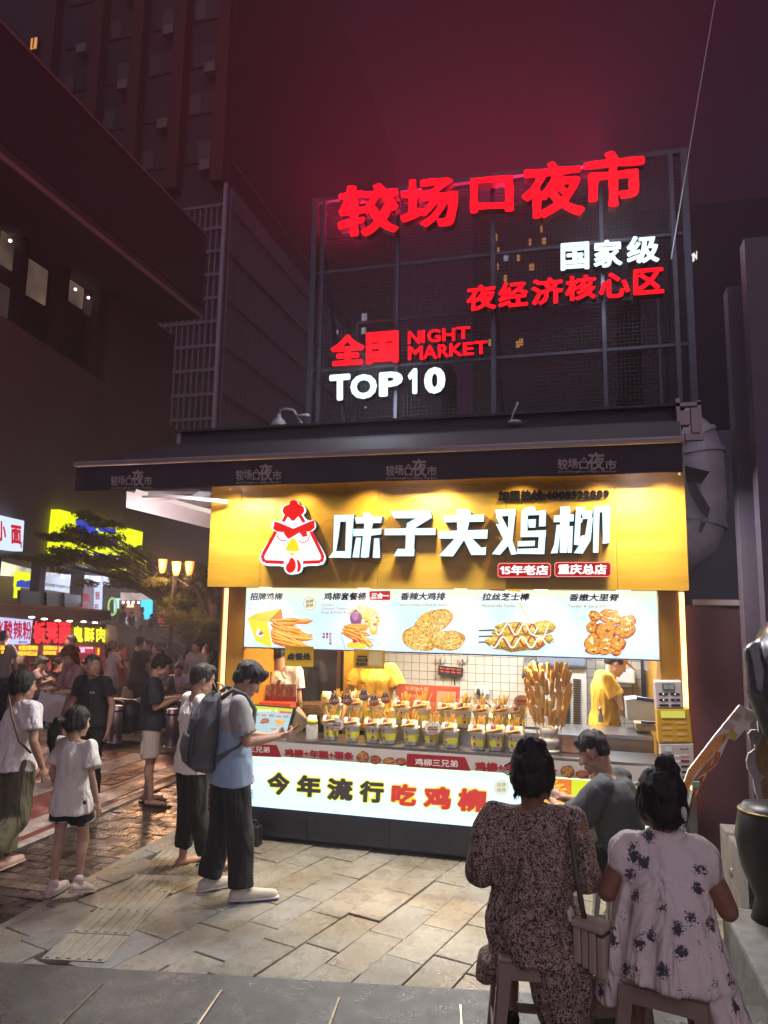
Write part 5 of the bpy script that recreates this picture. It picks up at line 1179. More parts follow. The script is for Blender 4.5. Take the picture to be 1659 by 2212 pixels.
# ================================================================== PEOPLE
def rmesh(name,mb,m,parent,vox=.01,sm_=3,wr=0.0,wf=9.0,stretch=(1,1,.45),label=None,seed=0):
    """closed overlapping pieces -> one continuous skin"""
    me=bpy.data.meshes.new(name); me.from_pydata([tuple(v) for v in mb.v],[],mb.f); me.update()
    o=bpy.data.objects.new('tmp',me); COL.objects.link(o)
    r=o.modifiers.new('r','REMESH'); r.mode='VOXEL'; r.voxel_size=vox; r.use_smooth_shade=True
    if sm_: s=o.modifiers.new('s','SMOOTH'); s.factor=.5; s.iterations=sm_
    e=o.evaluated_get(bpy.context.evaluated_depsgraph_get()); nm=bpy.data.meshes.new_from_object(e); nm.name=name
    bpy.data.objects.remove(o); bpy.data.meshes.remove(me)
    if wr:
        n=len(nm.vertices); co=np.empty(n*3); no=np.empty(n*3); nm.vertices.foreach_get('co',co); nm.vertices.foreach_get('normal',no); co=co.reshape(-1,3); no=no.reshape(-1,3)
        S=Vector((seed*3.1,seed*1.7,0)); st=Vector(stretch)
        d=np.array([noise.noise(Vector((c[0]*st.x,c[1]*st.y,c[2]*st.z))*wf+S)+.5*noise.noise(Vector((c[0]*st.x,c[1]*st.y,c[2]*st.z))*wf*2.3+S) for c in co])
        co+=no*(d*wr)[:,None]; nm.vertices.foreach_set('co',co.ravel()); nm.update()
    nm.polygons.foreach_set('use_smooth',[True]*len(nm.polygons))
    nm.materials.clear(); nm.materials.append(m)
    q=bpy.data.objects.new(name,nm); COL.objects.link(q); q.parent=parent
    if label: q['label']=label
    return q
def skin(name,col):
    m=mat(name,col,.5,var=.10,vscale=18,bump=.05,bscale=160); m.node_tree.nodes['Principled BSDF'].inputs['Subsurface Weight'].default_value=.12
    m.node_tree.nodes['Principled BSDF'].inputs['Subsurface Radius'].default_value=(.02,.008,.004); return m
M_sk=skin('skin_tan',(.42,.235,.155)); M_sk2=skin('skin_light',(.50,.30,.21)); M_skd=skin('skin_deep',(.30,.15,.09))
M_hair=mat('black_hair',(.014,.011,.010),.62,var=.5,vscale=30,bump=.7,bscale=110,stretch=(1,1,.18)); M_hairg=mat('greying_hair',(.07,.062,.058),.5,var=.5,vscale=40,bump=.6,bscale=120)
M_hairb=mat('ginger_hair',(.17,.065,.025),.45,var=.4,vscale=25,bump=.6,bscale=80)
def fab(name,col,rough=.85,var=.10,**k): return mat(name,col,rough,var=var,vscale=7,bump=.3,bscale=60,stretch=(1,1,.5),fold=.9,**k)
def rotm(yaw,pitch,roll=0): return Matrix.Rotation(R(yaw),3,'Z')@Matrix.Rotation(R(pitch),3,'X')@Matrix.Rotation(R(roll),3,'Y')
DEF=dict(pel=(0,0,.93),che=(0,0,1.27),nec=(0,-.01,1.43),head=(0,.02,1.575),hy=0,hp=0,hr=0,
 shl=(-.175,0,1.385),shr=(.175,0,1.385),ell=(-.22,-.02,1.11),elr=(.22,-.02,1.11),wrl=(-.22,.06,.87),wrr=(.22,.06,.87),
 hil=(-.09,0,.90),hir=(.09,0,.90),knl=(-.10,.02,.49),knr=(.10,.02,.49),anl=(-.11,0,.08),anr=(.11,0,.08),tl=(-.13,.17,.03),tr=(.13,.17,.03),hcl=.35,hcr=.35,hdl=None,hdr=None,pl=(1,0,0),pr=(-1,0,0))
def hand(mb,w,d,palm,curl,s=1.0,side=1):
    """palm, four unequal bent fingers and a thumb; d: direction, palm: palm normal"""
    w=Vector(w); d=Vector(d).normalized(); n=Vector(palm); n=(n-d*n.dot(d)).normalized(); a=d.cross(n)*side
    mb.cap(w,w+d*.045*s,.024*s,.030*s,10,flat=(n,.62)); pc=w+d*.06*s
    mb.ell(pc,(.038*s,.042*s,.016*s),Matrix((a,d,n)).transposed(),12,8)
    for k,(off,L) in enumerate(((-.029,.062),(-.010,.074),(.010,.070),(.028,.055))):
        p=w+d*.092*s+a*off*s; c=curl*1.1; d1=(d*math.cos(c)+n*math.sin(c)+a*off*1.5).normalized(); d2=(d*math.cos(2.1*c)+n*math.sin(2.1*c)).normalized()
        q=p+d1*L*.5*s; mb.cap(p-d*.01,q,.0095*s,.0088*s,8); mb.cap(q,q+d2*L*.5*s,.0088*s,.0075*s,8)
    p=w+d*.03*s-a*.028*s; q=p+(d*.6-a*.75+n*.35).normalized()*.036*s; mb.cap(p,q,.0125*s,.011*s,8); mb.cap(q,q+(d*.85-a*.1+n*.6).normalized()*.03*s,.0105*s,.0085*s,8)
def headm(mb,c,M,s=1.0,fem=False):
    T=lambda x,y,z:Vector(c)+M@(Vector((x,y,z))*s); r=lambda *q:tuple(v*s for v in q)
    mb.ell(T(0,-.012,.028),r(.074,.092,.088),M); mb.ell(T(0,.022,-.018),r(.062,.064,.088),M); mb.ell(T(0,.035,-.078),r(.040,.042,.034),M)
    mb.ell(T(0,.072,-.093),r(.020,.016,.016),M,12,8)
    for x in(-.052,.052): mb.ell(T(x*.72,.045,-.03),r(.026,.034,.036),M,12,8); mb.ell(T(x*.95,.02,-.062),r(.018,.035,.026),M,12,8)
    mb.ell(T(0,.066,.030),r(.050,.020,.014),M,12,8)                       # brow
    mb.cap(T(0,.078,.012),T(0,.098,-.030),.0085*s,.0135*s,8); mb.ell(T(-.011,.088,-.034),r(.009,.010,.008),M,8,6); mb.ell(T(.011,.088,-.034),r(.009,.010,.008),M,8,6)
    mb.ell(T(0,.082,-.060),r(.024,.012,.0065),M,12,8); mb.ell(T(0,.080,-.070),r(.020,.012,.0070),M,12,8)
    for x in(-1,1):
        mb.ell(T(x*.076,-.012,-.008),r(.009,.020,.031),M@rotm(-x*18,-10),12,8); mb.ell(T(x*.073,-.004,-.034),r(.008,.009,.010),M,8,6)
def face(root,c,M,s=1.0,brow=None):
    T=lambda x,y,z:Vector(c)+M@(Vector((x,y,z))*s)
    mb=MB(); mb2=MB(); mb3=MB(); mb4=MB()
    for x in(-.031,.031):
        mb.ell(T(x,.0745,.006),(.0125*s,.009*s,.0060*s),M,10,6); mb2.ell(T(x,.0815,.005),(.0052*s,.003*s,.0052*s),M,8,6)
        mb3.cap(T(x*.5,.087,.030),T(x*1.6,.071,.031),.0042*s,.0026*s,6); mb3.cap(T(x*.62,.0815,.0115),T(x*1.42,.0755,.0105),.0019*s,.0015*s,6)
    mb4.cap(T(-.019,.0905,-.0655),T(.019,.0905,-.0655),.0045*s,.0045*s,6)
    mb.build('eye',mat('eye_white',(.55,.5,.46),.25),root,True); mb2.build('iris',mat('iris',(.01,.007,.006),.15),root,True); mb3.build('eyebrow',brow or M_hair,root,True); mb4.build('lips',mat('lips',(.32,.10,.08),.5),root,True)
class P: pass
def person(label,loc,rz,h=1.7,sk=None,vox=.0065,group=None,feet=True,hands=True,arm=1.0,leg=1.0,headscale=1.09,showface=False,brow=None,has_head=True,fem=False,name='person',**J):
    p=P(); p.J=dict(DEF); p.J.update(J); s=h/1.7; p.s=s; p.hs=headscale
    p.root=thing(name,label,'person',loc,R(rz),group)
    for k in('pel','che','nec','head','shl','shr','ell','elr','wrl','wrr','hil','hir','knl','knr','anl','anr','tl','tr'): p.J[k]=Vector(p.J[k])
    j=p.J; j['head']=Vector(j['head']); p.off=Vector((0,0,0))
    mb=MB(); M=rotm(j['hy'],j['hp'],j['hr']); p.M=M
    up=(j['che']-j['pel']).normalized(); rt=(j['shr']-j['shl']).normalized(); fw=up.cross(rt)
    mb.loft([(j['pel']-up*.06,rt,fw,.10,.075),(j['pel']+up*.02,rt,fw,.135,.095),(j['pel'].lerp(j['che'],.45),rt,fw,.115,.08),(j['che'],rt,fw,.135,.092),(j['che']+up*.09,rt,fw,.14,.075),(j['nec']-up*.005,rt,fw,.06,.05)],18)
    nb=j['nec']-up*.04; ht=j['head']+M@Vector((0,-.022,-.05))*headscale
    mb.cap(nb,ht,.060 if not fem else .05,.053*headscale if not fem else .046*headscale,14)
    for e in'lr': mb.cap(j['nec']-up*.03,j['sh'+e],.05,.052,12)
    if has_head: headm(mb,j['head'],M,headscale)
    for e,sd in(('l',-1),('r',1)):
        S,E,W=j['sh'+e],j['el'+e],j['wr'+e]; mb.cap(S,E,.047*arm,.036*arm,12); mb.cap(E,E.lerp(W,.35),.037*arm,.038*arm,12); mb.cap(E.lerp(W,.3),W,.038*arm,.025*arm,12)
        if hands: hand(mb,W,j['hd'+e] or (W-E),j['p'+e],j['hc'+e],1.0,sd)
        Hh,Kk,A_=j['hi'+e],j['kn'+e],j['an'+e]; 
        mb.cap(Hh,Kk,.082*leg,.054*leg,14); bk=(A_-Kk).normalized(); q=Kk.lerp(A_,.3)-fw*.018; mb.cap(Kk,q,.052*leg,.055*leg,12); mb.cap(q,Kk.lerp(A_,.62),.055*leg,.040*leg,12); mb.cap(Kk.lerp(A_,.6),A_,.041*leg,.034*leg,12)
        if feet:
            t=j['t'+e]; mb.cap(A_+Vector((0,0,-.035)),t,.034,.030,12); mb.ell(A_+(A_-t)*.22+Vector((0,0,-.045)),(.030,.034,.030)); 
    mb.v=[(v[0]*s,v[1]*s,v[2]*s) for v in mb.v]
    p.body=rmesh('body',mb,sk or M_sk,p.root,vox)
    p.up,p.rt,p.fw=up,rt,fw
    if showface: face(p.root,j['head']*s,M,headscale*s,brow)
    return p
def sc(mb,s): mb.v=[(v[0]*s,v[1]*s,v[2]*s) for v in mb.v]; return mb
def hair(p,kind,m,vox=.008,hs=1.0,extra=None):
    hs=p.hs*(1.02)
    j=p.J; M=p.M; c=j['head']; T=lambda x,y,z:c+M@(Vector((x,y,z))*hs); mb=MB()
    if kind=='short':
        mb.ell(T(0,-.022,.044),(.083*hs,.092*hs,.084*hs),M); mb.ell(T(0,-.058,.00),(.070*hs,.05*hs,.062*hs),M); mb.ell(T(0,.030,.088),(.062*hs,.052*hs,.032*hs),M)
        for x in(-1,1): mb.ell(T(x*.068,-.006,.02),(.016*hs,.045*hs,.035*hs),M)
    elif kind=='crop':
        mb.ell(T(0,-.018,.040),(.0785*hs,.090*hs,.081*hs),M); mb.ell(T(0,-.055,.0),(.067*hs,.045*hs,.058*hs),M); mb.ell(T(0,.034,.080),(.056*hs,.042*hs,.026*hs),M)
    elif kind=='mop':
        mb.ell(T(0,-.018,.046),(.092*hs,.102*hs,.086*hs),M); mb.ell(T(0,.045,.070),(.075*hs,.052*hs,.046*hs),M); mb.ell(T(0,-.06,.0),(.078*hs,.055*hs,.07*hs),M)
        for k in range(26):
            a=k*2.399; r_=.5+.5*math.sin(k*1.7); mb.cap(T(.06*math.cos(a),.03+.05*math.sin(a),.10),T(.085*math.cos(a),.02+.09*math.sin(a)*r_,.055+.04*r_),.018*hs,.006*hs,7)
    elif kind in('pony','bun','bob'):
        mb.ell(T(0,-.020,.040),(.083*hs,.096*hs,.086*hs),M); mb.ell(T(0,-.062,-.01),(.072*hs,.048*hs,.072*hs),M)
        for x in(-1,1): mb.ell(T(x*.066,-.012,.0),(.020*hs,.05*hs,.055*hs),M)
        if kind=='bob': mb.ell(T(0,-.04,-.06),(.088*hs,.06*hs,.085*hs),M)
    mb.path if False else None
    if extra: extra(mb,T,M)
    o=rmesh('hair',sc(mb,p.s),m,p.root,vox,2,wr=.009,wf=42,stretch=(1,1,.25),seed=3)
    if vox>.012: return o
    # loose strands over the hair mass
    me=o.data; rs=random.Random(len(me.vertices)); V=[v.co.copy() for v in me.vertices]; N=[v.normal.copy() for v in me.vertices]; nv=[];nf=[]; b0=len(V)
    long_=kind in('pony','bun','bob')
    for k in range(900):
        i=rs.randrange(b0); n=N[i]; g=Vector((rs.uniform(-.25,.25),rs.uniform(-.25,.25),-1)) if n.z<.75 else Vector((rs.uniform(-1,1),rs.uniform(-1,1),0))
        if kind=='crop': g=g*.3
        d=(g-n*g.dot(n)); 
        if d.length<1e-3: continue
        d=(d.normalized()+n*rs.uniform(.05,.30)).normalized(); L=rs.uniform(.012,.030)*(1.2 if long_ else 1.0)*(.5 if kind=='crop' else 1); w_=n.cross(d).normalized()*rs.uniform(.0008,.0018); p0=V[i]-n*.002; p1=p0+d*L*.6+n*.001; p2=p0+d*L
        q=b0+len(nv); nv+=[p0-w_,p0+w_,p1+w_*.7,p1-w_*.7,p2]; nf+=[(q,q+1,q+2,q+3),(q+3,q+2,q+4)]
    m2=bpy.data.meshes.new('hair'); m2.from_pydata(V+nv,[],[tuple(f.vertices) for f in me.polygons]+nf); m2.update(); m2.polygons.foreach_set('use_smooth',[True]*len(m2.polygons)); m2.materials.append(m); o.data=m2
    return o
def tee(p,m,hem=.0,w=1.0,d=1.0,sl=.62,slr=.062,vox=.011,wr=.017,neck=True,name='shirt',flare=0.0,seed=1,sleeves=True,tail=0.0):
    j=p.J; s=p.s; up,rt,fw=p.up,p.rt,p.fw; mb=MB(); pe,ch=j['pel'],j['che']
    L=lambda t:pe.lerp(ch,t)
    rings=[(pe-up*hem+up*0,rt,fw,(.188+flare)*w,(.138+flare)*d),(L(.05),rt,fw,.176*w,.128*d),(L(.45),rt,fw,.150*w,.108*d),(L(.8),rt,fw,.162*w,.112*d),(ch+up*.02,rt,fw,.166*w,.110*d),(ch+up*.075,rt,fw,.145*w,.092*d),(ch+up*.115,rt,fw,.105*w,.075*d),(j['nec']-up*.022,rt,fw,.070,.060),(j['nec']+up*.002,rt,fw,.060,.056)]
    mb.loft(rings,26)
    for e in'lr':
        S,E=j['sh'+e],j['el'+e]; mb.cap(j['nec']-up*.042,S+up*.004,.060,.066,12)
        if sleeves: mb.cap(S-up*.008,S.lerp(E,.12),.060,.060,14); mb.tube(S,S.lerp(E,sl),slr*.95,slr*1.2,16)
    return rmesh(name,sc(mb,s),m,p.root,vox,2,wr,9,seed=seed)
def trousers(p,m,to=.97,r=(.098,.078,.070),vox=.012,wr=.016,name='trousers',seed=2,hipw=.94):
    j=p.J; s=p.s; mb=MB(); up,rt,fw=p.up,p.rt,p.fw
    mb.loft([(j['pel']-up*.10,rt,fw,.13*hipw,.105),(j['pel'],rt,fw,.150*hipw,.112),(j['pel']+up*.07,rt,fw,.140*hipw,.102)],20)
    for e in'lr':
        H,K,A_=j['hi'+e],j['kn'+e],j['an'+e]; mb.cap(H,H.lerp(K,.1),r[0]*.9,r[0]*.95,14)
        if to<=.5: mb.tube(H,H.lerp(K,to*2),r[0]*.98,r[1],18)
        else:
            mb.cap(H,H.lerp(K,.3),r[0]*.9,r[0]*.98,16); mb.cap(H.lerp(K,.3),K,r[0]*.98,r[1],16); E=K.lerp(A_,(to-.5)*2); mb.tube(K,E,r[1],r[2],18); mb.ell(K,(r[1],r[1],r[1]))
    return rmesh(name,sc(mb,s),m,p.root,vox,2,wr,8,seed=seed)
def shoe(p,e,m,ms,big=1.0,lab=None,name='shoe'):
    j=p.J; s=p.s; A_,t=j['an'+e],j['t'+e]; d=(t-A_); d.z=0; hz_=d.normalized() if d.length>1e-4 else Vector((0,1,0))
    dd=(t-A_+Vector((0,0,.04))).normalized(); mb=MB(); b=A_+Vector((0,0,-.038))
    mb.cap(b-hz_*.045,b+(t-b)*.5,.043*big,.046*big,14); mb.cap(b+(t-b)*.4,t+(t-b)*.18,.046*big,.036*big,14); mb.cap(A_,A_+Vector((0,0,.02)),.043*big,.046*big,12)
    rmesh(name,sc(mb,s),m,p.root,.007,2)
    ml=MB(); q0=b-hz_*.06+Vector((0,0,-.030)); q1=t+(t-b)*.25+Vector((0,0,-.018)); ml.cap(q0,q0.lerp(q1,.5),.040*big,.046*big,14,flat=(Vector((0,0,1)),.36)); ml.cap(q0.lerp(q1,.4),q1,.046*big,.040*big,14,flat=(Vector((0,0,1)),.36))
    rmesh('sole',sc(ml,s),ms,p.root,.007,1)
def flipflop(p,e,m):
    j=p.J; s=p.s; A_,t=j['an'+e],j['t'+e]; b=A_+Vector((0,0,-.075)); t2=t+(t-A_).normalized()*.03; t2.z=b.z; mb=MB(); b0=b-(t2-b).normalized()*.05
    mb.cap(b0,t2,.040,.048,14,flat=(Vector((0,0,1)),.22)); mb.cap(t+Vector((-.035,-.03,-.005)),t+Vector((0,.01,.028)),.007,.006,6); mb.cap(t+Vector((.035,-.03,-.005)),t+Vector((0,.01,.028)),.007,.006,6)
    sc(mb,s).build('sandal',m,p.root,True,world=False)
def feet_at(px,py,z=0.0): return onZ(px,py,z)
# --- 1 woman walking, white tee and olive trousers, far left
M_wt=fab('white_cotton',(.76,.70,.67)); M_wt2=fab('cream_cotton',(.74,.68,.62)); M_olive=fab('olive_cloth',(.115,.105,.062)); M_bk=fab('black_cloth',(.012,.012,.014)); M_nvy=fab('navy_cloth',(.020,.022,.032))
b=onZ(2,1893); 
p=person('woman in white tee and loose olive trousers walking away at the left edge',(b.x,b.y+.05,0),-8,1.53,M_sk,fem=True,hy=-24,hp=-6,hl=0,
  anl=(-.10,.05,.09),tl=(-.12,.22,.04),knr=(.11,-.04,.48),anr=(.13,-.34,.24),tr=(.14,-.28,.09),knl=(-.10,.07,.50),elr=(.25,-.05,1.12),wrr=(.26,.05,.90),ell=(-.24,.03,1.12),wrl=(-.2,.18,.95))
def pony(mb,T,M): mb.path([T(.0,-.085,.0),T(-.01,-.13,-.04),T(-.03,-.14,-.12),T(-.04,-.11,-.22),T(-.04,-.10,-.28)],[.025,.042,.045,.034,.012],10)
hair(p,'pony',M_hair,extra=pony); tee(p,M_wt,.07,1.12,1.15,.66,.068,seed=4); trousers(p,M_olive,.93,(.115,.105,.10),wr=.018,hipw=1.08)
for e in'lr': shoe(p,e,mat('blush_rubber',(.55,.38,.34),.55),mat('blush_sole',(.60,.47,.42),.6),.95)
MB().path([(-.13,.10,1.36),(-.09,.02,1.43),(-.02,-.10,1.35),(.08,-.135,1.20),(.17,-.13,1.02),(.19,-.03,.92)],.010,6).build('bag_strap',mat('brown_strap',(.16,.07,.045),.5),p.root,True,world=False)
# --- 2 girl, white tee black shorts, walking
b=onZ(138,1938)
p=person('girl with ponytail in oversized white tee and black shorts walking away',(b.x,b.y,0),-6,1.28,M_sk2,fem=True,headscale=1.22,hy=-14,hp=-8,leg=.92,arm=.85,head=Vector((0,.02,1.60)),
  anl=(-.10,-.04,.10),tl=(-.13,.12,.05),knl=(-.10,.0,.50),knr=(.10,.10,.50),anr=(.14,.02,.15),tr=(.15,.15,.05),elr=(.26,-.03,1.12),wrr=(.30,.02,.88),ell=(-.24,-.02,1.12),wrl=(-.25,.08,.90))
def pony2(mb,T,M): mb.ell(T(0,-.10,.02),(.03,.03,.03)); mb.path([T(.0,-.10,.02),T(-.02,-.155,.0),T(-.05,-.17,-.08),T(-.07,-.15,-.17),T(-.08,-.13,-.24)],[.02,.045,.05,.036,.01],10)
hair(p,'pony',M_hair,hs=1.14,extra=pony2); tee(p,M_wt2,.16,1.12,1.15,.72,.074,flare=.012,seed=6)
trousers(p,M_bk,.27,(.115,.125,.1),name='shorts',wr=.010)
mb=MB()
for e in'lr':
    H,K=p.J['hi'+e],p.J['kn'+e]; a=H.lerp(K,.50); q=H.lerp(K,.52); mb.tube(a,q,.127,.128,18,caps=False)
sc(mb,p.s).build('hem_stripe',mat('white_trim',(.6,.6,.6),.7),p.root,True,world=False)
for e in'lr': shoe(p,e,mat('pale_pink_clog',(.62,.50,.47),.5),mat('pale_pink_clog',(.62,.50,.47),.5),1.12,name='clog')
# --- 3 older man in black polo behind the girl
p3d=onY(203,1458,6.9)
p=person('older man with short grey hair in a black polo shirt looking right',(p3d.x,p3d.y,-.02),180,1.54,M_sk,showface=True,brow=M_hairg,hy=62,hp=2,vox=.006,head=Vector((0,.035,1.575)),
  elr=(.27,-.02,1.12),wrr=(.29,.05,.88),ell=(-.26,-.03,1.11),wrl=(-.27,.03,.86))
hair(p,'crop',M_hairg); tee(p,M_bk,.06,1.13,1.15,.60,.068,seed=8); trousers(p,M_bk,.97)
mb=MB(); mb.path([(-.055,.055,1.43),(-.04,.085,1.38),(0,.10,1.33)],.012,6); mb.path([(.055,.055,1.43),(.04,.085,1.38),(0,.10,1.33)],.012,6); sc(mb,p.s).build('collar',M_bk,p.root,True,world=False)
mb=MB(); text(mb,'尊庭火锅',Vector((-.125,.124,1.285)),Vector((-.05,.134,1.285)),Vector((-.125,.124,1.262)),.02,0,out=(0,1,0),res=14); sc(mb,p.s)
mb.v=[(-v[0]-.175*p.s,v[1],v[2]) for v in mb.v]; mb.build('shirt_lettering',mat('white_thread',(.6,.6,.6),.7),p.root,world=False)
for e in'lr': shoe(p,e,M_bk,M_bk)
# --- 4 young man in black tee, cargo shorts, flip-flops
b=onZ(314,1738)
p=person('young man in black tee and beige cargo shorts looking down at his phone',(b.x,b.y+.02,0),-62,1.54,M_sk2,showface=True,hp=-26,vox=.006,head=Vector((0,.075,1.565)),nec=(0,.02,1.43),leg=.98,
  elr=(.20,.05,1.11),wrr=(.06,.29,1.20),ell=(-.20,.03,1.11),wrl=(-.05,.30,1.19),hdr=(-.35,.9,.25),hdl=(.35,.9,.25),pr=(-.3,-.2,1),pl=(.3,-.2,1),hcr=.5,hcl=.5,anl=(-.11,-.02,.08),anr=(.12,.05,.08),tl=(-.14,.15,.03),tr=(.16,.21,.03))
hair(p,'short',M_hair); tee(p,M_nvy,.07,1.12,1.18,.85,.074,seed=9); trousers(p,mat('beige_canvas',(.55,.47,.41),.85,var=.12,vscale=6,bump=.4,bscale=25),.44,(.108,.108,.1),name='shorts',wr=.012)
mb=MB(); mb.obox((.165,-.02,.66),(.03,.14,.15)); mb.obox((-.165,-.02,.66),(.03,.14,.15)); sc(mb,p.s).build('cargo_pocket',MATS['beige_canvas'],p.root,world=False,bev=.008)
for e in'lr': flipflop(p,e,M_blk)
ph=thing('phone','white edged phone held by the young man in cargo shorts','phone',(0,0,0)); 
q=Matrix.Rotation(R(-62),4,'Z')@(Vector((0,.39,1.235))*.906); ph.location=Vector((b.x,b.y+.02,0))+q; ph.rotation_euler=(R(25),0,R(-62))
MB().box(-.038,.038,-.075,.075,-.004,.004).build('phone_body',M_white,ph,world=False,bev=.003); MB().box(-.034,.034,-.070,.070,.0045,.005).build('screen',mat('screen_lit',(.02,.02,.02),.2,emit=(.8,.9,1),es=.6),ph,world=False)
# --- 5 man in white tee behind the backpack man, hand at his face
b=onZ(428,1890)
p=person('man in white tee and black trousers raising a hand to his face behind the backpack',(b.x-.13,b.y+.06,0),-38,1.59,M_sk,hy=-12,hp=-16,vox=.0065,head=Vector((0,.06,1.57)),nec=(0,.015,1.43),
  elr=(.26,.16,1.20),wrr=(.12,.24,1.42),hdr=(-.2,-.3,1),pr=(-.3,-1,0),hcr=.4,ell=(-.22,.02,1.11),wrl=(-.15,.2,1.02),anr=(.14,.14,.08),tr=(.17,.31,.03))
hair(p,'short',M_hair); tee(p,M_wt,.12,1.10,1.14,.68,.068,seed=10); trousers(p,M_bk,.90,(.105,.088,.075)); 
for e in'lr': flipflop(p,e,M_blk)
# --- 6 backpack man
b=onZ(487,1935); 
p=person('man with grey backpack in grey and blue tee holding a phone at the counter',(b.x,b.y,0),-52,1.67,M_sk,hy=-10,hp=-34,vox=.0065,head=Vector((0,.105,1.545)),nec=(0,.03,1.425),showface=True,
  elr=(.23,.06,1.12),wrr=(.17,.31,1.14),ell=(-.22,.05,1.12),wrl=(-.10,.30,1.10),hdr=(-.1,1,.15),hcr=.7,pr=(-.6,0,.6),hcl=.6,hdl=(.2,1,.2),pl=(.6,0,.5),anl=(-.13,-.10,.09),tl=(-.16,.08,.04),anr=(.15,.08,.09),tr=(.18,.27,.04),knl=(-.12,-.03,.50),knr=(.12,.06,.50),hil=(-.09,0,.9))
hair(p,'mop',M_hair); 
gm=mat('grey_blue_cotton',(.20,.22,.25),.85,var=.08,vscale=7,bump=.35,bscale=26)
t=gm.node_tree; bs=t.nodes['Principled BSDF']; srcs=bs.inputs['Base Color'].links[0].from_socket; tcn=t.nodes.new('ShaderNodeTexCoord'); sp=t.nodes.new('ShaderNodeSeparateXYZ'); t.links.new(tcn.outputs['Object'],sp.inputs[0]); rp=t.nodes.new('ShaderNodeValToRGB'); rp.color_ramp.interpolation='CONSTANT'; rp.color_ramp.elements[0].color=(.30,.42,.60,1); rp.color_ramp.elements[1].position=.585; rp.color_ramp.elements[1].color=(.36,.33,.32,1)
mrg=t.nodes.new('ShaderNodeMapRange'); mrg.inputs[2].default_value=2.0; t.links.new(sp.outputs[2],mrg.inputs[0]); t.links.new(mrg.outputs[0],rp.inputs[0]); mxx=t.nodes.new('ShaderNodeMix'); mxx.data_type='RGBA'; mxx.blend_type='MIX'; mxx.inputs[0].default_value=.85; t.links.new(srcs,mxx.inputs[6]); t.links.new(rp.outputs[0],mxx.inputs[7]); t.links.new(mxx.outputs[2],bs.inputs['Base Color'])
tee(p,gm,.13,1.16,1.2,.78,.074,seed=11,wr=.012); trousers(p,M_bk,.985,(.112,.098,.088),wr=.014)
for e in'lr': shoe(p,e,mat('cream_mesh',(.55,.52,.45),.8,bump=.4,bscale=120),mat('blue_white_sole',(.50,.53,.66),.5),.98,name='sneaker')
bp=thing('backpack','dark grey backpack worn on the back of the man at the counter','backpack',(b.x,b.y,0),R(-52))
M_bag=mat('grey_nylon',(.085,.085,.092),.7,var=.15,vscale=6,bump=.4,bscale=30)
mb=MB(); mb.loft([((0,-.19,.90),(1,0,0),(0,1,0),.13,.07),((0,-.225,.95),(1,0,0),(0,1,0),.165,.105),((0,-.235,1.10),(1,0,0),(0,1,0),.170,.115),((0,-.215,1.28),(1,0,0),(0,1,0),.155,.10),((0,-.17,1.41),(1,0,0),(0,1,0),.12,.065),((0,-.14,1.46),(1,0,0),(0,1,0),.06,.03)],24)
rmesh('bag_body',sc(mb,p.s),M_bag,bp,.011,2,.012,9,seed=5)
mb=MB(); mb.loft([((0,-.335,.96),(1,0,0),(0,1,0),.10,.02),((0,-.352,1.06),(1,0,0),(0,1,0),.125,.03),((0,-.335,1.17),(1,0,0),(0,1,0),.115,.02)],18); rmesh('front_pocket',sc(mb,p.s),M_bag,bp,.011,2,.006,9)
for x in(-1,1): sc(MB().path([(x*.10,-.12,1.42),(x*.12,-.04,1.485),(x*.13,.06,1.45),(x*.135,.13,1.34),(x*.15,.12,1.20),(x*.17,.0,1.08),(x*.15,-.15,1.0)],.017,8),p.s).build('shoulder_strap',M_bag,bp,True,world=False)
sc(MB().path([(-.05,-.14,1.45),(-.03,-.16,1.52),(.03,-.16,1.52),(.05,-.14,1.45)],.009,6),p.s).build('carry_loop',M_blk,bp,True,world=False)
sc(MB().path([(.13,-.28,1.36),(.15,-.31,1.2),(.155,-.31,1.05)],.005,6).path([(-.13,-.28,1.36),(-.12,-.31,1.2),(-.13,-.33,1.05)],.005,6),p.s).build('zip',M_blk,bp,True,world=False)
ph=thing('phone','black phone held by the man with the backpack','phone',(0,0,0)); q=Matrix.Rotation(R(-52),4,'Z')@(Vector((.11,.42,1.17))*p.s); ph.location=Vector((b.x,b.y,0))+q; ph.rotation_euler=(R(35),0,R(-60))
MB().box(-.038,.038,-.075,.075,-.004,.004).build('phone_body',M_blk,ph,world=False,bev=.003); MB().box(-.034,.034,-.070,.070,.0045,.005).build('screen',mat('screen_dark',(.01,.01,.012),.15),ph,world=False)
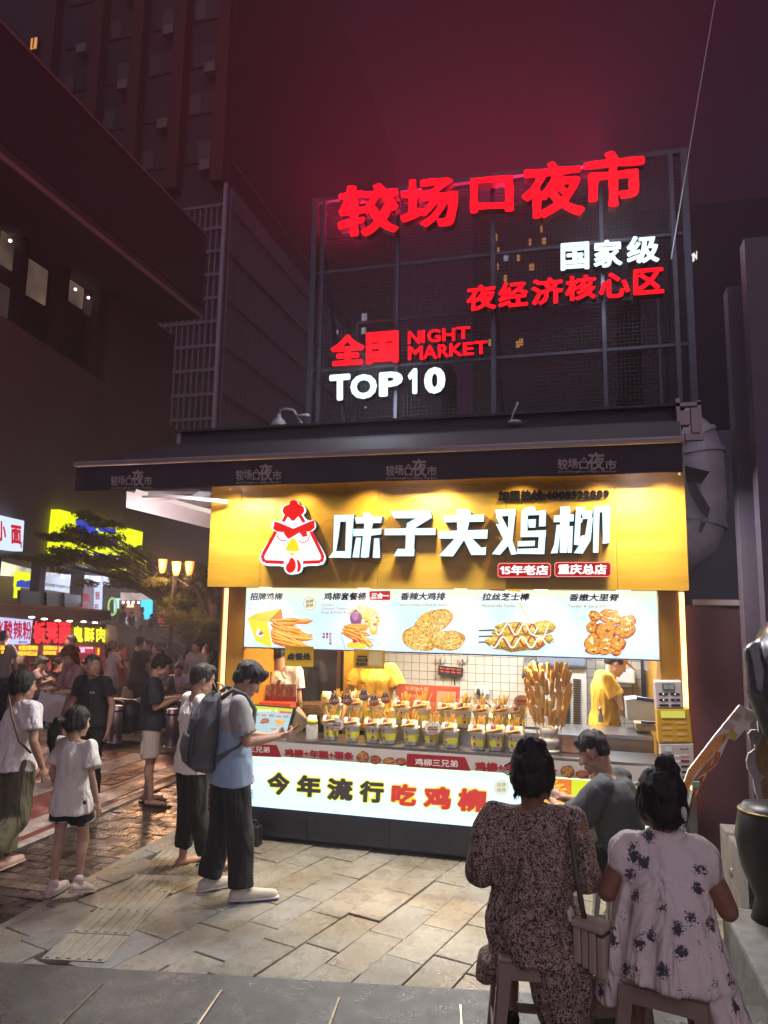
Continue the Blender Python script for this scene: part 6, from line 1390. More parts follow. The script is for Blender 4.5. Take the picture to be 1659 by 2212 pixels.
# ---------------------------------------------------------------- stools
def stool(label,loc,rz,m,h=.45,w=.29,b_=.37,slot=False,cat='stool'):
    t=thing('plastic_stool',label,cat,loc,R(rz)); a=w/2; c=b_/2
    mb=MB(); mb.box(-a,a,-a,a,h-.022,h); mb.build('seat',m,t,world=False,bev=.012)
    for (x0,y0,x1,y1) in((-a,-a,a,-a),(a,-a,a,a),(a,a,-a,a),(-a,a,-a,-a)):
        mb=MB(); n=Vector((y1-y0,-(x1-x0),0)).normalized(); 
        mb.poly([(x0,y0,h-.02),(x1,y1,h-.02),(x1*1.04,y1*1.04,h-.075),(x0*1.04,y0*1.04,h-.075)],.008,-n); mb.build('apron',m,t,world=False,bev=.002)
    for sx in(-1,1):
        for sy in(-1,1):
            mb=MB(); p0=Vector((sx*(a-.02),sy*(a-.02),h-.03)); p1=Vector((sx*(c-.01),sy*(c-.01),0))
            for (dx,dy) in((1,0),(0,1)):
                d1=Vector((-sx*dx,-sy*dy,0)); e0=.055; e1=.038
                o_=Vector((sx*.02,sy*.02,0)); th=Vector((-sx*dy,-sy*dx,0))*.008
                A_,B_=p0+o_,p1+o_*.5; v=[A_,A_+d1*e0,B_+d1*e1,B_]; v+= [q+th for q in v]
                mb.add(v,[(0,1,2,3),(4,7,6,5),(0,4,5,1),(1,5,6,2),(2,6,7,3),(3,7,4,0)])
            mb.build('leg',m,t,world=False)
    zc=.13; q=c-(c-a)*zc/h-.012
    for (x0,y0,x1,y1) in((-q,-q,q,-q),(q,-q,q,q),(q,q,-q,q),(-q,q,-q,-q)): MB().bar((x0,y0,zc),(x1,y1,zc),.012,.04).build('stretcher',m,t,world=False,bev=.003)
    if slot:
        mb=MB()
        for k in range(5): mb.box(-a+.05,a-.05,-.08+k*.04-.006,-.08+k*.04+.006,h+.0005,h+.001)
        mb.build('slot',mat('slot_dark',(.2,.2,.2),.8),t,world=False)
    return t
M_st=mat('taupe_plastic',(.33,.24,.20),.38,var=.08,bump=.05,bscale=60); M_stw=mat('offwhite_plastic',(.46,.47,.43),.4,var=.06); M_stg=mat('green_plastic',(.10,.42,.30),.4,var=.05)
S7=(-.17,3.10); S9=(.315,3.02); S8=(.29,4.95)
stool('taupe plastic stool under the woman in the brown patterned dress',(S7[0],S7[1],.3),8,M_st,.455,.30,.38)
stool('taupe plastic stool under the girl in the white floral dress',(S9[0],S9[1],.3),-14,M_st,.455,.30,.38)
stool('taupe plastic stool standing empty between the two seated women',(.10,3.55,0),20,M_st,.45,.30,.38)
stool('off white plastic stool with slotted seat under the seated man',(S8[0],S8[1],0),14,M_stw,.46,.30,.36,True)
# --- 7 woman in brown patterned dress
def patt(name,ca,cb,kind):
    m=mat(name,ca,.85,var=.05,bump=.3,bscale=60,fold=.9); t=m.node_tree; b=t.nodes['Principled BSDF']; tc=t.nodes.new('ShaderNodeTexCoord'); cr=t.nodes.new('ShaderNodeValToRGB')
    nn=t.nodes.new('ShaderNodeTexNoise'); nn.inputs['Scale'].default_value=14; nn.inputs['Detail'].default_value=2; t.links.new(tc.outputs['Object'],nn.inputs['Vector'])
    if kind=='leo':
        w_=t.nodes.new('ShaderNodeTexNoise'); w_.inputs['Scale'].default_value=80; w_.inputs['Detail'].default_value=2.5; w_.inputs['Distortion'].default_value=2.2; t.links.new(tc.outputs['Object'],w_.inputs['Vector'])
        cr.color_ramp.elements[0].position=.47; cr.color_ramp.elements[1].position=.53; cr.color_ramp.elements[0].color=(*cb,1); cr.color_ramp.elements[1].color=(*ca,1); t.links.new(w_.outputs[0],cr.inputs[0])
    else:
        v=t.nodes.new('ShaderNodeTexVoronoi'); v.inputs['Scale'].default_value=12.5; v.inputs['Randomness'].default_value=.75; t.links.new(tc.outputs['Object'],v.inputs['Vector'])
        n2=t.nodes.new('ShaderNodeTexNoise'); n2.inputs['Scale'].default_value=70; n2.inputs['Detail'].default_value=3; n2.inputs['Distortion'].default_value=1.5; t.links.new(tc.outputs['Object'],n2.inputs['Vector'])
        mm=t.nodes.new('ShaderNodeMath'); mm.operation='MULTIPLY_ADD'; mm.inputs[1].default_value=.9; t.links.new(n2.outputs[0],mm.inputs[0]); t.links.new(v.outputs['Distance'],mm.inputs[2])
        cr.color_ramp.elements[0].position=.70; cr.color_ramp.elements[1].position=.75; cr.color_ramp.elements[0].color=(*cb,1); cr.color_ramp.elements[1].color=(*ca,1); t.links.new(mm.outputs[0],cr.inputs[0])
    t.links.new(cr.outputs[0],b.inputs['Base Color']); return m
M_leo=patt('brown_leopard_print',(.52,.38,.31),(.045,.028,.024),'leo'); M_flo=patt('white_floral_print',(.88,.80,.74),(.08,.08,.10),'flo')
sk_=lambda x:Vector(x)
def sit(label,S,z0,rz,h,sk,seat=.455,**k):
    dz=seat+.07-.93   # hips come down onto the seat
    J=dict(pel=(0,0,.93+dz),che=(0,.03,1.26+dz),nec=(0,.05,1.42+dz),head=(0,.09,1.565+dz),shl=(-.18,.03,1.375+dz),shr=(.18,.03,1.375+dz),ell=(-.26,.06,1.11+dz),elr=(.26,.06,1.11+dz),wrl=(-.15,.26,1.08+dz),wrr=(.15,.26,1.08+dz),
      hil=(-.09,.02,.92+dz),hir=(.09,.02,.92+dz),knl=(-.13,.40,seat+.04),knr=(.13,.40,seat+.04),anl=(-.13,.34,.08),anr=(.13,.34,.08),tl=(-.14,.50,.03),tr=(.14,.50,.03))
    J.update(k); return person(label,(S[0],S[1],z0),rz,h,sk,**J)
p=sit('woman with dark hair up seated in a brown patterned dress',S7,.3,2,1.50,M_skd,fem=True,seat=.517,headscale=1.2,arm=1.3,leg=1.1,hy=-14,hp=-8,ell=(-.240,.0,.82),elr=(.235,.0,.82),wrl=(-.16,.24,.84),wrr=(.16,.24,.84),anl=(-.12,.16,.08),anr=(.13,.10,.08),tl=(-.13,.32,.03),tr=(.14,.26,.03))
def updo(mb,T,M): mb.ell(T(0,-.05,.115),(.050,.050,.038)); mb.ell(T(.02,-.02,.115),(.045,.05,.03)); mb.ell(T(-.02,-.055,.10),(.045,.035,.04)); mb.path([T(-.06,-.02,-.05),T(-.06,-.03,-.09)],.012,6)
hair(p,'pony',M_hair,extra=updo)
MB().path([(-.09,.04,1.13),(-.115,.02,1.12),(-.12,.0,1.10),(-.10,-.01,1.09),(-.085,.02,1.10)],.004,6).build('hair_clip',mat('clip_metal',(.5,.5,.5),.3,metal=1),p.root,True,world=False)
j=p.J; mb=MB(); U3=((1,0,0),(0,1,0))
pf=lambda t,k:1+.045*math.sin(9*t)+.03*math.sin(16*t+1) if k<4 else 1
mb.loft([((.03,-.02,.49),*U3,.235,.19),((.01,.0,.53),*U3,.225,.19),((0,0,.60),*U3,.215,.18),((0,0,.71),*U3,.180,.15),((0,.01,.79),*U3,.175,.142),((0,.02,.88),*U3,.190,.142),((0,.03,.98),*U3,.195,.118),((0,.03,1.035),*U3,.150,.085),((0,.035,1.075),*U3,.075,.065)],40,mod=pf)
mb.loft([((.14,-.06,.22),*U3,.11,.14),((.12,-.05,.36),*U3,.13,.16),((.08,-.02,.52),*U3,.14,.17)],30,mod=pf); mb.loft([((-.21,.02,.34),*U3,.05,.12),((-.17,.0,.45),*U3,.075,.14),((-.08,0,.50),*U3,.10,.14)],24)
for e,sx in(('l',-1),('r',1)):
    S,E,W=j['sh'+e],j['el'+e],j['wr'+e]; mb.cap(S,E,.074,.080,14); mb.cap(E,E.lerp(W,.55),.078,.055,14); mb.cap(j['nec']-Vector((0,0,.045)),S,.066,.074,12)
    mb.cap(j['hi'+e],j['kn'+e],.115,.095,12)
o=rmesh('dress',sc(mb,p.s),M_leo,p.root,.011,2,.020,9,seed=12)
for e in'lr': shoe(p,e,M_bk,M_bk)
hb=thing('handbag','beige pleated flap handbag hanging at the hip of the woman in brown','handbag',(S7[0]+.215,S7[1]-.12,.305),R(-28))
hb.scale=(.86,.86,.90)
M_hb=mat('beige_leather',(.50,.40,.32),.45,var=.08); M_hbd=mat('dark_leather_fold',(.10,.08,.06),.6)
mb=MB(); 
for k in range(4):
    x=-.066+k*.036; MB().box(x,x+.034,-.045+.006*(k%2),.05,.50-.01*k,.665-.012*k).build('pleat',M_hb,hb,world=False,bev=.008)
MB().box(-.064,.07,-.035,.04,.50,.66).build('bag_body',M_hbd,hb,world=False)
MB().box(-.07,.078,-.055,.055,.645,.672).build('flap',M_hb,hb,world=False,bev=.008)
MB().path([(-.03,-.0,.67),(-.045,-.015,.78),(-.075,-.0,.90),(-.115,.045,1.01),(-.135,.10,1.055),(-.145,.17,1.03),(-.14,.22,.93)],.012,6).build('strap',mat('strap_leather',(.12,.10,.085),.5),hb,True,world=False)
MB().path([(-.065,-.04,.68),(-.075,-.05,.72),(-.08,-.05,.70),(-.07,-.055,.66)],.010,6).build('charm',mat('pearl',(.7,.68,.65),.3),hb,True,world=False)
# --- 9 girl in floral dress
p=sit('girl with a black hair bun seated in a white dress with black flowers',S9,.3,-4,1.38,M_skd,fem=True,headscale=1.32,arm=1.25,hy=10,hp=-5,seat=.562,ell=(-.255,.0,.86),elr=(.265,.02,.84),wrl=(-.18,.24,.88),wrr=(.20,.24,1.00),hdr=(-.6,1,.3),hcr=.9,anl=(-.14,.06,.08),anr=(.12,.04,.08),tl=(-.15,.22,.03),tr=(.13,.2,.03),shl=(-.155,.03,1.07),shr=(.155,.03,1.07))
def bun(mb,T,M): mb.ell(T(0.02,-.01,.135),(.052,.05,.045)); mb.ell(T(.045,-.02,.12),(.035,.035,.03)); mb.ell(T(0,0,.09),(.06,.06,.03))
hair(p,'pony',M_hair,hs=1.14,extra=bun)
MB().ell((-.085,.03,1.10),(.012,.018,.010)).ell((.075,-.02,1.02),(.012,.01,.022)).build('hair_clip',mat('pearl',(.7,.68,.65),.3),p.root,True,world=False)
j=p.J; mb=MB(); pf2=lambda t,k:1+(.05*math.sin(11*t)+.03*math.sin(19*t+2))*(1 if k<5 else .3)
mb.loft([((.015,-.02,.56),*U3,.27,.225),((.01,-.02,.57),*U3,.28,.23),((.0,-.02,.65),*U3,.265,.215),((0,-.01,.76),*U3,.235,.19),((0,.0,.88),*U3,.205,.165),((0,.02,.98),*U3,.180,.135),((0,.03,1.06),*U3,.160,.105),((0,.04,1.11),*U3,.10,.08),((0,.045,1.14),*U3,.078,.07),((0,.05,1.165),*U3,.074,.066)],40,mod=pf2)
mb.loft([((.27,.0,.22),*U3,.10,.16),((.22,.0,.38),*U3,.13,.18),((.16,0,.56),*U3,.12,.17)],30,mod=pf2); mb.loft([((-.26,.0,.40),*U3,.07,.12),((-.20,.0,.54),*U3,.10,.15),((-.12,0,.64),*U3,.10,.14)],24)
for e in'lr':
    S,E=j['sh'+e],j['el'+e]; mb.cap(j['nec']-Vector((0,0,.045)),S,.066,.076,12); mb.ell(S.lerp(E,.20),(.086,.086,.105)); mb.tube(S.lerp(E,.3),S.lerp(E,.52),.078,.062,16)
    mb.cap(j['hi'+e],j['kn'+e],.115,.10,12)
rmesh('dress',sc(mb,p.s),M_flo,p.root,.011,2,.014,9,seed=14)
for e in'lr': shoe(p,e,mat('pink_shoe',(.45,.30,.26),.6),mat('blush_sole',(.60,.47,.42),.6))
# --- 8 seated man with phone, profile to the left
p=sit('man with short hair in a dark grey tee seated sideways looking down at his phone',S8,0,68,1.74,M_sk,showface=True,hp=-30,hy=6,vox=.0065,arm=1.12,che=(0,.05,.86),nec=(0,.12,1.01),head=(0,.19,1.135),shl=(-.19,.07,.965),shr=(.19,.07,.965),ell=(-.25,.24,.73),elr=(.26,.24,.73),wrl=(-.07,.43,.80),wrr=(.07,.42,.80),hcl=.7,hcr=.7,pl=(.5,-.4,.8),pr=(-.5,-.4,.8),hdl=(.2,.8,.4),hdr=(-.2,.8,.4),leg=1.15,knl=(-.18,.42,.52),knr=(.18,.42,.52),anl=(-.18,.42,.09),anr=(.18,.42,.09),tl=(-.2,.58,.04),tr=(.2,.58,.04))
hair(p,'crop',M_hair); tee(p,mat('slate_cotton',(.075,.080,.082),.85,var=.1,bump=.4,bscale=25),.06,1.25,1.3,.85,.085,seed=15); trousers(p,M_bk,.48,(.125,.115,.1),name='shorts')
for e in'lr': shoe(p,e,M_bk,M_bk,1.05)
ph=thing('phone','grey phone in the hands of the man seated on the off white stool','phone',(0,0,0)); q=Matrix.Rotation(R(68),4,'Z')@Vector((0,.54,.90)); ph.location=Vector((S8[0],S8[1],0))+q; ph.rotation_euler=(R(48),0,R(68))
MB().box(-.04,.04,-.08,.08,-.004,.004).build('phone_body',mat('phone_grey',(.10,.11,.12),.3),ph,world=False,bev=.003); MB().box(-.036,.036,-.075,.075,.0045,.005).build('screen',mat('screen_mid',(.05,.06,.07),.15,emit=(.4,.5,.55),es=.15),ph,world=False)
# ---------------------------------------------------------------- staff in the kiosk
M_yel_p=fab('yellow_polo',(.62,.36,.035)); 
c=onY(835*.0+ (900+905*.66305)*.54004,1500,7.15)
p=person('worker in yellow polo behind the counter, face hidden by the hanging sign',(c.x,7.15,.06),180,1.72,M_sk2,hp=-12,vox=.008,elr=(.27,.02,1.14),wrr=(.25,.22,.98),ell=(-.27,.02,1.14),wrl=(-.22,.22,.98))
hair(p,'short',M_hair); tee(p,M_yel_p,.12,1.18,1.2,.66,.07,seed=16); trousers(p,M_bk,.97)
mb=MB(); text(mb,'WZF',Vector((.05,.135,1.28)),Vector((.13,.135,1.28)),Vector((.05,.135,1.265)),.01,0,out=(0,1,0),res=12); mb.build('shirt_lettering',M_blk,p.root,world=False)
c=onY((2300+250*.46534)*.54004,1500,7.6)
p=person('worker in yellow polo and orange cap lifting a container at the right',(c.x,7.6,.06),-82,1.68,M_sk2,hp=-30,vox=.008,showface=True,nec=(0,.06,1.42),head=(0,.13,1.535),elr=(.22,.14,1.12),wrr=(.14,.40,1.10),ell=(-.22,.12,1.12),wrl=(-.12,.38,1.0),hcr=.8,hcl=.8)
hair(p,'short',M_hair); tee(p,M_yel_p,.14,1.1,1.15,.6,.07,seed=17); trousers(p,M_bk,.97)
j=p.J; M=p.M; T=lambda x,y,z:(j['head']+M@Vector((x,y,z)))*p.s
mb=MB(); mb.ell(T(0,-.01,.06),(.09,.103,.072),M); mb.cap(T(-.03,.085,.052),T(-.03,.175,.034),.03,.025,10,flat=(M@Vector((0,0,1)),.25)); mb.cap(T(.03,.085,.052),T(.03,.175,.034),.03,.025,10,flat=(M@Vector((0,0,1)),.25)); mb.cap(T(0,.085,.055),T(0,.18,.036),.035,.03,10,flat=(M@Vector((0,0,1)),.25))
rmesh('cap',mb,mat('orange_cap',(.60,.26,.04),.7),p.root,.007,2)
MB().ell(T(0,.082,-.062),(.045,.022,.022),M).build('clear_mouth_guard',mat('clear_plastic',(.7,.75,.78),.1,alpha=.35),p.root,True,world=False)
c=onY((1050+165*.42194)*.54004,1500,7.0)
p=person('person in white tee with black strap seen from behind inside the kiosk',(c.x,7.0,.06),0,1.66,M_sk,hy=-20,hp=-10,vox=.008)
hair(p,'short',M_hair); tee(p,M_wt2,.08,1.14,1.15,.62,.066,seed=18); trousers(p,M_bk,.97)
MB().path([(-.05,-.14,1.36),(-.055,-.15,1.2),(-.05,-.15,1.1)],.014,6).build('strap',M_bk,p.root,True,world=False)
# ================================================================== THINGS ON THE COUNTER
z4=zoom(1050,2600,.42194); z5=zoom(1700,2650,.42194)
V4=lambda x,y,Y:onY(*z4(x,y),Y)
V5=lambda x,y,Y:onY(*z5(x,y),Y)
M_cup=mat('paper_cup',(.80,.77,.70),.5,var=.04); M_cupy=mat('cup_yellow',(.75,.72,.07),.5); M_cupd=mat('cup_print_red',(.35,.03,.03),.5); M_cupe=mat('cup_print_cream',(.55,.40,.28),.5); M_cupk=mat('cup_print_dark',(.06,.03,.03),.5)
M_fry=mat('fried_potato',(.74,.46,.09),.5,var=.25,vscale=40,bump=.3,bscale=120); M_nug=mat('fried_coat',(.58,.29,.06),.6,var=.3,vscale=50,bump=.5,bscale=140)
M_rw=mat('rice_cake_white',(.84,.78,.62),.35,var=.06); M_ry=mat('rice_cake_yellow',(.70,.48,.12),.35,var=.06); M_rp=mat('rice_cake_purple',(.26,.10,.17),.35,var=.1)
def make_cup(seed):
    rnd=random.Random(seed); t=thing('snack_cup','','snack cup')
    mb=MB(); n=24; mb.lathe([(.0,.001),(.043,.001),(.0455,.006),(.0585,.118),(.0615,.120),(.0615,.125),(.056,.125),(.055,.112),(0,.112)],(0,0,0),n); c=mb.build('cup_wall',M_cup,t,True,world=False)
    mb=MB(); mb.lathe([(.0488,.030),(.0540,.076)],(0,0,0),n); mb.f=mb.f[:n]; mb.c=mb.c[:n]; mb.build('yellow_band',M_cupy,t,True,world=False)
    def on(a,z,w_,h_,m,nm,lift=.001):
        mb=MB(); P=[]
        for k in range(12):
            q=2*math.pi*k/12; zz=z+h_*math.sin(q); r=.0455+(zz-.006)/.112*.013+lift; aa=a+w_*math.cos(q)/r; P.append((r*math.sin(aa),-r*math.cos(aa),zz))
        mb.poly(P,0,(0,1,0)); mb.build(nm,m,t,world=False)
    a0=rnd.uniform(-.35,.35)
    on(a0,.055,.014,.026,M_cupe,'printed_figure'); on(a0,.092,.008,.009,M_cupd,'printed_comb',.0015); on(a0-.10,.070,.0025,.003,M_cupk,'printed_dot',.002); on(a0+.12,.070,.0025,.003,M_cupk,'printed_dot',.002); on(a0,.046,.009,.010,M_cupd,'printed_scarf',.002); on(a0-.55,.098,.014,.003,M_cupk,'printed_line',.001)
    order=[M_rw,M_rp,M_ry,M_rw]; rnd.random()<.4 and order.reverse()
    for k,mm in enumerate(order):
        x=-.043+k*.029; MB().cap((x,-.030,.122),(x+rnd.uniform(-.006,.006),-.020,.156),.0205,.0195,10).build('rice_cake',mm,t,True,world=False)
    mb=MB()
    for k in range(5):
        x=-.03+k*.012; mb.path([(x-.03,-.045,.128+.003*k),(x,-.058,.134+.003*k),(x+.03,-.047,.130+.004*k)],[.006,.009,.006],7)
    mb.build('chicken_strip',M_nug,t,True,world=False,kind='stuff')
    mb=MB()
    for k in range(18):
        a=rnd.uniform(0,6.28); r=rnd.uniform(0,.035); b_=Vector((r*math.cos(a),r*math.sin(a)*.8+.012,.12)); L=rnd.uniform(.07,.125); d=Vector((r*math.cos(a)*8+rnd.uniform(-.15,.15),rnd.uniform(-.2,.25),1)).normalized()
        q=b_+d*L; mb.bar(b_,q,.0065,.0065)
    mb.build('fries',M_fry,t,world=False,kind='stuff')
    return t
protos=[make_cup(s) for s in(1,2,3)]
ordn=['first','second','third','fourth','fifth','sixth','seventh','eighth','ninth','tenth']
used=[0,0,0]
def putcup(k,loc,label,group):
    t=protos[k]
    if used[k]: t=copy_tree(t)
    used[k]+=1; t['label']=label; t['group']=group; t.location=loc; t.rotation_euler=(0,0,R(random.uniform(-14,14))-.1); s=random.uniform(1.18,1.25); t.scale=(s,s,s)
xs1=[1324,1409,1493,1556,1645,1725,1803,1913,1983,2061]
for i,x in enumerate(xs1):
    p=onY(x*.54004,1610,6.30); putcup((i*2)%3,(p.x,6.30+random.uniform(-.01,.01),.896),'%s cup from the left in the front row of chicken and fries cups'%ordn[i],'snack cups in the front row on the counter')
xs2=[1337,1421,1506,1609,1689,1784,1854,1926,2002,2073]
for i,x in enumerate(xs2):
    p=onY(x*.54004,1580,6.55); putcup((i*2+1)%3,(p.x,6.55+random.uniform(-.01,.01),1.031),'%s cup from the left in the back row of chicken and fries cups'%ordn[i],'snack cups in the back row on the step')
# corn dogs in a tall bouquet on a white pedestal pot
M_cdog=mat('corn_dog_batter',(.80,.44,.12),.6,var=.15,vscale=30,bump=.15,bscale=110)
pc=V5(1180,930,6.40); pc.z=.896
pot=thing('pedestal_pot','cream white two tier pedestal pot on the counter holding the corn dogs','pot',pc)
M_pot=mat('cream_ceramic',(.62,.58,.50),.3,var=.05)
MB().lathe([(0,0),(.085,0),(.09,.012),(.085,.02),(.055,.024),(.05,.04),(.08,.055),(.088,.09),(.085,.11),(.06,.115),(.058,.13),(.075,.15),(.083,.20),(.078,.20),(.07,.16),(0,.15)],(0,0,0),28).build('pot_body',M_pot,pot,True,world=False)
dogs=[]
rd=random.Random(21)
tips=[]
for row,(zt,rad,n) in enumerate(((.13,.13,7),(.20,.165,8),(.28,.18,8),(.36,.19,8),(.44,.185,8),(.50,.15,7))):
    for k in range(n):
        a=-math.pi/2+(k-(n-1)/2)*(2.9/n)+rd.uniform(-.1,.1) ; tips.append((rad*math.cos(a)*1.05,rad*math.sin(a)*.55,zt+.17+rd.uniform(-.02,.02)))
pr=None
for i,tp in enumerate(tips):
    tv=Vector(tp)+Vector((0,0,.05)); bs_=Vector((tp[0]*.35,tp[1]*.35,.16)); d=(tv-bs_).normalized(); d=Vector((tp[0]*1.7+rd.uniform(-.06,.06),tp[1]*1.2,1)).normalized()
    if pr is None:
        pr=thing('corn_dog','breaded golden corn dog on a stick standing in the bouquet on the counter','corn dog',(0,0,0),0,'corn dogs in the bouquet')
        MB().cap((0,0,-.105),(0,0,0),.0205,.0195,10).build('batter',M_cdog,pr,True,world=False); MB().tube((0,0,-.33),(0,0,-.12),.0025,n=6).build('skewer',mat('bamboo',(.45,.30,.13),.6),pr,world=False); t=pr
    else: t=copy_tree(pr)
    t.location=pc+tv; t.rotation_euler=d.to_track_quat('Z','Y').to_euler()
# ------- small counter things
P_mm=print_mat('card_print',None,.5,vscale=60,var=.3)
def card(name,label,cat,pts,cols,Y,th=.006,extra=None,stand=None,grp=None):
    P=[onY(*z4(*p),Y) for p in pts]; lo=min(P,key=lambda q:q.z); t=thing(name,label,cat,(sum(q.x for q in P)/len(P),Y,lo.z),0,grp)
    MB().poly(P,th,(0,1,0)).build('card_board',mat('card_edge',(.55,.5,.45),.6),t)
    mb=MB(); mb.poly([q+Vector((0,-.0008,0)) for q in P],0,(0,1,0),cols)
    if extra: extra(mb,t)
    mb.build('printed_face',P_mm,t); return t
def bumpy(cx,cy,rx,ry,n=10,d=.10): return [(cx+rx*(1+(d if i%2 else -d))*math.cos(math.pi*i/n),cy+ry*(1+(d if i%2 else -d))*math.sin(math.pi*i/n)) for i in range(2*n)]
for (cx,cy,col,txt,nm) in((680,480,(.20,.05,.09),'红薯酱','dark purple'),(805,480,(.24,.07,.12),'红薯芝士','purple red'),(962,440,(.17,.16,.14),'番茄芝士','dark olive'),(1058,490,(.38,.12,.12),'清爽甘梅','dusty pink'),(1168,465,(.42,.09,.10),'美味番茄','red pink')):
    def ex(mb,t,cx=cx,cy=cy,txt=txt):
        for ex_ in(-14,14):
            flat(mb,lambda a,b:V4(a,b,6.42),[(x+cx+ex_,y+cy-52) for x,y in blob(14,22,14,.0)],(.7,.68,.62),.002); flat(mb,lambda a,b:V4(a,b,6.42),[(x+cx+ex_-2,y+cy-44) for x,y in blob(8,12,12,.0)],(.02,.02,.02),.003)
        tx(mb,z4,6.417,txt,cx-46,cy-14,cx+46,cy+18,.03,(.68,.6,.58),18,yr=cy-24)
    card('flavour_sign','small %s flavour sign with cartoon eyes on a stick among the cups'%nm,'sign',bumpy(cx,cy,50,44),col,6.42,.006,ex,None,'flavour signs standing in the cups')
    MB().box(V4(cx-5,0,6.43).x,V4(cx+5,0,6.43).x,6.43,6.436,V4(cx,600,6.43).z,V4(cx,cy+35,6.43).z).build('sign_stick',M_cupy,None,label='short yellow stick holding up the %s flavour sign'%nm,cat='stick',group='sticks under the flavour signs')
for nm,zf,cx,cy,Y,txts in(('left',z4,698,705,6.235,1),('right',z5,75,625,6.235,1)):
    f3=lambda a,b,zf=zf,Y=Y:onY(*zf(a,b),Y); t=thing('notice_star','white starburst notice card with small black and red writing, the %s one on the counter'%nm,'sign',f3(cx,cy+60)); pts=bumpy(cx,cy,84,62,16,.08)
    MB().poly([f3(*p) for p in pts],.004,(0,1,0)).build('card_board',mat('card_gold',(.45,.33,.12),.5),t)
    mb=MB(); flat(mb,f3,bumpy(cx,cy,78,57,16,.08),(.68,.62,.55),.001); tx(mb,zf,Y-.003,'此模型仅供展示',cx-48,cy-22,cx+46,cy-4,.02,(.05,.04,.04),14); tx(mb,zf,Y-.003,'请以实物为准',cx-50,cy,cx+46,cy+20,.05,(.03,.03,.03),16); tx(mb,zf,Y-.003,'请勿食用',cx-42,cy+26,cx+40,cy+48,.04,(.5,.02,.02),16); flat(mb,f3,[(cx-6,cy-38),(cx,cy-52),(cx+8,cy-38)],(.3,.03,.03),.002); mb.build('printed_face',P_mm,t)
# orange round notice by the corn dogs
f3=lambda a,b:V5(a,b,6.46); t=thing('notice_star','tan scalloped notice card on a stick left of the corn dog bouquet','sign',f3(920,540)); MB().poly([f3(*p) for p in bumpy(918,372,78,66,16,.07)],.004,(0,1,0)).build('card_board',mat('card_gold',(.45,.33,.12),.5),t); mb=MB(); flat(mb,f3,bumpy(918,372,72,60,16,.07),(.62,.42,.24),.001); tx(mb,z5,6.457,'现做现卖',872,352,970,382,.04,(.4,.03,.02),16); tx(mb,z5,6.457,'此展示仅供参考',874,388,966,402,.02,(.1,.05,.04),12); mb.build('printed_face',P_mm,t); MB().poly([f3(890,435),(f3(955,435)),f3(935,540),f3(915,540)],.004,(0,1,0)).build('sign_stem',mat('card_gold',(.45,.33,.12),.5),t)
# raffle poster (its square code is left blank)
zP=zoom(900,2550,.66305); fp=lambda a,b:onY(*zP(a,b),6.72)
t=thing('raffle_poster','orange red poster board with a prize wheel standing behind the cups','poster',fp(1230,490))
MB().poly([fp(1045,278),fp(1418,298),fp(1408,490),fp(1030,490)],.012,(0,1,0)).build('poster_board',mat('poster_edge',(.4,.12,.08),.5),t)
mb=MB(); flat(mb,fp,[(1045,278),(1418,298),(1408,490),(1030,490)],(.50,.10,.07),.001,.3); flat(mb,fp,[(1040,390),(1412,390),(1408,490),(1030,490)],(.60,.20,.10),.0015,.3)
flat(mb,fp,[(1146+62*math.cos(i*.2094),402+60*math.sin(i*.2094)) for i in range(30)],(.62,.33,.26),.002); flat(mb,fp,[(1146+52*math.cos(i*.2094),402+50*math.sin(i*.2094)) for i in range(30)],(.55,.17,.12),.0026)
for k in range(6): a=k*math.pi/3+.3; flat(mb,fp,[(1146+8*math.cos(a+1.57),402+8*math.sin(a+1.57)),(1146+50*math.cos(a-.03),402+48*math.sin(a-.03)),(1146+50*math.cos(a+.03),402+48*math.sin(a+.03))],(.65,.38,.3),.003)
flat(mb,fp,[(1146+13*math.cos(i*.4189),402+13*math.sin(i*.4189)) for i in range(15)],(.6,.06,.08),.0036); flat(mb,fp,[(1280,322),(1394,328),(1386,462),(1268,456)],(.62,.44,.38),.002)
star(fp,1222,432,32,10,(.6,.30,.22),.004,.12,mb); tx(mb,zP,6.71,'100%',1204,415,1244,432,.03,(.68,.6,.5),14); tx(mb,zP,6.71,'中奖',1208,434,1240,450,.03,(.68,.6,.5),14); tx(mb,zP,6.71,'写评抽大奖',1086,292,1228,320,.03,(.68,.5,.42),22,yr=300); mb.build('printed_face',P_mm,t)
# two yellow acrylic signs hanging from the menu board
for lab,pts,txs in(('yellow hanging sign with black ordering point characters at the left',[(362,52),(534,55),(532,178),(358,172)],[('点餐处',(372,92,520,136))]),('yellow hanging sign with black scan to order characters in front of the worker',[(778,68),(968,78),(964,192),(772,186)],[('扫码点餐',(792,124,862,148)),('免排队',(788,150,862,172))])):
    fh=lambda a,b:onY(*zP(a,b),6.16); t=thing('hanging_sign',lab,'sign',fh((pts[0][0]+pts[1][0])/2,pts[2][1])); MB().poly([fh(*p) for p in pts],.004,(0,1,0)).build('acrylic_plate',mat('yellow_acrylic',(.52,.32,.02),.25),t,bev=.002)
    mb=MB(); 
    for s,a in txs: tx(mb,zP,6.157,s,*a,.05,None,26)
    mb.build('lettering',M_side,t)
    if '扫' in txs[0][0]: 
        mb=MB(); flat(mb,fh,[(868,82),(950,86),(948,172),(866,168)],None,.001); mb.build('pale_square',mat('pale_square',(.55,.42,.20),.5),t); mb=MB(); flat(mb,fh,[(798,108),(858,110),(858,120),(798,118)],None,.002); mb.build('black_bar',M_blk,t)
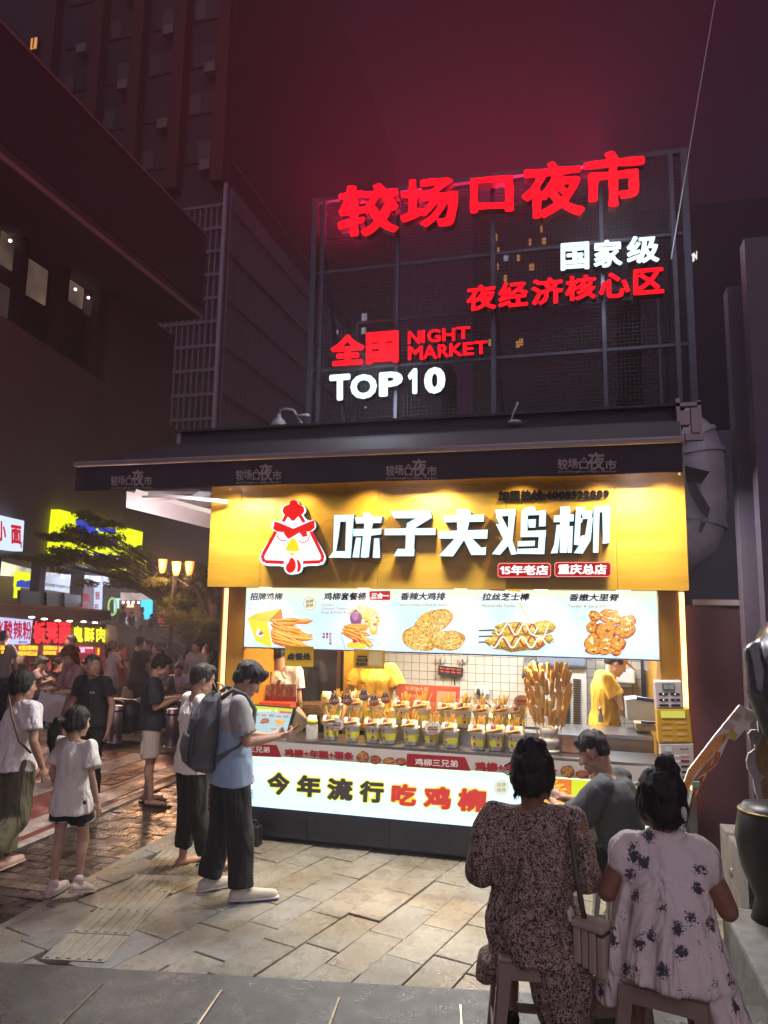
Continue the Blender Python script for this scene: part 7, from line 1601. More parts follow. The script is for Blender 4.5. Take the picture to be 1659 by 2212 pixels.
# ordering screen
fs=lambda a,b,Y=6.3:onY(*z4(a,b),Y)
zT=zP; ft2=lambda a,b:onY(*zT(a,b),6.24)
t=thing('ordering_screen','slanted ordering screen with a lit snack menu on the left of the counter','screen',ft2(260,640))
MB().poly([ft2(60,395),ft2(428,425),ft2(372,645),ft2(40,625)],.03,(0,1,0)).build('screen_case',M_blk,t,bev=.004)
mb=MB(); fq=lambda a,b:onY(*zT(a,b),6.238); flat(mb,fq,[(65,402),(410,430),(355,636),(45,618)],srgb(176,205,210),.001); flat(mb,fq,[(65,402),(410,430),(404,455),(60,440)],srgb(206,214,60),.002)
rr=random.Random(3)
for cx,cy,c in((245,505,FR),(335,512,FRY),(205,600,FR),(315,600,FRY2),(165,500,FRY)):
    for k in range(10): a=rr.uniform(-.9,.3); stick(mb,fq,cx-28+rr.uniform(-6,6),cy+rr.uniform(-16,16),cx-28+rr.uniform(40,56),cy+rr.uniform(-22,10),10,c,.003+k*.0001,.5)
for x,y in((190,466),(284,471),(370,478),(160,548),(345,560)): tx(mb,zT,6.234,'¥15元',x-16,y-9,x+14,y+8,.02,srgb(60,60,90),14)
for x,y in((240,470),(330,476),(300,553)): flat(mb,fq,[(x-22,y-6),(x+10,y-4),(x+10,y+5),(x-22,y+3)],srgb(196,120,160),.002)
flat(mb,fq,[(330,443),(402,448),(400,460),(328,455)],srgb(215,90,70),.0025); tx(mb,zT,6.234,'一起吃炸鸡一夏',180,432,318,450,.02,srgb(245,250,235),14); mb.build('screen_face',P_glow2,t)
MB().poly([fs(330,545,6.4),fs(420,660,6.5),fs(400,730,6.5),fs(220,880,6.35),fs(300,560,6.35)],.05,(0,1,0)).build('stand',mat('beige_case',(.32,.26,.20),.5),t)
# bacon promo board and red lit grill behind
fb=lambda a,b:V4(a,b,6.75); t=thing('bacon_board','cream promo board with big printed bacon strips behind the ordering screen','sign',fb(100,490))
MB().poly([fb(-160,330),fb(320,325),fb(322,490),fb(-160,480)],.012,(0,1,0)).build('board',mat('board_cream',(.45,.33,.26),.6),t)
mb=MB(); flat(mb,fb,[(-160,430),(322,445),(322,490),(-160,480)],(.34,.05,.06),.001,.2)
for (x0,y0,x1,y1,w_) in((95,470,95,320,30),(130,465,160,285,34),(170,460,190,330,28),(240,480,225,350,20),(265,470,255,340,20),(290,480,275,350,20)):
    L=9; 
    for k in range(L):
        a,b2=k/L,(k+1)/L; o1,o2=7*math.sin(a*9+x0),7*math.sin(b2*9+x0)
        for q,(c,ww) in enumerate((((.22,.05,.03),1),((.42,.17,.11),.6),((.28,.07,.04),.25))): flat(mb,fb,[(x0+(x1-x0)*a+o1-w_*ww/2,y0+(y1-y0)*a),(x0+(x1-x0)*b2+o2-w_*ww/2,y0+(y1-y0)*b2),(x0+(x1-x0)*b2+o2+w_*ww/2,y0+(y1-y0)*b2),(x0+(x1-x0)*a+o1+w_*ww/2,y0+(y1-y0)*a)],c,.002+q*.0004,.5)
tx(mb,z4,6.745,'两串39元',-150,352,-25,384,.03,(.35,.07,.06),18); tx(mb,z4,6.745,'20元2串',-150,392,-20,425,.05,(.4,.05,.05),18); flat(mb,fb,[(36+32*math.cos(i*.3),400+34*math.sin(i*.3)) for i in range(21)],(.28,.15,.10),.002); flat(mb,fb,[(36+24*math.cos(i*.3),400+26*math.sin(i*.3)) for i in range(21)],(.5,.38,.3),.003); mb.build('printed_face',P_mm,t)
gr=thing('glowing_grill','glass grill case with red hot glowing coals on the left of the counter','grill',V4(100,560,6.65)); a,b_=V4(-160,475,6.7),V4(300,560,6.7)
MB().box(a.x,b_.x,6.6,6.74,b_.z,a.z).build('ember_bed',mat('ember_bed',(.3,.03,.01),.5,var=.6,vscale=30,emit=(1,.10,.02),es=.5,bump=.6,bscale=60),gr); MB().box(a.x-.01,b_.x+.01,6.58,6.76,b_.z-.02,b_.z-.001).build('grill_tray',M_steel,gr)
# skewers, cup stacks
sk=thing('skewer_pile','messy pile of thin bamboo skewers on the counter beside the screen','skewers',V4(430,590,6.6)); mb=MB(); rs_=random.Random(2)
for k in range(70):
    x=rs_.uniform(300,420); y=rs_.uniform(490,600); a=V4(x,y,6.6+rs_.uniform(-.05,.05)); mb.tube(a,a+Vector((.26,rs_.uniform(-.02,.02),rs_.uniform(-.02,.03))),.0022,n=4)
mb.build('skewer',mat('bamboo',(.45,.30,.13),.6),sk,kind='stuff')
def stack(x,y,Y,n,lab,r=.045,top=True,step=.011):
    p=V4(x,y,Y); t=thing('cup_stack',lab,'cup stack',p,0,'stacks of paper cups')
    mb=MB(); 
    for k in range(n): z=k*step; mb.lathe([(r*.93,z),(r,z+step*.55),(r*1.06,z+step*.62),(r*1.06,z+step*.9),(r,z+step)],(0,0,0),22)
    mb.build('cup_rim',M_cup,t,True,world=False,kind='stuff')
    if top: MB().lathe([(r*1.0,n*step),(r*.75,n*step+.085),(0,n*step+.085)],(0,0,0),22).build('top_cup',M_cup,t,True,world=False); MB().lathe([(r*1.0,n*step+.02),(r*.885,n*step+.055)],(0,0,0),22).build('yellow_band',M_cupy,t,True,world=False)
    return t
stack(465,890,6.32,15,'shorter stack of upside down paper cups left of the cup rows',.052); stack(600,700,6.75,20,'taller stack of paper cups beside the bamboo skewers',.055)
stack(680,640,6.8,12,'stack of paper cups with a printed lid behind the flavour signs',.045)
bb=thing('food_basket','pale wire basket heaped with golden crumbs behind the flavour signs','basket',V4(880,480,6.85)); a=V4(820,400,6.9); c_=V4(940,470,6.9); mb=MB(); mb.ell(((a.x+c_.x)/2,6.9,c_.z+.02),(abs(c_.x-a.x)/2,.1,.06)); mb.build('crumbs',mat('crumbs',(.6,.45,.2),.7,var=.5,vscale=60,bump=.8,bscale=150),bb,True); MB().box(a.x,c_.x,6.8,7.0,c_.z-.04,c_.z+.0).build('basket_tray',M_steel,bb)
for k,(x0,y0,x1,y1) in enumerate(((980,560,1060,620),(1160,575,1250,640))):
    a=V5(x0-900+60,y0,6.6) if False else V4(x0,y0,6.72); c_=V4(x1,y1,6.72); MB().box(a.x,c_.x,6.66,6.8,c_.z,a.z).build('sauce_tin',mat('brass_tin',(.5,.33,.10),.3,metal=.8),None,label=('round topped brass sauce tin behind the third cup','brass sauce tin with lid left of the red poster')[k],cat='tin')
tr=thing('cream_tray','cream plastic tray behind the right half of the back cup row','tray',V5(670,560,6.85)); a=V5(470,492,6.85); c_=V5(880,560,6.85)
MB().box(a.x,c_.x,6.75,7.0,c_.z,a.z).build('tray_body',mat('cream_plastic',(.60,.46,.24),.4),tr,bev=.01); MB().box(a.x+.02,c_.x-.02,6.77,6.98,a.z+.001,a.z+.003).build('tray_inside',M_ry,tr)
# ------- kitchen equipment at the back
zK=zoom(1900,1900,.70645); fk=lambda a,b,Y:onY(*zK(a,b),Y)
im=thing('ice_machine','beige ice machine with dark sloping lid and vent slots in the kitchen','ice machine',fk(500,1416,8.3)); a=fk(395,1085,8.2); c_=fk(638,1500,8.2)
M_ice=mat('grey_beige_case',(.34,.32,.30),.5,var=.05); MB().box(a.x,c_.x,8.2,8.8,.1,a.z).build('case',M_ice,im); MB().box(a.x-.06,c_.x+.01,8.14,8.8,a.z,a.z+.13).build('lid',mat('slate_lid',(.10,.12,.16),.35),im,bev=.03)
for cx in(515,575): 
    for k in range(22): 
        p=fk(cx-20,1155+k*13,8.19); q=fk(cx+24,1162+k*13,8.19); MB().box(p.x,q.x,8.185,8.199,q.z,p.z).build('vent_slot',M_blk,im)
MB().box((a.x+c_.x)/2+.02,(a.x+c_.x)/2+.024,8.19,8.2,.1,a.z).build('door_gap',M_blk,im)
tm=thing('timer_display','black multi timer box with red digits hanging on the tiled wall','timer',onY(*zP(1360,240),8.8)); f8=lambda a,b:onY(*zP(a,b),8.75)
MB().poly([f8(1287,170),f8(1436,185),f8(1432,240),f8(1284,226)],.05,(0,1,0)).build('timer_case',M_blk,tm)
mb=MB()
for r_ in range(2):
    for k in range(4): 
        x=1297+k*34; y=180+r_*18+k*3.2; mb.poly([f8(x,y)-Vector((0,.004,0)),f8(x+24,y+2)-Vector((0,.004,0)),f8(x+24,y+11)-Vector((0,.004,0)),f8(x,y+9)-Vector((0,.004,0))],0,(0,1,0))
mb.build('red_digits',emat('timer_red',(1,.10,.06),1.0),tm)
for x in(1298,1432): MB().path([f8(x,130),f8(x+4,150),f8(x,180)],.008,6).build('hanger',M_steel,tm); MB().tube(f8(x,132)+Vector((0,.08,0)),f8(x,132)+Vector((0,.02,0)),.05,n=14).build('suction_cup',mat('clear_rubber',(.4,.4,.38),.2),tm)
so_=thing('wall_socket','two white sockets with a black plug and a white plug on the tiles','socket',f8(1545,330))
for x0,x1 in((1508,1548),(1555,1592)): MB().poly([f8(x0,292),f8(x1,298),f8(x1,342),f8(x0,338)],.03,(0,1,0)).build('socket_plate',M_white,so_,bev=.004)
MB().ell(f8(1530,325)-Vector((0,.03,0)),(.025,.03,.04)).build('plug',M_blk,so_,True); MB().path([f8(1530,330)-Vector((0,.03,0)),f8(1545,370),f8(1600,415),f8(1690,470)],.010,7).build('black_cord',M_blk,so_,True); MB().path([f8(1575,330)-Vector((0,.03,0)),f8(1550,390),f8(1500,440),f8(1430,470)],.007,6).build('white_cord',M_white,so_,True)
MB().path([f8(1383,240),f8(1386,290)],.008,6).build('timer_cord',M_blk,tm)
shf=thing('steel_shelf','steel wall shelf with white containers behind the worker in the cap','shelf',fk(860,1185,8.6)); a=fk(775,1180,8.55); c_=fk(880,1200,8.55)
MB().box(a.x,c_.x,8.5,8.84,c_.z,a.z).build('board',M_steel,shf); MB().box(a.x-.02,a.x+.25,8.55,8.8,a.z+.002,a.z+.16).build('container',M_white,shf,bev=.02)
MB().box(fk(960,1035,8.7).x,fk(1040,1035,8.7).x,8.6,8.8,fk(960,1105,8.7).z,fk(960,1035,8.7).z).build('wall_box',M_ice,None,label='grey wall mounted box high on the tiles beside the right column',cat='box')
cbx=thing('storage_tub','translucent white tub with blue rim tilted in the hands of the capped worker','tub',fk(930,1330,7.3))
mb=MB(); mb.poly([fk(850,1270,7.2),fk(920,1265,7.2),fk(1040,1290,7.2),fk(1040,1410,7.2),fk(860,1385,7.2)],.28,(0,1,0)); mb.build('tub_body',mat('milky_plastic',(.50,.54,.60),.3,var=.06),cbx,bev=.01); MB().bar(fk(915,1265,7.18),fk(1040,1282,7.18),.02,.03).build('blue_rim',mat('blue_rim',(.02,.05,.25),.4),cbx)
hb2=thing('food_box','clear plastic food box with snacks on the steel bench at the right','food box',fk(930,1440,6.9)); MB().poly([fk(905,1405,6.9),fk(1040,1412,6.9),fk(1040,1455,6.9),fk(915,1450,6.9)],.2,(0,1,0)).build('box_body',mat('snack_box',(.40,.34,.24),.3,var=.6,vscale=14),hb2,bev=.01); MB().bar(fk(940,1400,6.88),fk(1040,1406,6.88),.02,.02).build('blue_lid_edge',MATS['blue_rim'],hb2)
bnch=thing('steel_bench','brushed steel work bench behind the right end of the counter','bench',fk(880,1560,6.95)); zb_=fk(900,1462,6.9).z; MB().box(-.15,.66,6.75,7.25,zb_-.03,zb_).build('bench_top',M_steel,bnch); MB().box(-.15,.66,6.76,6.8,.1,zb_-.031).build('bench_front',mat('bench_front',(.30,.27,.26),.4,metal=.3),bnch)
wm=thing('warmer_case','copper lit steel food warmer beside the corn dog pot','food warmer',V5(1400,900,6.5)); a=V5(1290,700,6.42); c_=V5(1590,905,6.42); MB().box(a.x,c_.x,6.40,6.62,.896,a.z).build('warmer_body',mat('copper_sheet',(.62,.36,.22),.28,metal=.8,var=.15),wm,bev=.008); MB().box(a.x-.01,c_.x+.01,6.385,6.64,a.z+.001,a.z+.02).build('warmer_top',M_steel,wm)
bt=thing('glass_bottle','small clear glass bottle with steel cap on the warmer','bottle',fk(712,1400,6.5)); q=fk(712,1400,6.5); MB().lathe([(0,0),(.02,0),(.022,.05),(.012,.075),(.012,.09)],q,14).build('glass_body',mat('bottle_glass',(.5,.55,.55),.1,trans=.6),bt,True); MB().lathe([(.013,.09),(.018,.10),(.010,.125),(0,.13)],q,12).build('cap',M_steel,bt,True)
hood=thing('pipe_cluster','bundle of grey hoses and dark boxes on the wall left of the ice machine','hoses',fk(320,1200,8.7)); rs_=random.Random(4)
for k in range(5): x=285+k*14; MB().path([fk(x,1035,8.75),fk(x+rs_.uniform(-8,8),1090,8.7),fk(x+rs_.uniform(-14,14),1150,8.75)],.022,7).build('hose',mat('hose_grey',(.16,.16,.17),.5),hood,True)
MB().box(fk(330,1120,8.6).x,fk(415,1120,8.6).x,8.55,8.8,fk(330,1160,8.6).z,fk(330,1125,8.6).z).build('grey_box',mat('hose_grey',(.16,.16,.17),.5),hood)
# ================================================================== POWER BANK STATION AND SIGNS AT THE RIGHT
zR2=zoom(2500,2600,.36157); fr2=lambda a,b,Y=6.05:onY(*zR2(a,b),Y)
pb=thing('power_bank_station','stack of two white and one gold rental power bank cabinets at the counter end','power bank station',fr2(580,1500))
M_pbw=mat('pb_white',(.46,.40,.39),.4,var=.03); M_pbg=mat('pb_gold',(.50,.28,.02),.4)
def pbox(nm,x0,y0,x1,y1,x2,y2,x3,y3,m):
    return MB().poly([fr2(x0,y0),fr2(x1,y1),fr2(x2,y2),fr2(x3,y3)],.14,(0,1,0)).build(nm,m,pb,bev=.008)
u=pbox('upper_cabinet',325,345,628,345,645,645,348,650,M_pbw); mdl=pbox('middle_cabinet',345,650,715,648,755,1030,372,1035,M_pbg); lo=pbox('lower_cabinet',388,1037,760,1032,778,1500,418,1510,M_pbw)
def slot(par,cx,cy,w_,h_,m,nm='slot',Y=6.048):
    mb=MB(); P=[]
    for k in range(16): 
        a=2*math.pi*k/16; P.append(fr2(cx+ (w_/2-h_/2)*(1 if math.cos(a)>=0 else -1)+h_/2*math.cos(a),cy+h_/2*math.sin(a),Y))
    mb.poly(P,.003,(0,1,0)); mb.build(nm,m,par)
E_dot=emat('dot_white',(1,1,1),1.2); E_dotb=emat('dot_blue',(.1,.25,1),1.3); M_slit=mat('slot_gold',(.62,.36,.12),.35); M_slp=mat('slot_pale',(.5,.42,.38),.4)
for i,(cx,cy) in enumerate(((424,487),(555,489),(428,552),(559,552),(432,612),(562,614))):
    slot(u,cx,cy,104,28,M_blk)
    if i<4: slot(u,cx,cy,14,14,E_dotb if i==3 else E_dot,'status_light',6.044)
mb=MB(); mb.poly([fr2(412,372,6.046),fr2(550,372,6.046),fr2(552,442,6.046),fr2(416,440,6.046)],.003,(0,1,0)); mb.build('display_frame',M_blk,u); mb=MB(); mb.poly([fr2(486,380,6.042),fr2(545,380,6.042),fr2(546,436,6.042),fr2(488,435,6.042)],0,(0,1,0)); mb.poly([fr2(424,380,6.042),fr2(480,380,6.042),fr2(481,434,6.042),fr2(426,433,6.042)],0,(0,1,0)); mb.build('display',mat('lcd_grey',(.15,.17,.16),.2,emit=(.6,.7,.65),es=.12),u)
mb=MB(); mb.poly([fr2(393,673,6.046),fr2(660,671,6.046),fr2(665,752,6.046),fr2(400,750,6.046)],0,(0,1,0)); mb.build('display',emat('lcd_yellow',srgb(222,215,95),.8),mdl)
for r_ in range(4):
    for c,(cx) in enumerate((460,622)): slot(mdl,cx+r_*4,806+r_*64,106,26,M_slit if (r_+c)%2 else MATS['pb_gold'])
mb=MB(); mb.poly([fr2(445,1060,6.046),fr2(516,1062,6.046),fr2(518,1125,6.046),fr2(450,1122,6.046)],0,(0,1,0)); mb.build('sticker',mat('sticker_pale',(.5,.55,.62),.4),lo); mb=MB(); tx(mb,zR2,6.046,'街电共享',606,1088,704,1108,.03,None,16); mb.build('lettering',M_blk,lo)
for r_ in range(6):
    for c,cx in enumerate((490,662)):
        m_=M_blk if not((r_,c) in((0,1),(2,0),(4,0))) else M_slp
        if (r_,c)==(1,1): m_=mat('slot_red',(.25,.02,.02),.4)
        slot(lo,cx+r_*5,1167+r_*61,100,24,m_)
    for dx in(560,588): slot(lo,dx+r_*5,1168+r_*61,8,10,E_dot,'status_light',6.044)
sp_=thing('draped_stand','pale grey draped panel below the power bank cabinets','panel',fr2(650,1700)); a=fr2(470,1560,6.1); c_=fr2(880,1560,6.1); MB().box(a.x,c_.x-.06,6.1,6.16,0,a.z).build('panel_board',mat('panel_grey',(.22,.20,.20),.7,var=.12,vscale=4,bump=.3,bscale=8),sp_); MB().box(a.x-.02,c_.x-.1,6.0,6.16,a.z,a.z+.03).build('dark_ledge',M_dark,sp_)
for nm,x0,y0,x1,y1 in(('left',375,1500,470,1555),('right',740,1460,845,1525)):
    MB().poly([fr2(x0,y0,6.0),fr2(x1-20,y0,6.0),fr2(x1,y1,6.0),fr2(x0+10,y1,6.0)],.03,(0,1,0)).build('green_clip',mat('mint_plastic',(.12,.24,.21),.5),None,label='mint green plastic clip at the %s foot of the power bank cabinets'%nm,cat='clip')
es_=thing('easel_stand','black folding easel legs leaning behind the long sausage sign','easel',fr2(740,2150,5.6)); 
for p,q in(((735,1560),(660,1900)),((660,1900),(760,2212)),((690,1560),(640,1950))): MB().bar(fr2(*p,5.75),fr2(*q,5.6),.03,.03).build('leg',M_blk,es_)
# long roasted-skewer cut-out sign
YSg=5.35; fg=lambda a,b,Y=YSg:onY(*zR2(a,b),Y)
t=thing('skewer_cutout_sign','long leaning cutout sign shaped like a grilled meat skewer with printed end cards','cutout sign',fg(560,2190))
out=[(1270,608),(1488,705),(1222,1003),(1148,975),(1070,1150),(1020,1260),(900,1370),(760,1450),(700,1560),(660,1700),(620,1880),(648,1870),(618,1950),(642,1960),(600,2140),(500,2070),(475,2040),(560,1740),(640,1500),(700,1330),(840,1150),(960,990)]
MB().poly([fg(*p) for p in out],.03,(0,1,0)).build('foam_board',mat('foam_white',(.80,.78,.72),.6),t)
mb=MB(); BR=(.88,.38,.09)
flat(mb,fg,sm([(1120,905),(1150,960),(1080,1050),(960,1170),(870,1290),(830,1300),(760,1390),(700,1560),(640,1700),(560,1900),(510,2040),(485,2035),(560,1750),(650,1500),(700,1340),(820,1180),(960,1010),(1010,960)],1),BR,.001,1)
flat(mb,fg,sm([(1060,1110),(1055,1160),(1040,1230),(950,1320),(840,1390),(740,1470),(780,1400),(870,1290),(980,1170)],1),(.50,.16,.045),.0014,1)
for k in range(14):
    t0=k/14; x=1100-t0*590; y=930+t0*1090+ -80*math.sin(t0*3.14)*-1*.6; 
    flat(mb,fg,sm([(x,y),(x+14,y+20),(x-24,y+95),(x-36,y+80)],1),(.85,.48,.16) if k%2 else (.42,.13,.03),.0018,.8)
flat(mb,fg,[(1175,870),(1250,938),(1222,1000),(1130,945)],(.60,.55,.05),.002); flat(mb,fg,sm([(560,1900),(600,1880),(600,1960),(585,2040),(560,2110),(530,2095)],1),(.45,.06,.05),.002)
for gx,gy,c in((1190,680,(.5,.06,.08)),(1240,700,(.5,.06,.08)),(1110,790,(.5,.06,.08)),(1170,810,(.5,.06,.08)),(1345,690,(.45,.40,.05)),(1400,715,(.45,.40,.05))):
    for r_ in range(5):
        for q in range(4):
            x=gx-r_*12*.6+q*14; y=gy+r_*15+q*7; flat(mb,fg,[(x,y),(x+10,y+5),(x+5,y+12),(x-5,y+7)],c,.002)
mb.build('printed_face',P_mm,t); mb=MB(); text(mb,'15',fg(545,1935,YSg-.003),fg(600,1900,YSg-.003),fg(525,2060,YSg-.003),.06,0,res=20); mb.build('lettering',M_white,t)
mb=MB(); text(mb,'原味烤肠',fg(1305,785,YSg-.003),fg(1300,770,YSg-.003)+Vector((.02,0,-.0)),fg(1200,895,YSg-.003),.02,0,res=14) if False else None
# pale chicken leg cut-out at the far right
YC=5.2; fc=lambda a,b:onY(*zR2(a,b),YC); t=thing('drumstick_cutout','pale scalloped cutout sign with faded orange food print at the right edge','cutout sign',fc(1560,1730))
MB().poly([fc(*p) for p in [(1470,800),(1490,765),(1530,752),(1700,760),(1700,1740),(1560,1745),(1500,1700),(1450,1600),(1420,1430),(1360,1320),(1345,1230),(1365,1150),(1440,1100),(1440,1050),(1380,1000),(1365,930),(1400,885),(1460,885),(1480,920)]],.03,(0,1,0)).build('foam_board',mat('foam_grey',(.40,.36,.34),.6),t)
mb=MB(); flat(mb,fc,sm([(1500,1000),(1560,900),(1700,880),(1700,1400),(1520,1400),(1440,1280),(1450,1120)],1),(.30,.17,.05),.001,1); flat(mb,fc,sm([(1500,1410),(1700,1400),(1700,1700),(1570,1700),(1510,1600)],1),(.26,.13,.05),.001,1); flat(mb,fc,sm([(1430,960),(1470,940),(1460,1010),(1430,1020)],1),(.32,.28,.06),.0015); mb.build('printed_face',P_mm,t)
# bronze horse statue, hindquarters in frame at the right edge
M_brz=mat('dark_bronze',(.10,.095,.10),.33,metal=.75,var=.35,vscale=5,bump=.2,bscale=15,rvar=.12)
ho=thing('horse_statue','dark bronze horse statue, its rump and hind legs at the right edge','statue',onY(1660,1740,5.0)); c=onY(1668,1440,5.0)
mb=MB(); mb.ell(c+Vector((.12,.05,.05)),(.22,.26,.27)); mb.ell(c+Vector((.55,.25,.02)),(.5,.28,.27)); mb.ell(c+Vector((.02,-.02,-.16)),(.13,.15,.24))
mb.cap(c+Vector((.0,-.02,-.22)),c+Vector((.03,-.02,-.50)),.10,.06,14); mb.cap(c+Vector((.03,-.02,-.50)),c+Vector((-.02,-.02,-.66)),.055,.05,12); mb.cap(c+Vector((-.02,-.02,-.66)),c+Vector((.06,-.02,-.98)),.04,.032,12); mb.cap(c+Vector((.06,-.02,-.98)),c+Vector((.10,-.04,-1.06)),.04,.055,12)
mb.cap(c+Vector((.22,.25,-.2)),c+Vector((.24,.25,-.5)),.10,.06,14); mb.cap(c+Vector((.24,.25,-.5)),c+Vector((.2,.25,-.66)),.055,.05,12); mb.cap(c+Vector((.2,.25,-.66)),c+Vector((.27,.25,-.98)),.04,.032,12); mb.cap(c+Vector((.27,.25,-.98)),c+Vector((.3,.22,-1.06)),.04,.055,12)
mb.cap(c+Vector((1.0,.3,-.1)),c+Vector((1.05,.3,-.6)),.10,.05,12); mb.cap(c+Vector((1.05,.3,-.6)),c+Vector((1.05,.3,-1.06)),.045,.04,12); mb.cap(c+Vector((1.0,.3,.1)),c+Vector((1.45,.4,.55)),.20,.12,14); mb.cap(c+Vector((1.45,.4,.55)),c+Vector((1.75,.42,.4)),.11,.07,12)
mb.path([c+Vector((-.06,.0,.16)),c+Vector((-.12,-.02,.10)),c+Vector((-.10,-.05,-.15)),c+Vector((-.04,-.06,-.5))],[.02,.05,.07,.01],10)
rmesh('body',sc(MB(),1) if False else (lambda m_:(setattr(m_,'v',[(v[0]-ho.location.x,v[1]-ho.location.y,v[2]-ho.location.z) for v in m_.v]),m_)[1])(mb),M_brz,ho,.018,3,.01,5)
MB().box(c.x-.25,c.x+1.4,4.75,5.55,0,c.z-1.10).build('plinth',mat('plinth_stone',(.16,.14,.14),.8,var=.2,bump=.3,bscale=20),ho)
# dark lion-like bronze ball lower right
ball=thing('bronze_urn','dark glossy rounded bronze urn with a gold rim at the lower right edge','urn',onY(1655,1900,4.6)); q=onY(1668,1820,4.6); mb=MB(); mb.lathe([(0,-.42),(.13,-.42),(.10,-.3),(.16,-.15),(.19,.02),(.165,.16),(.14,.20),(.0,.205)],q,28); mb.build('urn_body',mat('black_glaze',(.02,.016,.018),.42,var=.3),ball,True); MB().lathe([(.165,.158),(.172,.165),(.165,.175)],q,28).build('rim',mat('gold_rim',(.12,.08,.03),.4,metal=1),ball,True)
# low concrete block, bottle and scraps at the lower right
zG=zoom(1800,2900,.76673)
a=onZ(*zG(1370,980),0); bl=thing('concrete_block','rough low concrete block at the lower right beside the seated girl','block',(.95,3.9,0))
MB().box(.80,1.9,3.55,4.75,0,.40).build('block_body',mat('rough_concrete',(.19,.175,.16),.85,var=.3,vscale=6,bump=.8,bscale=18),bl,bev=.02)
MB().box(1.02,1.9,3.40,3.549,0,.27).build('lower_ledge',mat('rough_concrete2',(.12,.09,.08),.85,var=.3,vscale=6,bump=.6,bscale=18),bl,bev=.015)
q=onZ(*zG(1545,775),.44); wb=thing('water_bottle','crumpled clear plastic bottle lying on the concrete block','bottle',(q.x,q.y,.435)); MB().path([(-.09,0,0),(-.05,0,0),(.04,.005,0),(.07,.005,0),(.10,.005,0)],[.030,.033,.031,.015,.012],14).build('bottle_body',mat('clear_pet',(.6,.55,.55),.12,trans=.7),wb,True,world=False); MB().tube((.10,.005,0),(.118,.005,0),.014,n=12).build('cap',mat('cap_red',(.4,.1,.1),.5),wb,world=False)
q=onZ(*zG(1370,1010),.0); pbg=thing('plastic_bag','yellow green plastic bag hanging from the hand of the seated girl','bag',(.56,3.20,.42)); mb=MB(); mb.ell((0,0,.08),(.045,.035,.06)); mb.cap((0,0,.12),(.01,0,.18),.02,.010,8); rmesh('bag_body',mb,mat('yellow_bag',(.45,.42,.05),.35,trans=.3),pbg,.01,1,.02,22)
q=onZ(*zG(1100,1385),.3); tsu=thing('crumpled_tissue','crumpled white tissue on the step under the girl stool','tissue',(q.x,q.y,.33)); mb=MB(); mb.ell((0,0,0),(.05,.04,.03)); mb.ell((.06,.02,0),(.05,.03,.02)); rmesh('tissue_body',mb,mat('tissue_white',(.6,.6,.58),.8),tsu,.008,0,.03,30)
q=onZ(*zG(663,1425),.3); to=thing('small_trinket','small pale blue plastic trinket on the step between the two stools','trinket',(q.x,q.y,.34)); mb=MB(); mb.ell((0,0,0),(.014,.014,.03)); mb.ell((.012,0,-.02),(.02,.01,.012)); mb.ell((-.014,0,.012),(.016,.008,.012)); mb.build('trinket_body',mat('trinket_blue',(.25,.32,.55),.3),to,True,world=False)
# black speaker box at the kiosk foot
q=onZ(*zP(240,1200),0); sb=thing('black_case','small black case with a handle standing at the foot of the kiosk','case',(q.x,6.08,0)); MB().box(-.075,.075,-.05,.05,0,.17).build('case_body',M_blk,sb,world=False,bev=.01); MB().path([(-.04,0,.17),(-.035,0,.21),(.035,0,.21),(.04,0,.17)],.008,6).build('handle',M_blk,sb,True,world=False); MB().box(-.05,.05,-.054,-.051,.04,.12).build('case_front',M_dark,sb,world=False)
# ================================================================== STREET THINGS ON THE LEFT
M_chrome=mat('polished_steel',(.80,.74,.74),.34,metal=1,var=.05)
def bollard(px,py,ptop,lab):
    b=onZ(px,py,-.02); hgt=(py-ptop)/1540*(b-CAM).dot(_f)*1.02; t=thing('steel_bollard',lab,'bollard',b,0,'polished steel bollards by the crossing')
    MB().lathe([(0,0),(.088,0),(.088,hgt-.012),(.08,hgt),(0,hgt)],(0,0,0),28).build('tube',M_chrome,t,True,world=False); MB().lathe([(.089,hgt-.09),(.0905,hgt-.09),(.0905,hgt-.06),(.089,hgt-.06)],(0,0,0),28).build('band',M_dark,t,True,world=False); MB().lathe([(0,0),(.125,0),(.125,.012),(0,.012)],(0,0,0),28).build('base_flange',M_chrome,t,True,world=False)
bollard(249,1603,1528,'polished steel bollard between the older man and the man in shorts'); bollard(369,1613,1535,'polished steel bollard right of the man in cargo shorts')
zq=zoom(0,1900,.5425)
def at(x,y,Y): return onY(*zq(x,y),Y)
def ground(px,Y): q=onY(px,1400,Y); return Vector((q.x,Y,gz(Y)))
for k,(px,Y,lab) in enumerate(((112,11.8,'mint green plastic stool near the dark tables on the left'),(262,12.6,'mint green plastic stool beside the straw coloured bundle'),(121,12.3,'mint green plastic stool just behind the first green stool'))):
    g=ground(px,Y); stool(lab,g,20*k,M_stg,.46,.30,.37)
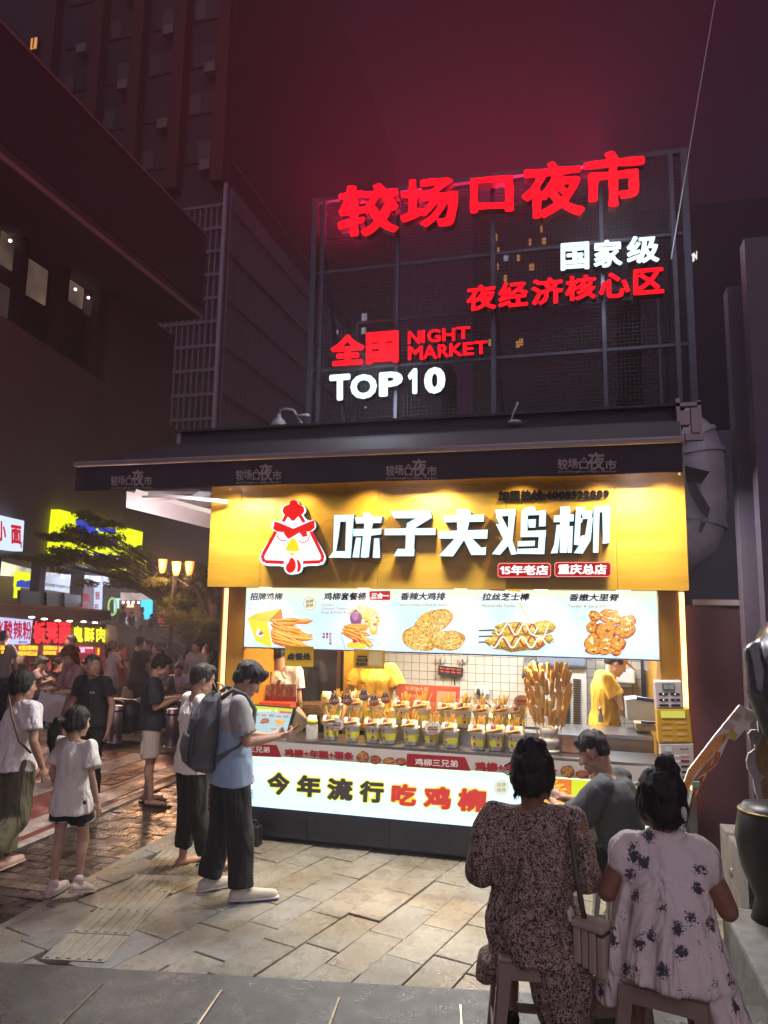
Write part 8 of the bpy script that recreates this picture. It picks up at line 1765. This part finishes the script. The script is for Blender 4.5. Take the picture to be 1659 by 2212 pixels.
# tables with chairs
M_tb=mat('dark_table',(.10,.06,.05),.5,var=.2)
def table(px,Y,lab,w_=.9,d_=.6,h_=.62,m=None):
    g=ground(px,Y); t=thing('folding_table',lab,'table',g,R(random.uniform(-10,10))); MB().box(-w_/2,w_/2,-d_/2,d_/2,h_-.03,h_).build('tabletop',m or M_tb,t,world=False)
    for sx in(-1,1):
        for sy in(-1,1): MB().tube((sx*(w_/2-.05),sy*(d_/2-.05),0),(sx*(w_/2-.08),sy*(d_/2-.08),h_-.03),.015,n=8).build('leg',M_frame,t,world=False)
    return t,g,h_
for a in((365,11.5,'dark folding table behind the man in cargo shorts'),(400,12.2,'dark folding table beside the kiosk corner'),(130,12.6,'low brown table by the green stools'),(60,13.2,'brown table in front of the hot sour noodle stall'),(185,13.6,'dark table in front of the bench noodle stall')): table(*a)
def sofa(px,Y,w_,lab):
    g=ground(px,Y); t=thing('tub_bench',lab,'bench',g); mb=MB(); mb.cap((-w_/2,0,.42),(w_/2,0,.42),.20,.20,16); mb.box(-w_/2-.15,w_/2+.15,-.2,.2,.08,.42); rmesh('shell',mb,mat('black_vinyl',(.018,.013,.013),.3,var=.4,coat=.3),t,.025,2,.01,4)
sofa(238,10.6,.35,'low black vinyl tub bench beside the steel bollard'); sofa(272,10.8,.35,'low black vinyl tub bench left of the man in cargo shorts')
g=ground(66,8.4); t=thing('round_chair','brown round backed chair behind the woman in the white tee','chair',g); mb=MB(); mb.lathe([(0,.42),(.24,.42),(.26,.46),(.27,.72),(.25,.74),(.24,.47),(0,.46)],(0,0,0),24); mb.build('shell',mat('brown_vinyl',(.10,.045,.03),.4,var=.2),t,True,world=False)
for k in range(4): a=k*math.pi/2+.7; MB().tube((.2*math.cos(a),.2*math.sin(a),0),(.16*math.cos(a),.16*math.sin(a),.42),.015,n=8).build('leg',M_dark,t,world=False)
q=at(375,1710,7.4); pbag=thing('paper_bag','white paper shopping bag with dark handles held behind the older man','paper bag',q); MB().obox((0,0,0),(.30,.10,.32),rotm(20,0,12)).build('bag_body',mat('white_paper',(.48,.42,.42),.7,var=.06,bump=.2,bscale=10),pbag,world=False)
for x in(-.05,.05): MB().path([(x-.02,-.05,.15),(x,-.07,.20),(x+.03,-.05,.16)],.005,5).build('handle',M_blk,pbag,world=False)
g=ground(278,12.0); bu=thing('straw_bundle','pale tied bundle of plastic bags hanging beside the green stool','bundle',g+Vector((0,0,.25))); mb=MB(); mb.cap((0,0,.45),(0,0,.1),.05,.14,12); mb.cap((.08,0,.4),(.12,0,.08),.04,.10,10); rmesh('bundle_body',mb,mat('straw_plastic',(.36,.26,.14),.6,var=.3),bu,.02,1,.03,9)
ub=thing('orange_parasol','small orange folded parasol top among the far tables','parasol',ground(140,14)); MB().lathe([(.40,.95),(.05,1.25),(0,1.27)],(0,0,0),10).build('canopy',mat('orange_cloth',(.50,.13,.03),.7),ub,world=False); MB().tube((0,0,0),(0,0,1.25),.02).build('pole',M_dark,ub,world=False)
rwp=thing('striped_barrier_post','red and white striped barrier post at the far left','post',ground(14,13.5))
for k in range(6): MB().tube((0,0,k*.17),(0,0,(k+1)*.17),.05,n=12).build('stripe',M_sred if k%2 else mat('barrier_white',(.6,.55,.55),.5),rwp,world=False)
# ---- crowd: every person separate
def crowdproto(kind):
    if kind=='m': p=person('x',(0,0,0),0,1.70,M_sk,vox=.022,hands=False,elr=(.25,.03,1.12),wrr=(.22,.16,.92),anr=(.12,.16,.08),anl=(-.12,-.1,.09),tr=(.14,.32,.04),tl=(-.13,.06,.04)); hair(p,'short',M_hair,vox=.018); tee(p,M_bk,.1,1.12,1.15,.65,.07,vox=.022); trousers(p,M_bk,.95,vox=.022)
    if kind=='f': p=person('x',(0,0,0),0,1.62,M_sk2,vox=.022,hands=False,fem=True,elr=(.23,.08,1.14),wrr=(.12,.26,1.1)); hair(p,'pony',M_hair,vox=.018,extra=pony); tee(p,M_wt,.12,1.0,1.05,.5,.066,vox=.022,flare=.02); trousers(p,M_wt,.30,(.125,.14,.1),vox=.022,name='skirt')
    if kind=='s': p=person('x',(0,0,0),0,1.68,M_sk,vox=.022,hands=False,pel=(0,0,.52),che=(0,.08,.84),nec=(0,.13,.99),head=(0,.19,1.11),hp=-20,shl=(-.18,.1,.94),shr=(.18,.1,.94),ell=(-.24,.24,.74),elr=(.24,.24,.74),wrl=(-.1,.42,.8),wrr=(.1,.42,.8),hil=(-.09,.02,.5),hir=(.09,.02,.5),knl=(-.14,.42,.5),knr=(.14,.42,.5),anl=(-.14,.40,.08),anr=(.14,.40,.08),tl=(-.15,.55,.03),tr=(.15,.55,.03)); hair(p,'short',M_hair,vox=.018); tee(p,M_bk,.06,1.12,1.2,.65,.072,vox=.022); trousers(p,M_bk,.9,vox=.022)
    return p.root
CP={k:crowdproto(k) for k in'mfs'}; first={k:True for k in'mfs'}
FC={}
def fcol(n,c):
    if n not in FC: FC[n]=fab('crowd_'+n,c)
    return FC[n]
def folk(kind,px,Y,rz,label,shirt,legs,z=None,s=1.0,hairm=None,group='people in the market street'):
    t=CP[kind]; mats={'shirt':shirt,'trousers':legs,'skirt':legs}
    if hairm: mats['hair']=hairm
    t=copy_tree(t,None,mats); g=ground(px,Y)
    if z is not None: g.z=z
    t.location=g; t.rotation_euler=(0,0,R(rz)); t.scale=(s,s,s); t['label']=label; t['group']=group; return t
B_=M_bk; G_=fcol('grey',(.16,.13,.13)); W_=fcol('pale',(.48,.40,.40)); PK=fcol('dusty_pink',(.34,.19,.18)); OL=fcol('olive',(.13,.09,.06)); RD=fcol('brick_red',(.25,.05,.04)); NV=fcol('navy',(.03,.03,.05)); KH=fcol('khaki',(.24,.17,.12)); LB=fcol('lilac',(.30,.24,.30))
folk('f',37,13.0,35,'woman with a long ponytail in a pale top and skirt near the white noodle sign',W_,PK)
folk('m',6,11.5,20,'man in a grey shirt cut off by the left edge near the barrier post',G_,NV)
folk('m',153,13.4,150,'man in a dark brown tee standing under the yellow crispy pork sign',OL,B_)
folk('f',243,13.6,-20,'woman in a pale dress with a dark bag strap beside the red booth',W_,LB)
folk('f',259,14.3,-30,'woman in a brick red dress beside the woman in the pale dress',RD,RD)
folk('m',300,12.4,-15,'man in black with a backpack behind the older man and the phone user',B_,B_)
folk('m',318,14.0,160,'man in a dark shirt right of the man in black with a backpack',NV,B_)
folk('f',340,13.6,140,'woman in a khaki top facing the camera behind the phone user',KH,OL)
folk('m',425,14.6,170,'man in a white shirt facing the camera near the staircase',W_,G_)
folk('f',449,14.0,120,'woman in an olive top with an arm out near the kiosk corner',OL,OL)
folk('s',372,12.6,150,'person in a grey top seated at the table behind the phone user',G_,B_)
folk('s',392,13.2,-160,'person in a pale top seated at the table near the staircase',W_,PK)
folk('s',74,12.4,-60,'person in a dusty pink top seated at the low brown table',PK,G_)
folk('s',70,13.0,-20,'person in a lilac top seated in front of the hot sour noodle stall',LB,G_)
folk('s',150,13.9,140,'person in a dark navy top seated behind the green stools',NV,B_)
folk('s',200,14.3,170,'person in a black top seated in front of the bench noodle stall',B_,G_)
folk('f',405,18.0,10,'woman in a lilac top walking up the far end of the street',LB,KH)
folk('m',352,19.0,175,'man in a grey shirt walking down from the stairs',G_,KH)
folk('m',455,19.0,0,'man in a khaki shirt climbing towards the tree',KH,NV)
folk('f',330,17.0,0,'woman in a brick red top far down the street',RD,B_)
zt=.25
g2='people on the raised terrace'
folk('m',259,30.0,160,'tall man in black standing on the raised terrace',B_,B_,zt,1.08,None,g2); folk('m',248,30.8,150,'man in dark grey leaning beside the tall man on the terrace',NV,B_,zt,1.0,None,g2); folk('m',280,31.0,-100,'short man in a black tee with folded arms on the terrace',B_,OL,zt,.92,None,g2); folk('m',301,31.0,-60,'man in a striped pale shirt and dark trousers on the terrace',W_,B_,zt,1.05,None,g2); folk('f',323,31.5,160,'woman in dark clothes at the top of the staircase',B_,B_,zt,.9,None,g2)
# first prototypes take real places
for k,(px,Y,rz,lab,sh,lg) in {'m':(225,16.0,30,'man in a black shirt walking away between the stalls and the lamp post',B_,B_),'f':(20,15.5,60,'woman in a khaki top near the hot sour noodle stall',KH,B_),'s':(48,14.6,30,'person in black seated at the brown table by the stall counter',B_,B_)}.items():
    t=CP[k]; t.location=ground(px,Y); t.rotation_euler=(0,0,R(rz)); t['label']=lab; t['group']='people in the market street'
    for c in t.children:
        n=c.name.split('.')[0]
        if n in('shirt','trousers','skirt'): c.material_slots[0].link='OBJECT'; c.material_slots[0].material={'shirt':sh}.get(n,lg)
# ginger-haired woman close behind the older man
q=at(540,1440,7.9)
p=person('woman with short curly ginger hair looking down behind the older man',(q.x,7.9,-.05),150,1.60,M_sk2,vox=.008,fem=True,showface=True,hy=30,hp=-22,head=(0,.06,1.55),elr=(.22,.10,1.12),wrr=(.08,.30,1.10),ell=(-.22,.1,1.12),wrl=(-.1,.28,1.1))
def curls(mb,T,M):
    rc_=random.Random(6)
    for k in range(40): a=rc_.uniform(0,6.28); b=rc_.uniform(.1,1.5); r_=.098; mb.ell(T(r_*math.cos(a)*math.cos(b),-.02+r_*math.sin(a)*math.cos(b)*(1 if math.sin(a)<0 else .8),.03+r_*math.sin(b)),(.026,.026,.022))
hair(p,'bob',M_hairb,extra=curls); tee(p,PK,.1,1.1,1.1,.9,.07); trousers(p,G_,.95)
# ================================================================== HAZE
hz=bpy.data.materials.new('haze'); hz.use_nodes=True; t=hz.node_tree; t.nodes.clear()
o=t.nodes.new('ShaderNodeOutputMaterial'); v=t.nodes.new('ShaderNodeVolumePrincipled')
v.inputs['Color'].default_value=(.95,.90,.95,1); v.inputs['Density'].default_value=HAZE; v.inputs['Anisotropy'].default_value=.55
t.links.new(v.outputs[0],o.inputs['Volume'])
MB().box(-75,40,-8,95,-2.2,62).build('haze',hz,kind='stuff')
